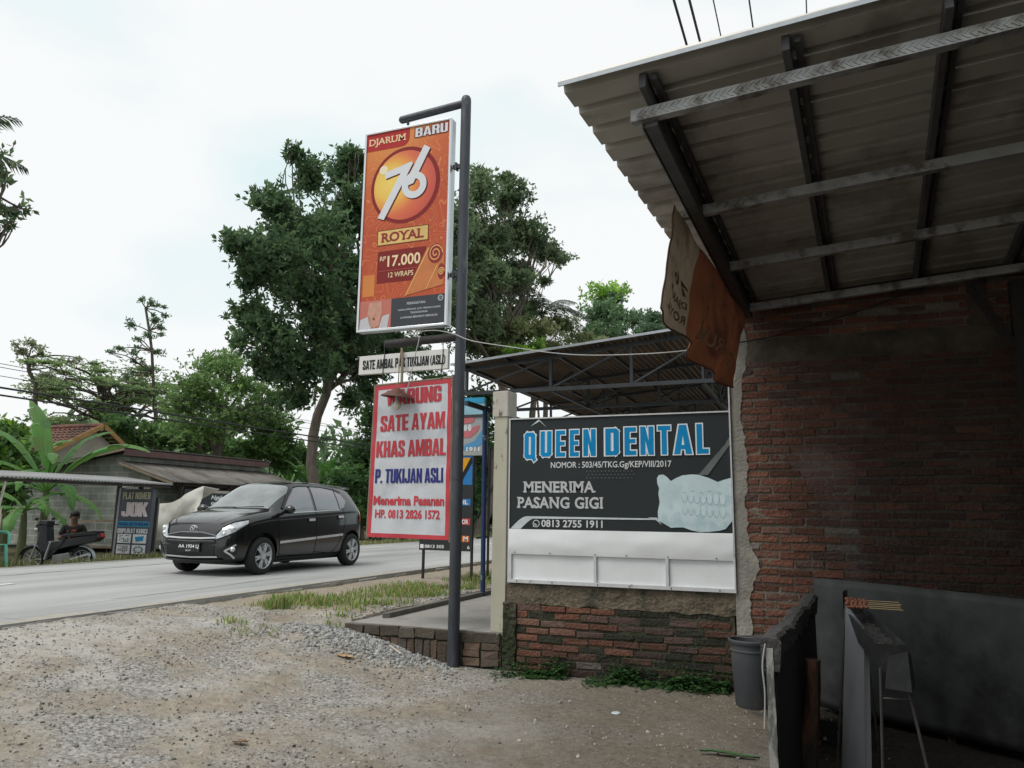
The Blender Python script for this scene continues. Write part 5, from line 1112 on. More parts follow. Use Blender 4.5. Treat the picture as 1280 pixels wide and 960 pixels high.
MB().box((-17.6, Y0_ - .012, 1.98), (-17.05, Y0_ - .002, 2.08)).build('vent_slot', BLACK, sh)
mb = MB(); mb.box((-17.9, Y0_ - .02, .3), (-17.1, Y0_ - .001, 1.75)); mb.build('door', mat('weathered door board', (.12, .115, .105), .85, var=.25, scale=4, stretch=(4, 4, .4)), sh)
sb = thing('shop_banner', 'dark printed food stall banner under the lean-to roof behind the car', 'banner', (-16.05, 18, 1.3))
def sbp(y, z, d=0.0): return (-16.02 + d, y, z)
MB().box((-16.06, 16.25, 1.30), (-16.02, 19.6, 1.92)).build('banner_cloth', mat('black banner', (.03, .035, .04), .6, var=.3, scale=2), sb)
mb = MB()
for a, b, c, d in ((16.9, 18.4, 1.84, 1.91), (18.45, 18.55, 1.84, 1.91), (18.65, 19.4, 1.84, 1.91)): poly(mb, [(a, c), (b, c), (b, d), (a, d)], .004, sbp)
mb.build('top_strip', paint('beige strip', (.42, .38, .33)), sb)
text('Ngalup Sneak', (-16.02, 17.25, 1.63), (0, 1, 0), (0, 0, 1), 1.2, .15, WHITE, sb, bold=.03, lift=.005, shear=.2)
text('0821', (-16.02, 17.25, 1.51), (0, 1, 0), (0, 0, 1), .5, .08, WHITE, sb, bold=.05, lift=.005)
mb = MB()
for k in range(3):
    for j in range(3): a = 16.75 + .62 * k; poly(mb, [(a, 1.33 + .05 * j), (a + .34 + .05 * ((k + j) % 3), 1.33 + .05 * j), (a + .34 + .05 * ((k + j) % 3), 1.355 + .05 * j), (a, 1.355 + .05 * j)], .004, sbp)
poly(mb, [(18.85, 1.75), (19.3, 1.75), (19.1, 1.62)], .004, sbp); mb.build('small_print', LG, sb)

# house with a red tiled roof behind the shed
rh = thing('tiled_house', 'cream house with a red tiled gable roof behind the block shed', 'house', (-24, 20, .38))
def tile_mat():
    m = mat('red clay tile', (.135, .062, .045), .85, var=.3, scale=6, col2=(.06, .035, .03), mscale=1.4, bump=.2); return m
XA, XB, YR, ZR, YE, ZE, YB, ZB = -22.0, -27.5, 18.36, 4.02, 16.0, 2.75, 20.4, 2.7
mb = MB(); n = 26
for side, (ye, ze) in enumerate(((YE, ZE), (YB, ZB))):
    for r in range(12):
        t0, t1 = r / 12, (r + 1) / 12
        V = []
        for i in range(n * 4 + 1):
            x = XA + .25 + (XB - XA - .25) * i / (n * 4); w = .022 * math.cos(i * math.pi / 2)
            V += [(x, YR + (ye - YR) * t0, ZR + (ze - ZR) * t0 + w), (x, YR + (ye - YR) * t1, ZR + (ze - ZR) * t1 + w + .03)]
        mb.add(V, [(2 * i, 2 * i + 1, 2 * i + 3, 2 * i + 2) for i in range(n * 4)])
mb.build('roof', tile_mat(), rh, smooth=True)
mb = MB(); mb.tube([(XA + .27, YR, ZR + .04), (XB, YR, ZR + .04)], .085, 8); mb.build('ridge', MATS['red clay tile'], rh, smooth=True)
mb = MB(); mb.add([(XA - .15, YE + .5, .3), (XA - .15, YB - .4, .3), (XA - .15, YB - .4, ZB + .2), (XA - .15, YR, ZR - .12), (XA - .15, YE + .5, ZE + .2)], [(0, 1, 2, 3, 4)]); mb.add([(XA - .15, YE + .5, .3), (XB, YE + .5, .3), (XB, YE + .5, ZE + .25), (XA - .15, YE + .5, ZE + .25)], [(3, 2, 1, 0)])
mb.build('wall', mat('cream plaster', (.44, .40, .33), .9, var=.12, scale=2), rh)
mb = MB(); mb.beam((XA + .26, YE - .05, ZE - .02), (XA + .26, YR, ZR + .03), .03, .14); mb.beam((XA + .26, YB + .05, ZB - .02), (XA + .26, YR, ZR + .03), .03, .14); mb.build('barge_board', mat('ochre board', (.40, .23, .08), .7, var=.2), rh)
mb = MB(); mb.box((XA - .14, YR - .5, 2.3), (XA - .10, YR + .2, 2.95)); mb.build('window', mat('dark shutter', (.08, .06, .05), .7), rh)

# ------------------------------------------------------------------ roadside workshop under a corrugated awning
aw = thing('workshop_awning', 'open roadside workshop stall with a grey corrugated awning at the road edge', 'stall', (-14, 11, .38))
o = corr(-13.0, 1.90, -14.35, 2.055, 8.3, 12.85, amp=.014, pitch=.076, m=mat('old zinc awning', (.25, .25, .25), .55, var=.15, scale=3, metal=.3, col2=(.20, .11, .07), mscale=1.1, mpos=(.64, .72), stretch=(1, .5, 1)), par=aw)
mb = MB(); mb.beam((-13.06, 8.3, 1.86), (-13.06, 12.8, 1.855), .04, .05); mb.beam((-14.28, 8.3, 2.01), (-14.28, 12.8, 2.01), .05, .06)
for y in (8.9, 10.2, 11.5, 12.7): mb.beam((-13.05, y, 1.87), (-14.32, y, 2.02), .035, .04)
mb.build('roof_frame', sw, aw)
for x, y in ((-13.1, 8.75), (-14.28, 12.6), (-13.75, 12.7), (-14.28, 9.0)): MB().beam((x, y, .30), (x, y, 1.95 if x > -14 else 2.0), .07, .07).build('post', sw, aw)
mb = MB(); mb.beam((-15.3, 12.55, 1.10), (-13.75, 12.70, 1.12), .05, .05); mb.beam((-14.9, 12.55, .55), (-13.8, 12.70, .55), .05, .05); mb.build('rail', MATS['old wood'], aw)
mb = MB(); mb.box((-13.72, 12.72, .35), (-13.25, 12.76, 1.62)); mb.build('side_board', mat('grey ply board', (.13, .125, .115), .85, var=.2, scale=3), aw)
pb = MB(); pb.cyl((-13.15, 9.06, .3), (-13.15, 9.06, 1.9), .03, n=10)
tag(pb.build('pipe_post', bpm, smooth=True, label='blue pipe post at the left edge under the awning', cat='post'))
pb = MB(); pb.tube([(-13.08, 8.9, .6), (-13.08, 9.12, 1.35), (-13.08, 9.2, 1.92)], .022, 8)
tag(pb.build('bamboo_pole', mat('grey bamboo', (.42, .39, .33), .7), smooth=True, label='pale slanting bamboo pole at the left end of the awning', cat='pole'))

jk = thing('key_shop_sign', 'upright dark PLAT NOMER JOK sign board at the far road edge', 'sign', (-13.65, 12.45, .40))
JX0, JX1, JZ0, JZ1, JY = -14.06, -13.16, .42, 1.80, 12.47
def jp(u, v, d=0.0): return (JX0 + (JX1 - JX0) * u - .04 * (1 - v), JY - d, JZ0 + (JZ1 - JZ0) * v)
def jbox(name, u0, u1, v0, v1, d0, d1, m):
    mb = MB(); mb.hexa([jp(u0, v0, d0), jp(u1, v0, d0), jp(u1, v0, d1), jp(u0, v0, d1), jp(u0, v1, d0), jp(u1, v1, d0), jp(u1, v1, d1), jp(u0, v1, d1)]); return mb.build(name, m, jk)
jbox('board', 0, 1, 0, 1, 0, -.10, mat('dark sign print', (.07, .075, .095), .5, var=.2, scale=2))
jbox('side_post', -.06, -.002, -.03, 1.02, .01, -.11, mat('grey sign post', (.30, .31, .32), .6))
jbox('cyan_band', .02, .985, .425, .505, .004, .0, paint('cyan band print', (.05, .36, .52)))
JW, JH = JX1 - JX0, JZ1 - JZ0
def jt(t, u0, u1, v, h, m, bold=.04, **k): text(t, jp(u0, v, .005), U, Vv, (u1 - u0) * JW, h * JH, m, jk, bold=bold, lift=.002, **k)
jt('PLAT NOMER', .08, .95, .845, .105, paint('pale yellow print', (.62, .60, .42)), block=True); jt('JOK', .10, .90, .585, .205, paint('pale pink print', (.80, .66, .68)), block=True, out=(.03, WHITE))
jt('NAMA BATU NISAN', .04, .965, .437, .055, NAVY, block=True); jt('DUPLIKAT KUNCI', .03, .97, .325, .070, WHITE, block=True)
for i, (u0, v0) in enumerate(((.05, .175), (.53, .175), (.05, .015), (.53, .015))):
    jbox('picture_tile', u0, u0 + .42, v0, v0 + .135, .004, 0, WHITE)
    mb = MB(); rng = random.Random(i)
    if i == 1: poly(mb, [(.60, .27), (.88, .29), (.86, .215), (.64, .20)], .008, jp)
    elif i == 3:
        for k in range(9): t = k * .7; cx, cv = .74 + .13 * math.cos(t), .08 + .042 * math.sin(t); poly(mb, [(cx - .035, cv - .01), (cx + .02, cv - .012), (cx + .035, cv + .01), (cx - .02, cv + .012)], .008, jp)
    else:
        for r in range(5):
            for c in range(5): 
                if rng.random() < .75: a, b = u0 + .05 + .065 * c, v0 + .018 + .022 * r; poly(mb, [(a, b), (a + .05, b), (a + .05, b + .014), (a, b + .014)], .008, jp)
    mb.build('picture', [paint('grey teal print', (.10, .19, .20)), CYAN, paint('grey ink', (.14, .16, .18)), paint('teal ink', (.06, .16, .22))][i], jk)

# cream tarpaulin over a cart
def tarp():
    mb = MB(); n, m = 26, 20; cx0, cx1, y = -14.45, -12.85, 13.55
    def fn(u, v):
        # over the top and down the two faces
        top = 1.42 + .46 * u ** 1.5 + .035 * math.sin(u * 9); x = cx0 + (cx1 - cx0) * u
        if v < .25: k = v / .25; yy = y + .55 * (1 - k); z = top - .05 * (1 - k)
        else: k = (v - .25) / .75; yy = y - .10 * k + .05 * math.sin(k * 5 + u * 6) * (.3 + k); z = top - (.95 - .32 * abs(u - .45)) * k * (1 - .18 * u)
        f = .045 * mnoise.noise((u * 4, v * 3, 2)) + .03 * mnoise.noise((u * 9, v * 5, 7)) + .03 * math.sin(u * 10 - v * 6)
        return (x + .05 * mnoise.noise((u * 5, v * 5, 4)) + .06 * v * (u - .5), yy + f, z)
    mb.grid(fn, n, m); o = mb.build('tarpaulin', mat('cream tarpaulin', (.66, .64, .58), .65, var=.08, scale=3, col2=(.50, .48, .43), mscale=2.5), smooth=True, label='crumpled cream tarpaulin draped over a cart behind the black car', cat='tarpaulin')
    s = o.modifiers.new('thickness', 'SOLIDIFY'); s.thickness = .006
tarp()
ct = thing('covered_cart', 'dark wooden cart under the cream tarpaulin', 'cart', (-13.7, 13.8, .3)); mb = MB(); mb.box((-14.35, 13.68, .75), (-13.05, 14.05, 1.30)); mb.build('body', sw, ct)
mb = MB()
for x in (-14.2, -13.2): mb.beam((x, 13.85, .15), (x, 13.85, .75), .05, .05)
mb.build('leg', sw, ct)

# ------------------------------------------------------------------ people (skin modifier bodies)
def skin_mesh(name, J, E, m, parent, root, sub=2):
    "J: name -> (x, y, z, r) ; E: pairs"
    bm = bmesh.new(); sk = bm.verts.layers.skin.verify(); vs = {}
    o = ORG[parent.name] if parent else Vector((0, 0, 0))
    for k, (x, y, z, r) in J.items():
        v = bm.verts.new(Vector((x, y, z)) - o); rr = r if isinstance(r, tuple) else (r, r); v[sk].radius = rr; v[sk].use_root = (k == root); vs[k] = v
    for a, b in E: bm.edges.new((vs[a], vs[b]))
    me = bpy.data.meshes.new(name); bm.to_mesh(me); bm.free(); t = bpy.data.objects.new('tmp', me); COL.objects.link(t)
    s = t.modifiers.new('skin', 'SKIN'); s.use_smooth_shade = True; d = t.modifiers.new('sub', 'SUBSURF'); d.levels = sub; d.render_levels = sub
    dg = bpy.context.evaluated_depsgraph_get(); r = bpy.data.meshes.new_from_object(t.evaluated_get(dg)); bpy.data.objects.remove(t); bpy.data.meshes.remove(me)
    r.name = name; r.materials.clear(); r.materials.append(m); r.polygons.foreach_set('use_smooth', [True] * len(r.polygons))
    ob = bpy.data.objects.new(name, r); COL.objects.link(ob); ob.parent = parent; return ob
SKIN = mat('brown skin', (.17, .085, .055), .6, var=.1, scale=8); HAIR = mat('black hair', (.012, .011, .011), .6)
def seated(label, px, py_, z0, face, shirt, trousers, motif=None):
    t = thing('person', label, 'person', (px, py_, z0)); c, s = math.cos(face), math.sin(face)
    def P(a, b, z): return (px + a * c - b * s, py_ + a * s + b * c, z0 + z)       # a to the person's left-right, b away from the front
    def j(a, b, z, r): return (*P(a, b, z), r)
    H = .38
    J = {'pel': j(0, .0, H, .13), 'sp1': j(0, .0, H + .18, .125), 'sp2': j(0, -.03, H + .36, .14), 'nk': j(0, -.04, H + .50, .055), 'hd': j(0, -.055, H + .60, .078), 'hd2': j(0, -.05, H + .71, .078)}
    E = [('pel', 'sp1'), ('sp1', 'sp2'), ('sp2', 'nk'), ('nk', 'hd'), ('hd', 'hd2')]
    for k, q in (('l', -1), ('r', 1)):
        J.update({'sh' + k: j(q * .17, -.03, H + .42, .062), 'el' + k: j(q * .25, -.10, H + .19, .045), 'wr' + k: j(q * .13, -.33, H + .27, .032), 'ha' + k: j(q * .09, -.39, H + .28, .034),
                  'hp' + k: j(q * .10, -.04, H - .02, .085), 'kn' + k: j(q * .17, -.38, H + .20, .062), 'an' + k: j(q * .16, -.40, .07, .042), 'ft' + k: j(q * .17, -.54, .035, .036)})
        E += [('sp2', 'sh' + k), ('sh' + k, 'el' + k), ('el' + k, 'wr' + k), ('wr' + k, 'ha' + k), ('pel', 'hp' + k), ('hp' + k, 'kn' + k), ('kn' + k, 'an' + k), ('an' + k, 'ft' + k)]
    skin_mesh('body', J, E, SKIN, t, 'pel')
    f = 1.16; g = lambda n, k=f: (*J[n][:3], J[n][3] * k)
    el = lambda k: tuple(J['sh' + k][i] * .25 + J['el' + k][i] * .75 for i in range(3))
    JS = {'a': g('pel'), 'b': g('sp1'), 'c': g('sp2', 1.12), 'd': (*[J['sp2'][i] * .35 + J['nk'][i] * .65 for i in range(3)], .075), 'l1': g('shl', 1.25), 'l2': (*el('l'), .066), 'r1': g('shr', 1.25), 'r2': (*el('r'), .066)}
    skin_mesh('shirt', JS, [('a', 'b'), ('b', 'c'), ('c', 'd'), ('c', 'l1'), ('l1', 'l2'), ('c', 'r1'), ('r1', 'r2')], shirt, t, 'a')
    JT = {'a': g('pel', 1.1), 'l0': g('hpl'), 'l1': g('knl'), 'l2': (*[J['knl'][i] * .2 + J['anl'][i] * .8 for i in range(3)], .062), 'r0': g('hpr'), 'r1': g('knr'), 'r2': (*[J['knr'][i] * .2 + J['anr'][i] * .8 for i in range(3)], .062)}
    skin_mesh('trousers', JT, [('a', 'l0'), ('l0', 'l1'), ('l1', 'l2'), ('a', 'r0'), ('r0', 'r1'), ('r1', 'r2')], trousers, t, 'a')
    mb = MB(); q = P(0, -.035, H + .70); mb.sph(q, (.094, .098, .085), 16, 10); mb.V = [v if v[2] > q[2] - .02 or True else v for v in mb.V]; mb.build('hair', HAIR, t, smooth=True)
    mb = MB()
    for q_ in (-1, 1): mb.sph(P(q_ * .032, -.132, H + .655), .011, 8, 6)
    mb.build('eye', mat('eye', (.03, .025, .02), .3), t, smooth=True)
    mb = MB(); mb.sph(P(0, -.140, H + .625), (.014, .016, .022), 8, 6); mb.build('nose', SKIN, t, smooth=True)
    mb = MB(); mb.sph(P(0, -.132, H + .585), (.026, .008, .007), 8, 6); mb.build('mouth', mat('lips', (.14, .05, .045), .5), t, smooth=True)
    for q_ in (-1, 1): mb = MB(); mb.sph(P(q_ * .085, -.045, H + .64), (.012, .02, .03), 8, 6); mb.build('ear', SKIN, t, smooth=True)
    for q_ in (-1, 1):
        for k in range(5):
            a0 = P(q_ * (.06 + .016 * k), -.405, H + .275); a1 = P(q_ * (.06 + .016 * k), -.45 - .008 * (k in (1, 2, 3)), H + .245); mb = MB(); mb.tube([a0, a1], [.009, .007], 6); mb.build('finger', SKIN, t, smooth=True)
    if motif:
        mb = MB(); rng = random.Random(3)
        for _ in range(26): a, z = rng.uniform(-.10, .10), rng.uniform(.16, .38); q = P(a, -.185 - .02 * (z - .2) + abs(a) * .18, H + z); mb.sph(q, (.016, .012, .020), 6, 4)
        mb.build('shirt_print', motif, t, smooth=True)
    return t
blk = mat('black cotton', (.014, .014, .016), .85); seated('person in a black shirt with an orange print sitting behind the motorbike', -14.82, 12.02, .17, R_(48) , blk, mat('dark trousers', (.03, .03, .04), .85), mat('orange shirt print', (.36, .09, .035), .8, var=.5, scale=30))
pt = mat('dark jacket', (.045, .035, .035), .85); seated('person in a dark jacket sitting at the left edge beside the green chair', -14.15, 9.62, .20, R_(60), pt, mat('brown trousers', (.07, .045, .04), .85))
bn = thing('wooden_bench', 'low wooden bench the person behind the motorbike sits on', 'bench', (-14.78, 12.15, .38)); MB().box((-15.3, 12.0, .30), (-14.1, 12.32, .335)).build('seat', MATS['old wood'], bn)
for x in (-15.2, -14.2): MB().box((x, 12.05, .14), (x + .05, 12.28, .30)).build('leg', MATS['old wood'], bn)
st = thing('stool', 'low wooden stool under the person in the dark jacket', 'stool', (-14.15, 9.62, .38)); MB().box((-14.33, 9.45, .33), (-13.97, 9.80, .355)).build('seat', MATS['old wood'], st)
for x, y in ((-14.3, 9.5), (-14.03, 9.5), (-14.3, 9.74), (-14.03, 9.74)): MB().beam((x, y, .14), (x, y, .33), .035, .035).build('leg', MATS['old wood'], st)
# green plastic chair
gc = thing('plastic_chair', 'mint green plastic chair cut off by the left picture edge', 'chair', (-13.15, 9.02, .40)); gpl = mat('mint green plastic', (.12, .42, .32), .4, var=.06)
cx, cy = -13.12, 9.02
mb = MB(); mb.grid(lambda u, v: (cx - .22 + .44 * u, cy - .21 + .42 * v, .76 + .012 * math.cos(u * 6) - .02 * math.sin(u * math.pi) * math.sin(v * math.pi)), 10, 10); o = mb.build('seat', gpl, gc, smooth=True); o.modifiers.new('t', 'SOLIDIFY').thickness = .018
mb = MB(); mb.grid(lambda u, v: (cx - .21 - .10 * v - .02 * math.sin(u * math.pi), cy - .20 + .40 * u, .76 + .42 * v - .03 * (2 * u - 1) ** 2), 10, 8); o = mb.build('backrest', gpl, gc, smooth=True); o.modifiers.new('t', 'SOLIDIFY').thickness = .018
for a, b in ((-.2, -.19), (.2, -.19), (-.2, .19), (.2, .19)): mb = MB(); mb.tube([(cx + a, cy + b, .76), (cx + a * 1.18, cy + b * 1.15, .39)], [.030, .022], 8); mb.build('leg', gpl, gc, smooth=True)
for b in (-.22, .22): mb = MB(); mb.tube(smooth_path([(cx - .28, cy + b, 1.0), (cx, cy + b, .97), (cx + .20, cy + b, .95), (cx + .23, cy + b, .76)]), .022, 8); mb.build('armrest', gpl, gc, smooth=True)

# ------------------------------------------------------------------ parked motorbike
mt = thing('motorbike', 'dark step-through motorbike parked under the awning in front of the seated person', 'motorbike', (-13.75, 11.35, .38))
MX, MY, MZ = -14.95, 11.25, .10; MD = Vector((1.24, .30, 0)).normalized(); MS = Vector((-MD.y, MD.x, 0))
def mp_(a, b, z): q = Vector((MX, MY, MZ)) + MD * a * .9 + MS * b * .9; return (q.x, q.y, MZ + z * .88)
def wheel(par, a):
    n = 28; mb = MB(); mb.tube([mp_(a, -.05, .285), mp_(a, .05, .285)], .045, 12)
    for i in range(10): t = 2 * math.pi * i / 10; mb.tube([mp_(a, 0, .285), mp_(a + .23 * math.cos(t), 0, .285 + .23 * math.sin(t))], .006, 5)
    for i in range(n): t, t2 = 2 * math.pi * i / n, 2 * math.pi * (i + 1) / n; mb.tube([mp_(a + .228 * math.cos(t), 0, .285 + .228 * math.sin(t)), mp_(a + .228 * math.cos(t2), 0, .285 + .228 * math.sin(t2))], .014, 5, False)
    w = mb.build('wheel', GALV, par, smooth=True)
    mb = MB(); V = []
    for i in range(n):
        t = 2 * math.pi * i / n
        for k in range(8): f = 2 * math.pi * k / 8; r = .255 + .032 * math.cos(f); V.append(mp_(a + r * math.cos(t), .032 * math.sin(f), .285 + r * math.sin(t)))
    mb.add(V, [(i * 8 + k, i * 8 + (k + 1) % 8, ((i + 1) % n) * 8 + (k + 1) % 8, ((i + 1) % n) * 8 + k) for i in range(n) for k in range(8)]); mb.build('tyre', RUBBER, w, smooth=True)
wheel(mt, 0); wheel(mt, 1.22)
bkp = mat('dark blue black fairing', (.018, .02, .028), .3, var=.1, coat=.4)
def mprism(name, pts, w, m, b0=0.0):
    mb = MB(); mb.prism(pts, Vector(mp_(0, b0 - w / 2, 0)), MD, Vector((0, 0, 1)), MS * w); return mb.build(name, m, mt, bevel=.012)
mprism('leg_shield', [(.12, .55), (.22, .98), (.30, .98), (.36, .62), (.52, .36), (.46, .30), (.28, .42)], .22, bkp); mprism('front_fairing', [(.05, .90), (.16, 1.03), (.34, 1.02), (.32, .90), (.20, .72)], .20, bkp)
mprism('underbone', [(.44, .30), (.50, .42), (.78, .50), (1.40, .62), (1.50, .70), (1.46, .78), (.80, .66), (.62, .52), (.52, .40)], .20, bkp); mprism('engine', [(.50, .18), (.50, .34), (.86, .40), (.95, .22), (.80, .14)], .20, mat('cast engine', (.20, .20, .20), .5, metal=.5))
mprism('seat', [(.66, .70), (.70, .765), (.95, .785), (1.38, .84), (1.46, .83), (1.44, .76), (.96, .71)], .24, BLKPLASTIC)
mb = MB(); mb.tube([mp_(0, .07, .285), mp_(.20, .07, .86)], .018, 8); mb.tube([mp_(0, -.07, .285), mp_(.20, -.07, .86)], .018, 8); mb.build('front_fork', GALV, mt, smooth=True)
mb = MB(); mb.tube(smooth_path([mp_(.30, -.34, 1.06), mp_(.22, -.15, 1.08), mp_(.20, 0, 1.02), mp_(.22, .15, 1.08), mp_(.30, .34, 1.06)]), .014, 8); mb.build('handlebar', BLKPLASTIC, mt, smooth=True)
mb = MB(); mb.sph(mp_(.10, -.02, .96), (.07, .09, .06), 12, 8); mb.build('headlight', mat('headlight glass', (.50, .50, .48), .15, var=.05), mt, smooth=True)
for s_ in (-1, 1): mb = MB(); mb.tube([mp_(.24, s_ * .2, 1.07), mp_(.22, s_ * .25, 1.18)], .006, 6); mb.sph(mp_(.21, s_ * .26, 1.21), (.05, .03, .035), 10, 6); mb.build('mirror', BLKPLASTIC, mt, smooth=True)
mb = MB(); mb.tube([mp_(.75, -.13, .20), mp_(1.0, -.15, .26), mp_(1.10, -.16, .30)], .022, 8); mb.tube([mp_(1.08, -.16, .295), mp_(1.52, -.17, .42)], [.035, .045], 10); mb.build('exhaust', GALV, mt, smooth=True)
def fender(a, r, t0, t1, nm):
    mb = MB(); V = []; n = 14
    for i in range(n + 1):
        t = R_(t0 + (t1 - t0) * i / n); V += [mp_(a + r * math.cos(t), -.06, .285 + r * math.sin(t) - .02), mp_(a + (r + .02) * math.cos(t), 0, .285 + (r + .02) * math.sin(t)), mp_(a + r * math.cos(t), .06, .285 + r * math.sin(t) - .02)]
    mb.add(V, [(3 * i + k, 3 * i + k + 1, 3 * i + 4 + k, 3 * i + 3 + k) for i in range(n) for k in range(2)]); o = mb.build(nm, bkp if nm == 'front_mudguard' else GALV, mt, smooth=True); o.modifiers.new('t', 'SOLIDIFY').thickness = .006
fender(0, .32, 25, 165, 'front_mudguard'); fender(1.22, .33, -10, 100, 'rear_mudguard')
mprism('tail_light', [(1.46, .68), (1.53, .72), (1.51, .79), (1.45, .79)], .12, mat('tail red', (.35, .02, .02), .25)); mprism('crash_guard', [(.36, .25), (.40, .25), (.50, .62), (.46, .62)], .34, GALV)
# ------------------------------------------------------------------ trees
BARK = mat('grey brown bark', (.12, .10, .08), .95, var=.3, scale=9, stretch=(1, 1, .25), bump=.6, bscale=30)
def leaf_mesh(name, tips, parent, rg, leaf, n_per, cols, flat=0.0, aspect=.42, up=.25):
    "tips: (m,4) positions of leaf rosettes + brightness; each rosette gets n_per folded leaf quads"
    tips = np.asarray(tips); m = len(tips); N = m * n_per; P = np.repeat(tips[:, :3], n_per, 0)
    d = rg.normal(size=(N, 3)); d[:, 2] = d[:, 2] * (1 - flat) + up; d /= np.linalg.norm(d, axis=1)[:, None]
    u = rg.normal(size=(N, 3)); u[:, 2] *= (1 - flat); s = np.cross(d, u); s /= np.linalg.norm(s, axis=1)[:, None] + 1e-6; nn = np.cross(s, d)
    L = leaf * rg.uniform(.65, 1.2, (N, 1)); W = L * aspect * .5
    a = P + d * L * .05; b = P + d * L * .5 + s * W + nn * L * .06; c = P + d * L - nn * L * .10; e = P + d * L * .5 - s * W + nn * L * .06
    V = np.stack([a, b, c, e], 1).reshape(-1, 3); V = V - (np.array(ORG[parent.name]) if parent else 0)
    me = bpy.data.meshes.new(name); me.vertices.add(N * 4); me.vertices.foreach_set('co', V.ravel().astype(np.float32))
    me.loops.add(N * 4); me.loops.foreach_set('vertex_index', np.arange(N * 4, dtype=np.int32)); me.polygons.add(N); me.polygons.foreach_set('loop_start', np.arange(0, N * 4, 4, dtype=np.int32))
    me.update(calc_edges=True)
    C = 1.75 * np.array(cols)[rg.integers(len(cols), size=m)] * tips[:, 3:4] * rg.uniform(.8, 1.2, (m, 1)); C = np.repeat(C, n_per, 0) * rg.uniform(.8, 1.22, (N, 1)); C = np.repeat(C, 4, 0)
    at_ = me.color_attributes.new('tint', 'FLOAT_COLOR', 'POINT'); at_.data.foreach_set('color', np.concatenate([C, np.ones((N * 4, 1))], 1).ravel().astype(np.float32))
    me.materials.append(LEAFM); ob = bpy.data.objects.new(name, me); COL.objects.link(ob); ob.parent = parent; return ob
def limb(mb, a, b, r0, r1, rg, n=7, wob=.08, sag=0):
    a, b = np.array(a, float), np.array(b, float); L = np.linalg.norm(b - a); o = rg.normal(size=3); pts = []
    for i in range(n + 1):
        t = i / n; q = a + (b - a) * t + o * L * wob * math.sin(t * math.pi) + rg.normal(size=3) * L * wob * .15 * (0 < i < n); q[2] += sag * L * t * (1 - t) * 4; pts.append(q)
    mb.tube([tuple(p) for p in pts], [r0 + (r1 - r0) * i / n for i in range(n + 1)], 8); return pts
def fill(poly, n, seed, r=(.8, 1.25), dep=1.5, zr=.85):
    "clumps scattered inside a crown outline"
    rg = np.random.default_rng(seed); out = []; xs, ys = [p[0] for p in poly], [p[1] for p in poly]
    def inside(x, y):
        c = False
        for (x1, y1), (x2, y2) in zip(poly, poly[1:] + poly[:1]):
            if (y1 > y) != (y2 > y) and x < (x2 - x1) * (y - y1) / (y2 - y1) + x1: c = not c
        return c
    while len(out) < n:
        x, y = rg.uniform(min(xs), max(xs)), rg.uniform(min(ys), max(ys))
        if inside(x, y): k = rg.uniform(*r); out.append((x, y, k, k * zr, rg.uniform(-dep, dep)))
    return out
def tree(name, label, base, trunk_top, clumps, tips_n, leaf, cols, seed, group=None, r0=.3, flat=0.0, n_per=6, shell=.55, aspect=.42, trunk_r=None, bark=BARK, cat='tree', near=False):
    "clumps: (x, y, z, rx, ry, rz) in metres; tips are spread through every clump"
    rg = np.random.default_rng(seed); t = thing(name, label, cat, tuple(base), group)
    mb = MB(); top = np.array(trunk_top, float); pts = limb(mb, base - np.array([0, 0, .2]), top, r0, r0 * .55, rg, 10, .05); pts = np.array(pts)
    for i, c in enumerate(clumps):
        c3 = np.array(c[:3]); k = pts[min(len(pts) - 1, max(3, int(len(pts) * rg.uniform(.55, 1.0))))]
        if near: k = pts[int(np.argmin(np.abs(pts[:, 2] - (c3[2] - .25))))]
        if np.linalg.norm(c3 - k) > (.25 if near else .6): limb(mb, k, c3, r0 * .30, .02, rg, 7, .04 if near else .09, .05)
        for _ in range(3): 
            d = rg.normal(size=3); d /= np.linalg.norm(d); limb(mb, c3 - (c3 - k) * .25, c3 + d * np.array(c[3:6]) * .75, r0 * .11, .012, rg, 4, .1)
    mb.build('trunk', bark, t, smooth=True)
    V = np.array([c[3] * c[4] * c[5] for c in clumps]) ** (2 / 3); V /= V.sum(); tips = []
    for c, w in zip(clumps, V):
        n = max(6, int(tips_n * w)); d = rg.normal(size=(n, 3)); d /= np.linalg.norm(d, axis=1)[:, None]; rr = (shell + (1 - shell) * rg.uniform(size=(n, 1))) * rg.uniform(.75, 1.12, (n, 1))
        # small sub-clusters give an uneven outline
        k = max(4, n // 26); cent = rg.normal(size=(k, 3)); cent /= np.linalg.norm(cent, axis=1)[:, None]; pick = cent[rg.integers(k, size=n)]; d = d * .60 + pick * .62; d /= np.maximum(1, np.linalg.norm(d, axis=1)[:, None] / 1.08)
        p = np.array(c[:3]) + d * rr * np.array(c[3:6]); br = rg.uniform(.82, 1.18) * np.ones((n, 1)); tips.append(np.concatenate([p, br], 1))
    leaf_mesh('crown', np.concatenate(tips), t, rg, leaf, n_per, cols, flat, aspect); return t
def px_clumps(spec, X=None, Yv=None, depth=1.0):
    "clump centres surveyed as picture positions at one distance, with real radii; depth is scattered about the trunk's distance"
    out = []
    for i, (px, py, rx, rz, *rest) in enumerate(spec):
        off = rest[0] if rest else 0.0
        q = at(px, py, 0, X + off) if X is not None else at(px, py, 1, Yv + off); out.append((q[0], q[1], q[2], rx, rx * depth, rz))
    return out
DK = [(0.049, 0.096, 0.038), (0.063, 0.119, 0.045), (0.038, 0.077, 0.035), (0.079, 0.144, 0.052)]
MID = [(0.075, 0.143, 0.045), (0.098, 0.173, 0.054), (0.06, 0.117, 0.042), (0.128, 0.203, 0.068)]
OLV = [(0.115, 0.142, 0.061), (0.142, 0.155, 0.074), (0.095, 0.121, 0.054), (0.162, 0.176, 0.088)]
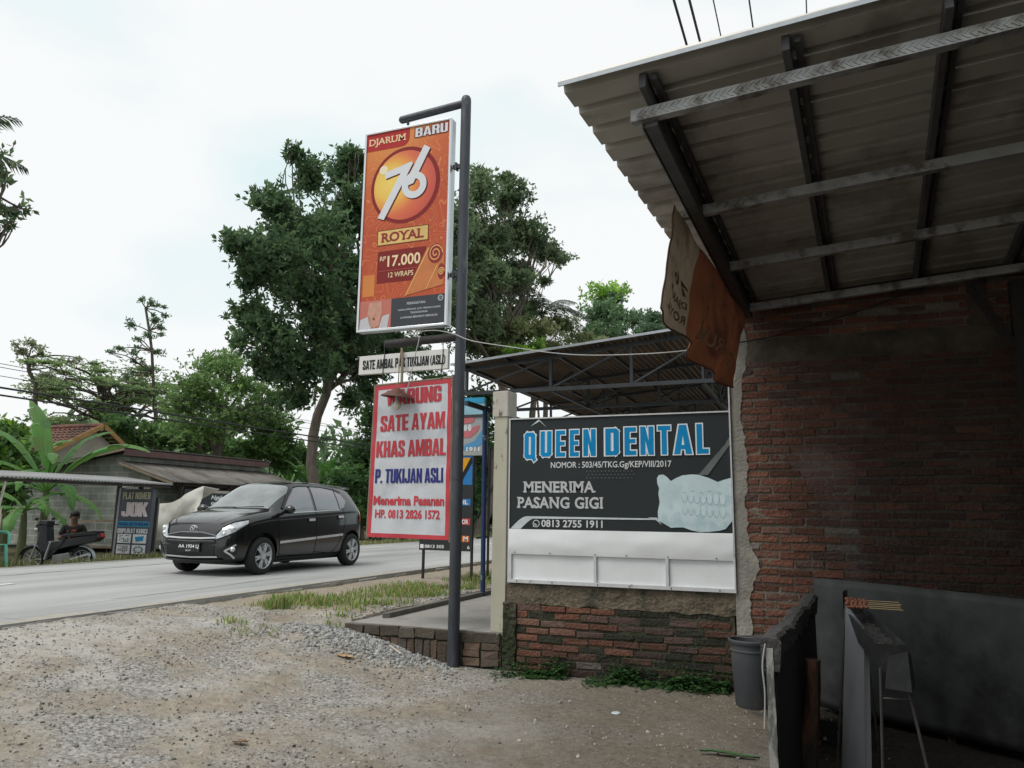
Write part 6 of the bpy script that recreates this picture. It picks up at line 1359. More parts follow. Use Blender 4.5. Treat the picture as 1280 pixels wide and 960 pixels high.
LIME = [(0.156, 0.276, 0.042), (0.192, 0.324, 0.054), (0.12, 0.228, 0.042)]
# big dark tree left of the sign
X1 = -17.6; b = at(402, 600, 0, X1); b[2] = .36; tt = at(452, 400, 0, X1)
cl = px_clumps([(300, 300, .9, .7, 1), (310, 395, .9, .9, 0), (340, 255, 1.2, 1.0, .5), (350, 330, 1.5, 1.2, 1.2), (345, 420, 1.4, 1.1, .8), (330, 460, .9, .7, -.5), (385, 220, 1.1, 1.0, 0), (395, 290, 1.6, 1.3, 1.5), (400, 370, 1.6, 1.4, 1.2), (390, 450, 1.3, 1.0, 1), (375, 500, 1.0, .6, .6), (430, 215, 1.1, 1.1, -.5), (440, 270, 1.5, 1.4, -1), (445, 340, 1.5, 1.3, 1), (450, 410, 1.3, 1.1, 1.6), (437, 190, .6, .7, 0), (480, 250, 1.6, 1.5, -1.4), (490, 340, 1.7, 1.5, -1), (480, 430, 1.5, 1.1, 0), (520, 300, 1.4, 1.4, -2), (525, 390, 1.4, 1.3, -1.5), (520, 450, 1.2, .9, -1), (440, 500, .8, .5, 1), (315, 345, .9, .8, .5), (365, 195, .6, .5, 0), (460, 490, .9, .7, -.5), (458, 205, .9, .9, .3), (452, 250, 1.2, 1.1, 1.2), (415, 325, 1.5, 1.3, -.8), (370, 360, 1.4, 1.2, -.6), (360, 300, 1.3, 1.1, -.6), (420, 440, 1.3, 1.0, -.8), (300, 430, .5, .4, .3), (500, 500, 1.0, .8, -1), (470, 550, .9, .8, -1.2), (530, 540, 1.0, 1.0, -1)] + fill([(300, 290), (325, 262), (350, 225), (375, 208), (425, 200), (470, 205), (530, 250), (545, 420), (500, 500), (440, 470), (370, 475), (325, 450), (300, 420), (308, 380), (315, 340)], 34, 5, (.75, 1.1)), X=X1)
tree('dense_tree', 'tallest dark green tree with a leaning trunk left of the orange advertising box', b, tt, cl, 17000, .25, [(.056, .098, .048), (.066, .112, .052), (.046, .084, .042), (.088, .138, .06)], 101, r0=.24, shell=.25)
# the tree behind the pole, right of the advertising box
X2 = -14.8; b = at(596, 640, 0, X2); b[2] = .36; tt = at(618, 400, 0, X2)
cl = px_clumps([(600, 240, 1.3, 1.2, 0), (640, 245, 1.2, 1.0, .5), (610, 300, 1.7, 1.5, 0), (655, 290, 1.5, 1.2, 1), (685, 315, 1.3, .8, .5), (705, 325, .9, .5, .8), (640, 350, 1.6, 1.3, -.5), (600, 370, 1.7, 1.4, -.8), (660, 385, 1.1, .7, 0), (595, 430, 1.4, 1.1, -.8), (630, 222, .7, .6, 0), (560, 280, 1.6, 1.6, .6), (560, 360, 1.7, 1.5, .5), (680, 350, .6, .4, .5), (600, 225, .8, .7, -.3), (645, 420, .9, .8, .5)] + fill([(590, 235), (635, 232), (665, 270), (680, 300), (670, 340), (650, 400), (600, 440), (560, 400), (560, 260)], 20, 6, (.9, 1.3)), X=X2)
tree('broadleaf_tree', 'tall green tree right behind the steel pole with one branch reaching right', b, tt, cl, 11500, .27, [(.085, .125, .066), (.10, .145, .074), (.125, .165, .085), (.07, .105, .056)], 102, r0=.32, shell=.25)
# olive scrubby tree below it
X3 = -13.6; b = at(650, 600, 0, X3); b[2] = .36
cl = px_clumps([(640, 410, 1.2, .7, 0), (670, 415, 1.5, .8, .5), (700, 405, 1.3, .9, 0), (725, 425, 1.3, .8, 1), (690, 440, 1.8, .8, 0), (640, 445, 1.6, .8, -.5), (745, 430, .9, .6, 1), (615, 435, 1.2, .8, -1)], X=X3)
tree('scrub_tree', 'olive brown scrubby tree just above the carport roof', b, at(665, 440, 0, X3), cl, 1700, .26, OLV, 103, r0=.2, shell=.2)
cl = px_clumps([(650, 437, .8, .30, 0), (672, 433, .8, .35, .3), (690, 441, .7, .3, .2)], X=-12.9)
b = at(665, 600, 0, -12.9); b[2] = .36; tree('bright_shrub', 'bright lime green shrub peeking over the carport roof edge', b, at(665, 450, 0, -12.9), cl, 330, .24, LIME, 104, r0=.08, shell=.2, cat='shrub')
for lab, X4, spec, s, cols in (('round topped tree with a lime green crown top right of the palm', -15.5, [(760, 372, 1.6, .8, 0), (750, 395, 2.0, 1.4, .5), (775, 395, 1.8, 1.4, .2), (765, 420, 2.4, 1.3, 0), (795, 400, 1.3, 1.2, 0), (738, 415, 1.3, 1.0, 0), (800, 425, 1.6, 1.0, -.5)], 105, [(0.08, 0.136, 0.072), (0.099, 0.16, 0.08)]),
                            ('small dark tree crown farthest right beside the cloth banner', -13.5, [(818, 400, 1.3, .9, 0), (812, 415, 1.6, 1.0, 0), (832, 410, 1.5, 1.2, 0), (845, 420, 1.8, 1.2, 0)], 106, [(0.072, 0.12, 0.072), (0.088, 0.141, 0.08)])):
    b = at(spec[0][0], 600, 0, X4); b[2] = .3; tree('distant_tree', lab, b, at(spec[3][0], spec[3][1], 0, X4), px_clumps(spec, X=X4), 1500, .42, cols, s, 'trees far down the road', r0=.3, shell=.3)
cl = px_clumps([(755, 365, 1.4, .5, 0), (770, 364, 1.0, .4, 0)], X=-15.4)
ob = [o for o in bpy.data.objects if o.name.startswith('distant_tree')][0]
rg_ = np.random.default_rng(7); tp = np.concatenate([np.concatenate([np.array(c[:3]) + rg_.normal(size=(70, 3)) * np.array(c[3:6]) * .6, np.ones((70, 1))], 1) for c in cl]); leaf_mesh('young_leaves', tp, ob, rg_, .42, 6, LIME)
# left group
X6 = -23.5; b = at(278, 600, 0, X6); b[2] = .3
cl = px_clumps([(275, 460, 1.7, .8, 0), (240, 475, 1.3, .7, .5), (310, 480, 1.7, 1.0, 0), (260, 500, 2.0, 1.0, .5), (225, 505, 1.0, .7, 0), (300, 520, 2.0, 1.0, 0), (330, 530, 1.6, 1.0, 0), (245, 535, 1.8, .8, 0), (290, 450, 1.0, .5, 0), (340, 500, 1.2, .8, .5)], X=X6)
tree('spreading_tree', 'mid green spreading tree with visible branches behind the shed roof', b, at(280, 520, 0, X6), cl, 2900, .19, [(0.13, 0.21, 0.075), (0.155, 0.24, 0.085), (0.105, 0.175, 0.065)], 107, r0=.28, shell=.45)
X7 = -31.0; b = at(135, 600, 0, X7); b[2] = .3
rgl = np.random.default_rng(77); spec = []
for (px, py, n, wx, wy) in ((95, 470, 9, 45, 18), (150, 480, 10, 50, 22), (190, 500, 8, 30, 18), (110, 515, 9, 60, 16), (60, 480, 5, 20, 20), (200, 525, 5, 30, 12)):
    for _ in range(n): spec.append((px + rgl.uniform(-1, 1) * wx, py + rgl.uniform(-1, 1) * wy, rgl.uniform(.9, 1.7), rgl.uniform(.16, .32), rgl.uniform(-1.5, 2.5)))
tree('feathery_tree', 'broad feathery tree with flat leaf layers above the red tiled roof', b, at(140, 500, 0, X7), px_clumps(spec, X=X7), 6200, .13, [(0.17, 0.25, 0.11), (0.2, 0.28, 0.125), (0.145, 0.215, 0.095), (0.22, 0.27, 0.14)], 108, r0=.3, flat=.75, shell=.0)
X8 = -29.0; b = at(163, 600, 0, X8); b[2] = .3; spec = [(167 + 1.6 * i + rgl.uniform(-14, 13), 486 - 5.0 * i + rgl.uniform(-3, 3), rgl.uniform(.2, .42), rgl.uniform(.10, .2), rgl.uniform(-.3, .3)) for i in range(22)] + [(188, 378, .4, .35), (176, 374, .3, .3), (192, 400, .4, .3), (150, 436, .5, .2), (194, 440, .6, .2), (190, 462, .5, .2), (140, 440, .3, .15), (185, 420, .5, .25), (165, 405, .5, .3)]
tree('slender_tree', 'tall slender sparse tree leaning right and standing out against the sky', b, at(182, 385, 0, X8), px_clumps(spec, X=X8), 560, .15, [(0.11, 0.17, 0.1), (0.13, 0.195, 0.11)], 109, r0=.10, shell=.0, n_per=5, near=True)
X9 = -30.0; b = at(58, 600, 0, X9); b[2] = .3; spec = [(28, 438, .6, .35), (42, 430, .5, .35), (38, 452, .6, .4), (52, 442, .4, .4), (60, 470, .7, .4), (48, 485, .7, .4), (85, 452, .4, .2), (100, 448, .3, .2), (70, 458, .4, .25), (20, 432, .25, .2)]
tree('bare_tree', 'thin half bare tree with a dark forked branch at the far left', b, at(36, 447, 0, X9), px_clumps(spec, X=X9), 460, .15, [(0.17, 0.195, 0.12), (0.2, 0.22, 0.14)], 110, r0=.13, shell=.0, n_per=5, near=True)
# dark understorey behind car and banner
X10 = -18.5
for i, (lab, spec, cols) in enumerate((('dark green bush behind the rear of the black car', [(440, 600, 1.2, .8), (460, 570, 1.3, 1.0), (445, 640, 1.2, .9), (465, 620, 1.2, 1.0), (425, 640, 1.0, .8), (480, 650, 1.2, .8)], DK + MID[:1]),
                             ('dark bushy tree filling the gap under the advertising box behind the white banner', [(470, 520, 1.4, 1.1), (500, 560, 1.6, 1.3), (530, 520, 1.6, 1.3), (560, 580, 1.6, 1.5), (510, 620, 1.5, 1.3), (550, 640, 1.5, 1.2), (545, 480, 1.3, 1.2)], DK),
                             ('dark green tree seen between the steel pole and the concrete pillar', [(590, 540, 1.5, 1.3), (605, 580, 1.5, 1.4), (590, 620, 1.5, 1.2), (612, 620, 1.2, 1.2), (600, 500, 1.4, 1.3), (625, 570, 1.4, 1.4), (575, 640, 1.4, 1.0), (610, 648, 1.2, .7)], DK))):
    b = at(spec[0][0] + 15, 650, 0, X10 + 1.5); b[2] = .36; cl = px_clumps(spec, X=X10 + (0, 0, 2.5)[i]); b = np.array([np.mean([c[0] for c in cl]), np.mean([c[1] for c in cl]), .36])
    tree('bush' if i == 0 else 'roadside_tree', lab, b, (b[0], b[1], 2.5), cl, 1500 + 500 * (i > 0), .28, cols, 120 + i, r0=.15, shell=.3, cat='bush' if i == 0 else 'tree')
# green mass behind the shed
for i, (lab, X11, spec, cols) in enumerate((('light green bush right above the shed roof ridge', -23.0, [(330, 555, 1.1, .8), (350, 545, 1.0, .8), (345, 575, 1.2, .8), (375, 565, 1.1, .7), (315, 565, 1.0, .6)], MID),
                             ('dark hedge like bush between the tiled house and the shed', -27.0, [(170, 545, 1.3, .9), (200, 545, 1.5, .9), (230, 550, 1.4, .9), (260, 555, 1.4, .8), (150, 530, 1.0, .7), (290, 560, 1.3, .7)], DK + MID),
                             ('leafy bush at the left edge below the power lines', -20.0, [(0, 570, .9, .9), (15, 600, .7, .6), (-20, 560, 1.0, 1.0), (5, 540, .5, .4), (-10, 610, .9, .7)], MID + LIME[:1]))):
    cl = px_clumps(spec, X=X11); b = np.array([np.mean([c[0] for c in cl]), np.mean([c[1] for c in cl]), .3])
    tree('bush', lab, b, (b[0], b[1], 2.0), cl, 1100, .26, cols, 130 + i, r0=.12, shell=.25, cat='bush')
# far belt of trees closing the road and the horizon
rgb = np.random.default_rng(55); tips = []
for k in range(150):
    if k < 70: x, y = rgb.uniform(-75, -16), rgb.uniform(55, 130) if rgb.uniform() < .6 else rgb.uniform(34, 60)
    else: x, y = rgb.uniform(-45, 30), rgb.uniform(95, 160)
    if x > -36 and y < 62: continue
    if RX0 - 4 < x < RX1 + 4 and y < 125: continue
    h = rgb.uniform(4.5, 9) * (1.0 if y < 90 else 1.3); r = rgb.uniform(2.5, 4.5); n = 130; d = rgb.normal(size=(n, 3)); d /= np.linalg.norm(d, axis=1)[:, None]
    p = np.array([x, y, h * .5]) + d * np.array([r, r, h * .55]) * rgb.uniform(.6, 1.05, (n, 1)); tips.append(np.concatenate([p, np.full((n, 1), rgb.uniform(.8, 1.3))], 1))
tag(leaf_mesh('far_wood', np.concatenate(tips), None, rgb, 1.0, 5, [(0.072, 0.12, 0.058), (0.096, 0.152, 0.072), (0.061, 0.099, 0.051)]), kind='stuff')

# ------------------------------------------------------------------ palms and banana plants
def frond(mb, base, az, elev, L, droop, nl=26, lw=.05, ll=.5, col=(.05, .09, .035), rg=None):
    pts = []; p = np.array(base, float); e = elev; n = 14
    for i in range(n + 1):
        pts.append(p.copy()); p = p + np.array([math.cos(az) * math.cos(e), math.sin(az) * math.cos(e), math.sin(e)]) * L / n; e -= droop / n
    mb.tint = tuple(c * 1.4 for c in col); mb.tube([tuple(q) for q in pts], [.035 * (1 - .8 * i / n) for i in range(n + 1)], 5)
    sd = np.array([-math.sin(az), math.cos(az), 0])
    for k in range(nl):
        t = .12 + .88 * k / nl; i = min(n - 1, int(t * n)); q = pts[i] + (pts[i + 1] - pts[i]) * (t * n - i); d = (pts[i + 1] - pts[i]); d /= np.linalg.norm(d)
        l = ll * (math.sin(math.pi * min(1, t * .9 + .08)) ** .6) * rg.uniform(.85, 1.1)
        for s in (-1, 1):
            v = sd * s * .75 + d * .6 + np.array([0, 0, -.35 + rg.uniform(-.15, .1)]); v /= np.linalg.norm(v); w = d * lw * .5; mb.tint = tuple(c * rg.uniform(.75, 1.25) for c in col)
            m = q + v * l * .5; m[2] += .03; e_ = q + v * l; e_[2] -= .10 * l; mb.add([q - w * .5, q + w * .5, m + w, m - w, e_], [(0, 1, 2, 3), (3, 2, 4)])
def palm(label, base, height, nf, L, seed, lean=(0, 0), cat='palm', azs=None):
    rg = np.random.default_rng(seed); t = thing('palm_tree', label, cat, tuple(base)); mb = MB(); top = np.array(base) + np.array([lean[0], lean[1], height]); limb(mb, base, top, .20, .11, rg, 10, .03); mb.build('trunk', BARK, t, smooth=True)
    for k in range(nf):
        mb = MB(); az = azs[k][0] if azs else 2 * math.pi * k / nf + rg.uniform(-.2, .2); el = azs[k][1] if azs else rg.uniform(.15, 1.1); frond(mb, top, az, el, L * rg.uniform(.85, 1.1), rg.uniform(1.1, 1.7), 30, .07, L * .24, (.055, .075, .045), rg); mb.build('frond', LEAFM, t)
b = at(672, 600, 0, -14.2); b[2] = .3; tp = at(678, 392, 0, -14.2)
palm('small palm with arching fronds right of the tall tree behind the pole', b, tp[2] - .3, 11, 3.4, 21, lean=(tp[0] - b[0], tp[1] - b[1]))
tp = at(-103, 190, 0, -19.0); palm('tall coconut palm at the left picture edge with only a frond tip showing', np.array([tp[0], tp[1], .3]), tp[2] - .3, 10, 2.4, 22, azs=[(R_(48), .55), (R_(75), .15), (R_(20), .9)] + [(R_(100 + 35 * i), .4) for i in range(7)])
q = at(-70, 260, 0, -17.5); cl = [tuple(at(a, c, 0, -17.5 + d)) + (r, r, r * .6) for a, c, d, r in ((8, 218, 0, .32), (-8, 212, .2, .45), (18, 268, 0, .38), (0, 262, .2, .40), (30, 262, 0, .22), (12, 283, 0, .25), (-15, 275, 0, .5), (-60, 240, 0, 1.5), (-90, 300, 0, 1.6), (-60, 170, 0, 1.2))]
tree('overhanging_tree', 'tree beyond the left picture edge with a few leafy twigs reaching into the sky', np.array([q[0] - .5, q[1] - .5, .3]), tuple(q), cl, 620, .20, [(0.08, 0.12, 0.064), (0.104, 0.144, 0.072)], 140, r0=.2, shell=.1)

BAN = mat('banana leaf', (1, 1, 1), .45, var=.12, scale=5, tint=True, trans=.35, spec=.4)
def banana_leaf(mb, base, az, el, L, W, droop, rg, col, stem=.35, fold=.35):
    n = 22; p = np.array(base, float); e = el; pts = []; ds = []
    for i in range(n + 1):
        d = np.array([math.cos(az) * math.cos(e), math.sin(az) * math.cos(e), math.sin(e)]); pts.append(p.copy()); ds.append(d); p = p + d * L * (1 + stem) / n; e -= droop / n * (.4 + 1.2 * i / n)
    i0 = int(n * stem / (1 + stem)); mb.tint = (col[0] * 1.6, col[1] * 1.35, col[2] * 1.5); mb.tube([tuple(q) for q in pts], [.030 * (1 - .75 * i / n) for i in range(n + 1)], 6)
    sd = np.array([-math.sin(az), math.cos(az), 0])
    for s in (-1, 1):
        k = i0
        while k < n:
            run = int(rg.integers(1, 4)); ws_ = rg.uniform(.74, 1.05) ; k2 = min(n, k + run); V = []; tear = rg.uniform(-.5, .6); mb.tint = tuple(c * rg.uniform(.85, 1.18) for c in col)
            for i in range(k, k2 + 1):
                t = (i - i0) / (n - i0); w = ws_ * W * .5 * (math.sin(math.pi * min(.985, t * .93 + .07)) ** .55); up = np.cross(ds[i], sd * 1.0); up = up if up[2] > 0 else -up
                for f in (0, .5, 1): V.append(pts[i] + sd * s * w * f * math.cos(fold) + up * w * (f * math.sin(fold) - .55 * f * f * (1 + tear)) + ds[i] * w * .25 * f)
            m = k2 - k; mb.add(V, [(3 * j + q, 3 * j + q + 1, 3 * j + 4 + q, 3 * j + 3 + q) for j in range(m) for q in range(2)]); k = k2
def banana(label, base, h, leaves, seed, lean=(0, 0), group=None):
    rg = np.random.default_rng(seed); t = thing('banana_plant', label, 'banana plant', tuple(base), group); top = np.array(base) + np.array([lean[0], lean[1], h])
    mb = MB(); limb(mb, base - np.array([0, 0, .15]), top, .11, .06, rg, 8, .02); mb.build('stem', mat('banana stem', (.11, .12, .055), .7, var=.3, scale=4, stretch=(3, 3, .5)), t, smooth=True)
    for az, el, L, W, dr, *c in leaves:
        mb = MB(); banana_leaf(mb, top - np.array([0, 0, .1 * rg.uniform()]), R_(az), el, L, W, dr, rg, c[0] if c else [(0.12, 0.272, 0.064), (0.144, 0.32, 0.08), (0.096, 0.232, 0.056)][rg.integers(3)]); mb.build('leaf', BAN, t, smooth=True)
bb = at(50, 690, 1, 13.0); bb[2] = .35
banana('large banana plant with a leaf arching right in front of the tiled roof', bb, 1.45, [(12, .90, 2.25, .40, 1.5), (165, 1.35, 2.1, .48, .95), (200, 1.15, 1.9, .42, 1.2), (235, .9, 1.7, .40, 1.9), (80, 1.3, 1.7, .42, 1.3), (300, .9, 1.4, .36, 2.5), (345, .5, 1.3, .34, 2.2), (250, .5, 1.4, .38, 2.2), (190, .6, 1.7, .42, 2.1), (325, 1.2, 1.5, .34, 2.3), (25, .1, 1.2, .34, 1.5)], 31)
bb = at(24, 690, 1, 12.2); bb[2] = .35
banana('shorter banana plant with hanging leaves under the awning', bb, 1.0, [(350, .7, .9, .34, 2.3), (20, .3, .9, .32, 1.9), (60, .9, 1.0, .34, 2.0), (120, .8, 1.0, .34, 2.2), (200, .9, 1.0, .34, 2.0), (310, .2, 1.0, .36, 1.7), (270, .5, .9, .32, 2.1)], 32)
bb = at(8, 640, 1, 14.5); bb[2] = .35
banana('banana plant at the far left with tall pale leaves below the power lines', bb, 1.7, [(100, 1.35, 1.8, .55, .5), (30, 1.1, 1.5, .5, 1.2), (180, 1.2, 1.6, .5, 1.0), (320, .8, 1.4, .46, 1.5), (250, .9, 1.4, .46, 1.5), (0, .6, 1.3, .42, 1.5)], 33)
for i, (px, X_, h, lab) in enumerate(((395, -21.0, 1.6, 'banana plant with broad upright leaves behind the shed roof end'), (425, -19.5, 1.5, 'banana plant with drooping leaves left of the big tree trunk'), (360, -23.5, 2.0, 'distant banana clump showing two leaves over the shed roof'))):
    bb = at(px, 640, 0, X_); bb[2] = .35; banana(lab, bb, h, [(40 * k + 13 * i, 1.3 - .12 * (k % 5), 1.9, .5, .7 + .2 * (k % 4)) for k in range(9)], 40 + i)

# ------------------------------------------------------------------ overhead lines
def wire(x, z, r, y0, y1, sag, label, group, name='power_line'):
    n = 40; mb = MB(); P = []
    for i in range(n + 1): t = (i / n * ((y1 - y0) / 40)) % 1.0; y = y0 + (y1 - y0) * i / n; P.append((x, y, z - sag * 4 * t * (1 - t)))
    mb.tube(P, r, 5); mb.build(name, mat('cable black', (.022, .022, .024), .6), smooth=True, label=label, cat='power line', group=group)
G1 = 'thin wires on the far side of the road'
for x, z, r, lab in ((-15.0, 3.72, .022, 'thick dark bundled cable, upper of the pair above the tiled house'), (-15.2, 3.60, .02, 'thick dark bundled cable, lower of the pair above the tiled house')): wire(x, z, r, -2, 78, .0, lab, 'cables on the far side of the road')
for x, z in ((-15.3, 4.25), (-14.6, 4.05), (-15.0, 3.95)): wire(x, z, .007, -2, 78, .0, 'thin wire above the pair of thick cables at the left', G1)
G2 = 'overhead wires above the metal canopy'
def ov(px, py, z): d = at(px, py, 2, z); return d[0]
for px, py, r in ((858, 55, .016), (875, 52, .016), (868, 25, .010), (901, 45, .008), (941, 33, .010), (1008, 10, .008)):
    wire(ov(px, py, 7.2), 7.2, r, 2.0, 40, .0, 'dark overhead wire running towards the metal canopy roof edge', G2)
# ------------------------------------------------------------------ small black hatchback
CXC, CYF = -8.90, 9.22
def c3(a, s, z): return (CXC + a, CYF + s, ROAD_Z + z)
car = thing('parked_car'.replace('parked', 'hatchback'), 'shiny black five door hatchback driving along the concrete road', 'car', (CXC, CYF + 1.8, ROAD_Z))
blackpaint = mat('black car paint', (.005, .005, .006), .25, var=.05, coat=.8, spec=.4)
ST = [(0.00, .36, .46, .50, .585, .38, .57), (0.03, .27, .60, .575, .655, .47, .64), (0.10, .215, .69, .675, .775, .55, .755), (0.25, .19, .745, .765, .862, .61, .842), (0.45, .18, .775, .825, .925, .645, .905),
      (0.70, .18, .79, .872, .978, .665, .958), (0.92, .18, .795, .898, 1.012, .675, .98), (1.00, .18, .797, .90, 1.035, .665, 1.005), (1.20, .18, .80, .915, 1.185, .625, 1.15), (1.45, .18, .80, .928, 1.365, .585, 1.325),
      (1.62, .18, .80, .937, 1.450, .56, 1.408), (1.80, .18, .80, .947, 1.487, .55, 1.445), (2.15, .18, .80, .968, 1.503, .545, 1.46), (2.60, .18, .80, .995, 1.492, .54, 1.45), (3.00, .18, .797, 1.02, 1.475, .54, 1.435),
      (3.25, .19, .785, 1.03, 1.45, .535, 1.405), (3.38, .20, .775, 1.03, 1.37, .525, 1.33), (3.48, .22, .755, .99, 1.17, .535, 1.14), (3.55, .26, .72, .90, 1.0, .55, .97), (3.60, .32, .62, .76, .84, .50, .82)]
def section(zb, wl, zsh, zt, wr, ze):
    ws = wl - .022; zm = zb + (zsh - zb) * .52
    P = [(0, zb), (wl - .13, zb), (wl - .025, zb + .07), (wl + .004, zm), (wl - .006, zsh - .10), (ws, zsh), ((ws * .52 + wr * .48) + .012, (zsh + ze) / 2), (wr + .012, ze), (wr * .72, zt - .012), (0, zt)]
    return P + [(-a, z) for a, z in P[-2:0:-1]]
bm = bmesh.new(); rings = []
for s_, *r in ST: rings.append([bm.verts.new((a, s_, z)) for a, z in section(*r)])
for A_, B_ in zip(rings, rings[1:]):
    for k in range(len(A_)): bm.faces.new((A_[k], A_[(k + 1) % len(A_)], B_[(k + 1) % len(A_)], B_[k]))
bm.faces.new(rings[0]); bm.faces.new(rings[-1][::-1]); bmesh.ops.recalc_face_normals(bm, faces=bm.faces)
me = bpy.data.meshes.new('hull'); bm.to_mesh(me); bm.free(); hull = bpy.data.objects.new('hull', me); COL.objects.link(hull)
sbm = hull.modifiers.new('s', 'SUBSURF'); sbm.levels = 3; sbm.render_levels = 3
dg = bpy.context.evaluated_depsgraph_get(); ev = bpy.data.meshes.new_from_object(hull.evaluated_get(dg))
BV = BVHTree.FromPolygons([v.co.copy() for v in ev.vertices], [tuple(p.vertices) for p in ev.polygons])
FA, RA, WR = .72, 3.175, .288
cut = []
for s_, z_ in ((FA, .30), (RA, .30)):
    mb = MB(); mb.cyl((-1.0, s_, z_), (-.56, s_, z_), .345, n=48); mb.cyl((.56, s_, z_), (1.0, s_, z_), .345, n=48); o = mb.build('cutter', BLKPLASTIC); cut.append(o)
    m_ = hull.modifiers.new('b', 'BOOLEAN'); m_.object = o; m_.operation = 'DIFFERENCE'; m_.solver = 'EXACT'
bpy.context.view_layer.update(); dg = bpy.context.evaluated_depsgraph_get(); body = bpy.data.meshes.new_from_object(hull.evaluated_get(dg))
bpy.data.objects.remove(hull)
for o in cut: bpy.data.objects.remove(o)
body.materials.clear(); body.materials.append(blackpaint); body.polygons.foreach_set('material_index', [0] * len(body.polygons)); body.polygons.foreach_set('use_smooth', [True] * len(body.polygons)); body.set_sharp_from_angle(angle=R_(42))
off = np.array(c3(0, 0, 0)) - np.array(ORG[car.name]); body.transform(Matrix.Translation(Vector(off)))
bo_ = bpy.data.objects.new('body', body); COL.objects.link(bo_); bo_.parent = car
def hit(o, d):
    h = BV.ray_cast(Vector(o), Vector(d).normalized()); return (h[0], h[1]) if h[0] is not None else (None, None)
PROJ = {'L': (Vector((-1, 0, 0)), Vector((0, 1, 0))), 'R': (Vector((1, 0, 0)), Vector((0, 1, 0))), 'F': (Vector((0, 1, 0)), Vector((1, 0, 0))), 'B': (Vector((0, -1, 0)), Vector((1, 0, 0))),
        'FL': (Vector((-.7071, .7071, 0)), Vector((.7071, .7071, 0))), 'FR': (Vector((.7071, .7071, 0)), Vector((-.7071, .7071, 0))), 'BL': (Vector((-.7071, -.7071, 0)), Vector((-.7071, .7071, 0))), 'BR': (Vector((.7071, -.7071, 0)), Vector((.7071, .7071, 0)))}
def onbody(mode, p, z, d=.004):
    if mode == 'T': o = Vector((p, z, 4)); dr = Vector((0, 0, -1))
    else: dr, e = PROJ[mode]; o = e * p + Vector((0, 0, z)) - dr * 5
    h, n = hit(o, dr)
    if h is None: h, n = o + dr * 5, -dr
    if n.dot(dr) > 0: n = -n
    q = h + n * d; return c3(q.x, q.y, q.z)
def lerp_tab(tab, x):
    if x <= tab[0][0]: return tab[0][1]
    for (a, b), (c, d) in zip(tab, tab[1:]):
        if x <= c: return b + (d - b) * (x - a) / (c - a)
    return tab[-1][1]
def patch(name, mode, bot, top, m, d=.004, nu=22, nv=8, par=None, thick=0.0):
    mb = MB(); p0, p1 = bot[0][0], bot[-1][0]
    def fn(u, v): p = p0 + (p1 - p0) * u; a, b = lerp_tab(bot, p), lerp_tab(top, p); return onbody(mode, p, a + (b - a) * v, d)
    mb.grid(fn, nu, nv); o = mb.build(name, m, par or car, smooth=True)
    return o
def strip(name, mode, pts, w, m, d=.004, par=None):
    "narrow band that follows a line (p, z) on the body"
    mb = MB(); V = []; P = []
    for (a, b), (c, e) in zip(pts, pts[1:]):
        for i in range(8): P.append((a + (c - a) * i / 8, b + (e - b) * i / 8))
    P.append(pts[-1])
    for i, (a, b) in enumerate(P):
        q, r = P[max(i - 1, 0)], P[min(i + 1, len(P) - 1)]; tx, tz = r[0] - q[0], r[1] - q[1]; l = math.hypot(tx, tz); nx_, nz_ = -tz / l * w / 2, tx / l * w / 2
        V += [onbody(mode, a - nx_, b - nz_, d), onbody(mode, a + nx_, b + nz_, d)]
    mb.add(V, [(2 * i, 2 * i + 1, 2 * i + 3, 2 * i + 2) for i in range(len(P) - 1)]); return mb.build(name, m, par or car, smooth=True)
GLS = mat('tinted side glass', (.24, .235, .25), .06, var=.04, metal=.5, spec=.8, coat=.6); GLW = mat('windshield glass', (.20, .225, .225), .05, var=.3, scale=3, metal=.5, spec=.8, coat=.8)
GAP = mat('panel gap', (.003, .003, .003), .9); SIL = mat('silver trim', (.62, .63, .65), .3, metal=.3)
wsb = patch('windshield', 'T', [(-.60, .985), (0, .945), (.60, .985)], [(-.50, 1.56), (0, 1.575), (.50, 1.56)], GLW, .005, 26, 14)
strip('windshield_seal', 'T', [(-.635, .975), (0, .925), (.635, .975)], .030, GAP, .006); strip('wiper', 'T', [(-.10, .955), (.26, 1.0), (.50, 1.02)], .016, GAP, .012); strip('wiper', 'T', [(-.55, .985), (-.25, .98), (-.02, .975)], .016, GAP, .012)
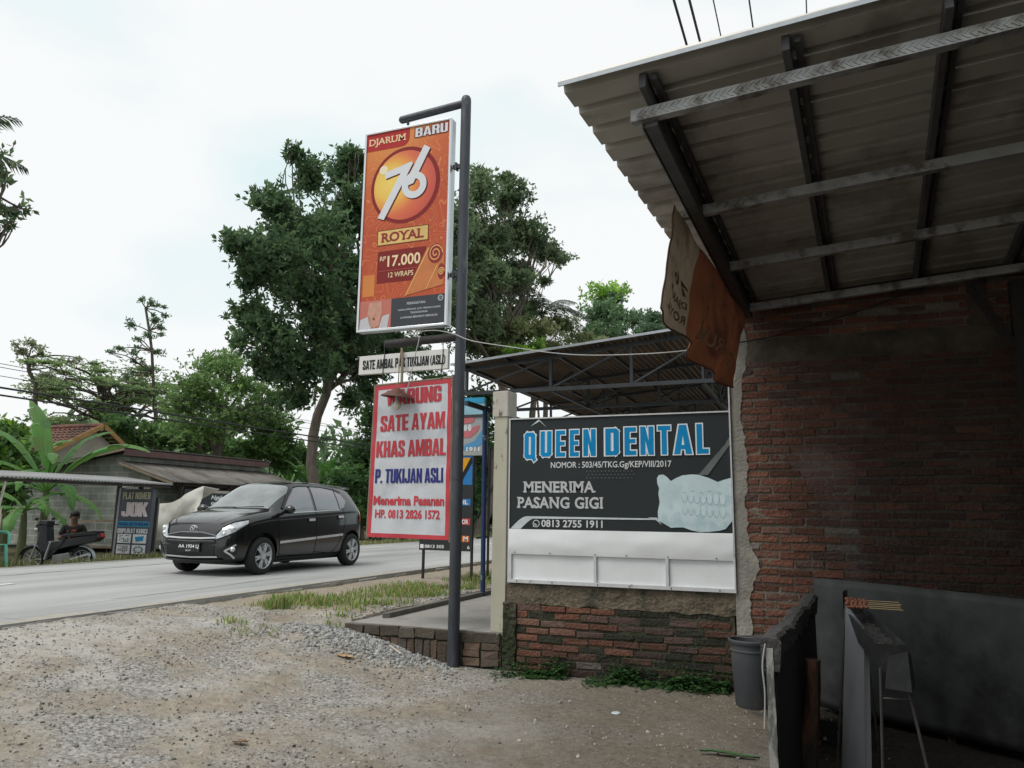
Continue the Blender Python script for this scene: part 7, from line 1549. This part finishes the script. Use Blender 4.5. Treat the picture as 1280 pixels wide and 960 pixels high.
for sd, lr in (('L', 'near'), ('R', 'far')):
    patch('front_window', sd, [(1.20, .955), (1.30, .952), (2.00, .985)], [(1.20, .985), (1.42, 1.20), (1.62, 1.355), (1.75, 1.385), (2.0, 1.392)], GLS, .006)
    patch('rear_window', sd, [(2.07, .99), (2.74, 1.02)], [(2.07, 1.392), (2.4, 1.388), (2.74, 1.352)], GLS, .006)
    patch('quarter_window', sd, [(2.77, 1.025), (2.90, 1.055), (3.02, 1.16)], [(2.77, 1.345), (2.92, 1.30), (3.02, 1.17)], GLS, .006, 10, 5)
    strip('window_visor', sd, [(1.19, 1.01), (1.42, 1.235), (1.62, 1.392), (1.75, 1.415), (2.35, 1.42), (2.75, 1.385), (2.95, 1.315)], .045, mat('smoked visor', (.02, .02, .022), .12), .016)
    strip('belt_trim', sd, [(1.20, .945), (2.0, .975), (2.76, 1.01)], .014, SIL if sd == 'L' else GAP, .008)
    strip('door_gap', sd, [(1.05, .90), (1.08, .62), (1.12, .28), (2.0, .25), (2.055, .30), (2.055, .98)], .008, GAP); strip('door_gap', sd, [(2.055, .30), (2.55, .25), (2.72, .38), (2.86, .62), (2.93, .80), (2.86, 1.03)], .008, GAP)
    strip('side_moulding', sd, [(1.09, .485), (2.0, .53), (2.045, .533)], .040, SIL, .012); strip('side_moulding', sd, [(2.065, .534), (2.85, .572)], .040, SIL, .012)
    for s_, z_ in ((1.90, .835), (2.76, .885)):
        h = patch('door_handle', sd, [(s_ - .085, z_ - .022), (s_ + .085, z_ - .018)], [(s_ - .085, z_ + .022), (s_ + .085, z_ + .026)], SIL, .022, 6, 4); patch('handle_recess', sd, [(s_ - .10, z_ - .040), (s_ + .07, z_ - .040)], [(s_ - .10, z_ + .03), (s_ + .07, z_ + .03)], GAP, .004, 6, 4, h)
    strip('sill_skirt', sd, [(1.06, .225), (2.82, .235)], .055, BLKPLASTIC, .012)
    sg = 1 if sd == 'L' else -1
    mb = MB(); mb.sph(c3(sg * .90, 1.16, 1.005), (.105, .075, .070), 18, 12); mb.beam(c3(sg * .76, 1.19, .955), c3(sg * .87, 1.17, .975), .05, .04); mr_ = mb.build('side_mirror', blackpaint, car, smooth=True)
    mb = MB(); mb.sph(c3(sg * .90, 1.215, 1.005), (.085, .030, .052), 14, 8); mb.build('mirror_glass', CHROME, mr_, smooth=True)
lampc = mat('headlight chrome lens', (.48, .50, .52), .12, var=.35, scale=14, metal=.5, coat=1.0)
lens = mat('clear lamp bulb', (.70, .72, .74), .08, var=.1, metal=.7)
for sd, sg in (('FL', 1), ('FR', -1)):
    hl = patch('headlight', sd, [(.34, .55), (.44, .59), (.62, .67), (.80, .785)], [(.34, .60), (.44, .715), (.60, .795), (.80, .83)], lampc, .006, 20, 8)
    strip('headlight_rim', sd, [(.335, .54), (.44, .58), (.62, .66), (.81, .78)], .014, GAP, .009, hl)
    strip('headlight_rim', sd, [(.34, .61), (.44, .725), (.60, .805), (.81, .842)], .014, GAP, .009, hl)
    h_ = Vector(onbody(sd, .57, .705, .0)); mb = MB(); mb.sph(tuple(h_), .045, 16, 10); mb.build('lamp_lens', lens, hl, smooth=True)
    h_ = Vector(onbody(sd, .455, .635, .0)); mb = MB(); mb.sph(tuple(h_), .030, 14, 8); mb.build('lamp_lens', lens, hl, smooth=True)
    fg = patch('fog_light_housing', sd, [(.40, .33), (.56, .29), (.66, .34)], [(.40, .40), (.56, .485), (.66, .47)], BLKPLASTIC, .006, 14, 8)
    strip('silver_hook', sd, [(.63, .475), (.50, .40), (.475, .385), (.56, .33), (.62, .275)], .026, SIL, .012, fg)
    h_ = Vector(onbody(sd, .585, .405, .0)); mb = MB(); mb.sph(tuple(h_), .042, 16, 10); mb.build('fog_lamp', lens, fg, smooth=True)
grm = mat('black grille', (.008, .008, .009), .5)
gl_ = patch('grille', 'F', [(-.47, .515), (0, .50), (.47, .515)], [(-.47, .60), (0, .645), (.47, .60)], grm, .006, 20, 6)
strip('grille_bar', 'F', [(-.47, .575), (-.2, .563), (.2, .563), (.47, .575)], .022, SIL, .014, gl_); strip('grille_bar', 'F', [(-.47, .605), (-.2, .645), (.2, .645), (.47, .605)], .016, mat('dark chrome', (.20, .20, .21), .25, metal=.8), .014, gl_)
strip('grille_bar', 'F', [(-.45, .53), (0, .518), (.45, .53)], .012, MATS['dark chrome'], .012, gl_)
li = patch('lower_intake', 'F', [(-.46, .285), (.46, .285)], [(-.40, .46), (.40, .46)], grm, .006, 16, 8); strip('intake_trim', 'F', [(-.50, .300), (0, .285), (.50, .300)], .022, SIL, .014, li)
strip('chin_lip', 'F', [(-.56, .255), (0, .238), (.56, .255)], .03, BLKPLASTIC, .02)
# number plate
q = Vector(onbody('F', 0, .425, .02)); mb = MB(); mb.box((q.x - .215, q.y - .012, q.z - .07), (q.x + .215, q.y - .002, q.z + .07)); npl = mb.build('number_plate', mat('black plate', (.012, .012, .013), .4), car, bevel=.004)
text('AA 1934 LJ', (q.x - .195, q.y - .0122, q.z - .022), U, Vv, .39, .066, WHITE, npl, bold=.015); text('05.27', (q.x - .05, q.y - .0122, q.z - .055), U, Vv, .10, .022, WHITE, npl, bold=.01)
# badge on the bonnet edge: overlapping ellipses
q = Vector(onbody('F', 0, .70, .010))
mb = MB()
def ell(cx, cz, rx, rz, r=.0055): n = 28; mb.tube([(q.x + cx + rx * math.cos(2 * math.pi * i / n), q.y - .004, q.z + cz + rz * math.sin(2 * math.pi * i / n)) for i in range(n + 1)], r, 6, False)
ell(0, 0, .068, .045); ell(0, .006, .018, .038); ell(0, .020, .045, .020); mb.build('badge', CHROME, car, smooth=True)
strip('bonnet_gap', 'T', [(-.645, .98), (-.63, .60), (-.56, .26), (-.44, .13)], .008, GAP); strip('bonnet_gap', 'T', [(.645, .98), (.63, .60), (.56, .26), (.44, .13)], .008, GAP)
for sg in (-1, 1): strip('bonnet_crease', 'T', [(sg * .42, .92), (sg * .36, .5), (sg * .30, .2)], .012, mat('glossy crease', (.03, .03, .033), .12, coat=1), .005)
for sd in ('BL', 'BR'):
    e0 = 3.25 if sd == 'BR' else 1.94
    k = 1
    # p along the oblique axis: surface a ~ .73, s ~ 3.5
    pc = (-.72 + 3.50) * .7071 if sd == 'BL' else (-.72 + 3.50) * .7071
    patch('tail_light', sd, [(pc - .10, .80), (pc + .06, .80)], [(pc - .10, 1.0), (pc + .06, 1.02)], mat('red tail lens', (.40, .02, .02), .12, var=.2, coat=1), .008, 8, 6)
patch('rear_glass', 'T', [(-.46, 3.30), (.46, 3.30)], [(-.50, 3.45), (.50, 3.45)], GLS, .006, 12, 6)
mb = MB(); mb.hexa([c3(-.48, 3.20, 1.425), c3(.48, 3.20, 1.425), c3(.50, 3.44, 1.40), c3(-.50, 3.44, 1.40), c3(-.48, 3.22, 1.445), c3(.48, 3.22, 1.445), c3(.50, 3.45, 1.425), c3(-.50, 3.45, 1.425)]); mb.build('rear_spoiler', blackpaint, car, bevel=.01)
mb = MB(); mb.tube([c3(.20, 3.0, 1.45), c3(.20, 3.18, 1.62)], .005, 6); mb.build('antenna', BLKPLASTIC, car)
mb = MB(); mb.box(c3(-.62, .35, .16), c3(.62, 3.3, .19)); mb.build('underbody', BLKPLASTIC, car)
def car_wheel(a, s_, sg):
    o = c3(a, s_, WR); mb = MB(); w = .172
    prof = [(.195, -w / 2 + .008), (.235, -w / 2), (.268, -w / 2 + .006), (.284, -w / 2 + .024), (.287, 0), (.284, w / 2 - .024), (.268, w / 2 - .006), (.235, w / 2), (.195, w / 2 - .008)]
    mb.lathe(prof, o, 48, 'x'); tyre = mb.build('wheel', RUBBER, car, smooth=True)
    mb = MB(); f = sg * (w / 2)
    mb.lathe([(.198, f * .98), (.192, f * 1.0), (.180, f * .86), (.172, f * .2), (.10, f * .15), (0, f * .15)], o, 40, 'x'); 
    mb.build('rim', mat('alloy', (.42, .43, .45), .3, var=.1, metal=.85), tyre, smooth=True)
    mb = MB()
    for k in range(6):
        for dlt in (-.13, .13):
            t = 2 * math.pi * k / 6 + .2; t0, t1 = t + dlt * .9, t + dlt
            def pt(r, tt, off, x): return (o[0] + x, o[1] + r * math.cos(tt) - off * math.sin(tt), o[2] + r * math.sin(tt) + off * math.cos(tt))
            xf, xb = f * .93, f * .70
            mb.hexa([pt(.03, t0, -.014, xb), pt(.188, t1, -.013, xb), pt(.188, t1, .013, xb), pt(.03, t0, .014, xb), pt(.03, t0, -.014, xf), pt(.188, t1, -.013, xf), pt(.188, t1, .013, xf), pt(.03, t0, .014, xf)])
    mb.lathe([(.052, f * .6), (.050, f * .96), (.035, f * 1.0), (0, f * 1.0)], o, 20, 'x'); mb.build('spokes', mat('bright alloy', (.62, .63, .65), .3, var=.06, metal=.35), tyre, smooth=True)
    mb = MB(); mb.lathe([(.165, f * .16), (.06, f * .16)], o, 30, 'x'); mb.build('brake_shadow_plate', mat('dark brake steel', (.03, .03, .03), .6), tyre)
for a, sg in ((.715, 1), (-.715, -1)):
    for s_ in (FA, RA): car_wheel(a, s_, sg)
bpy.context.view_layer.update()
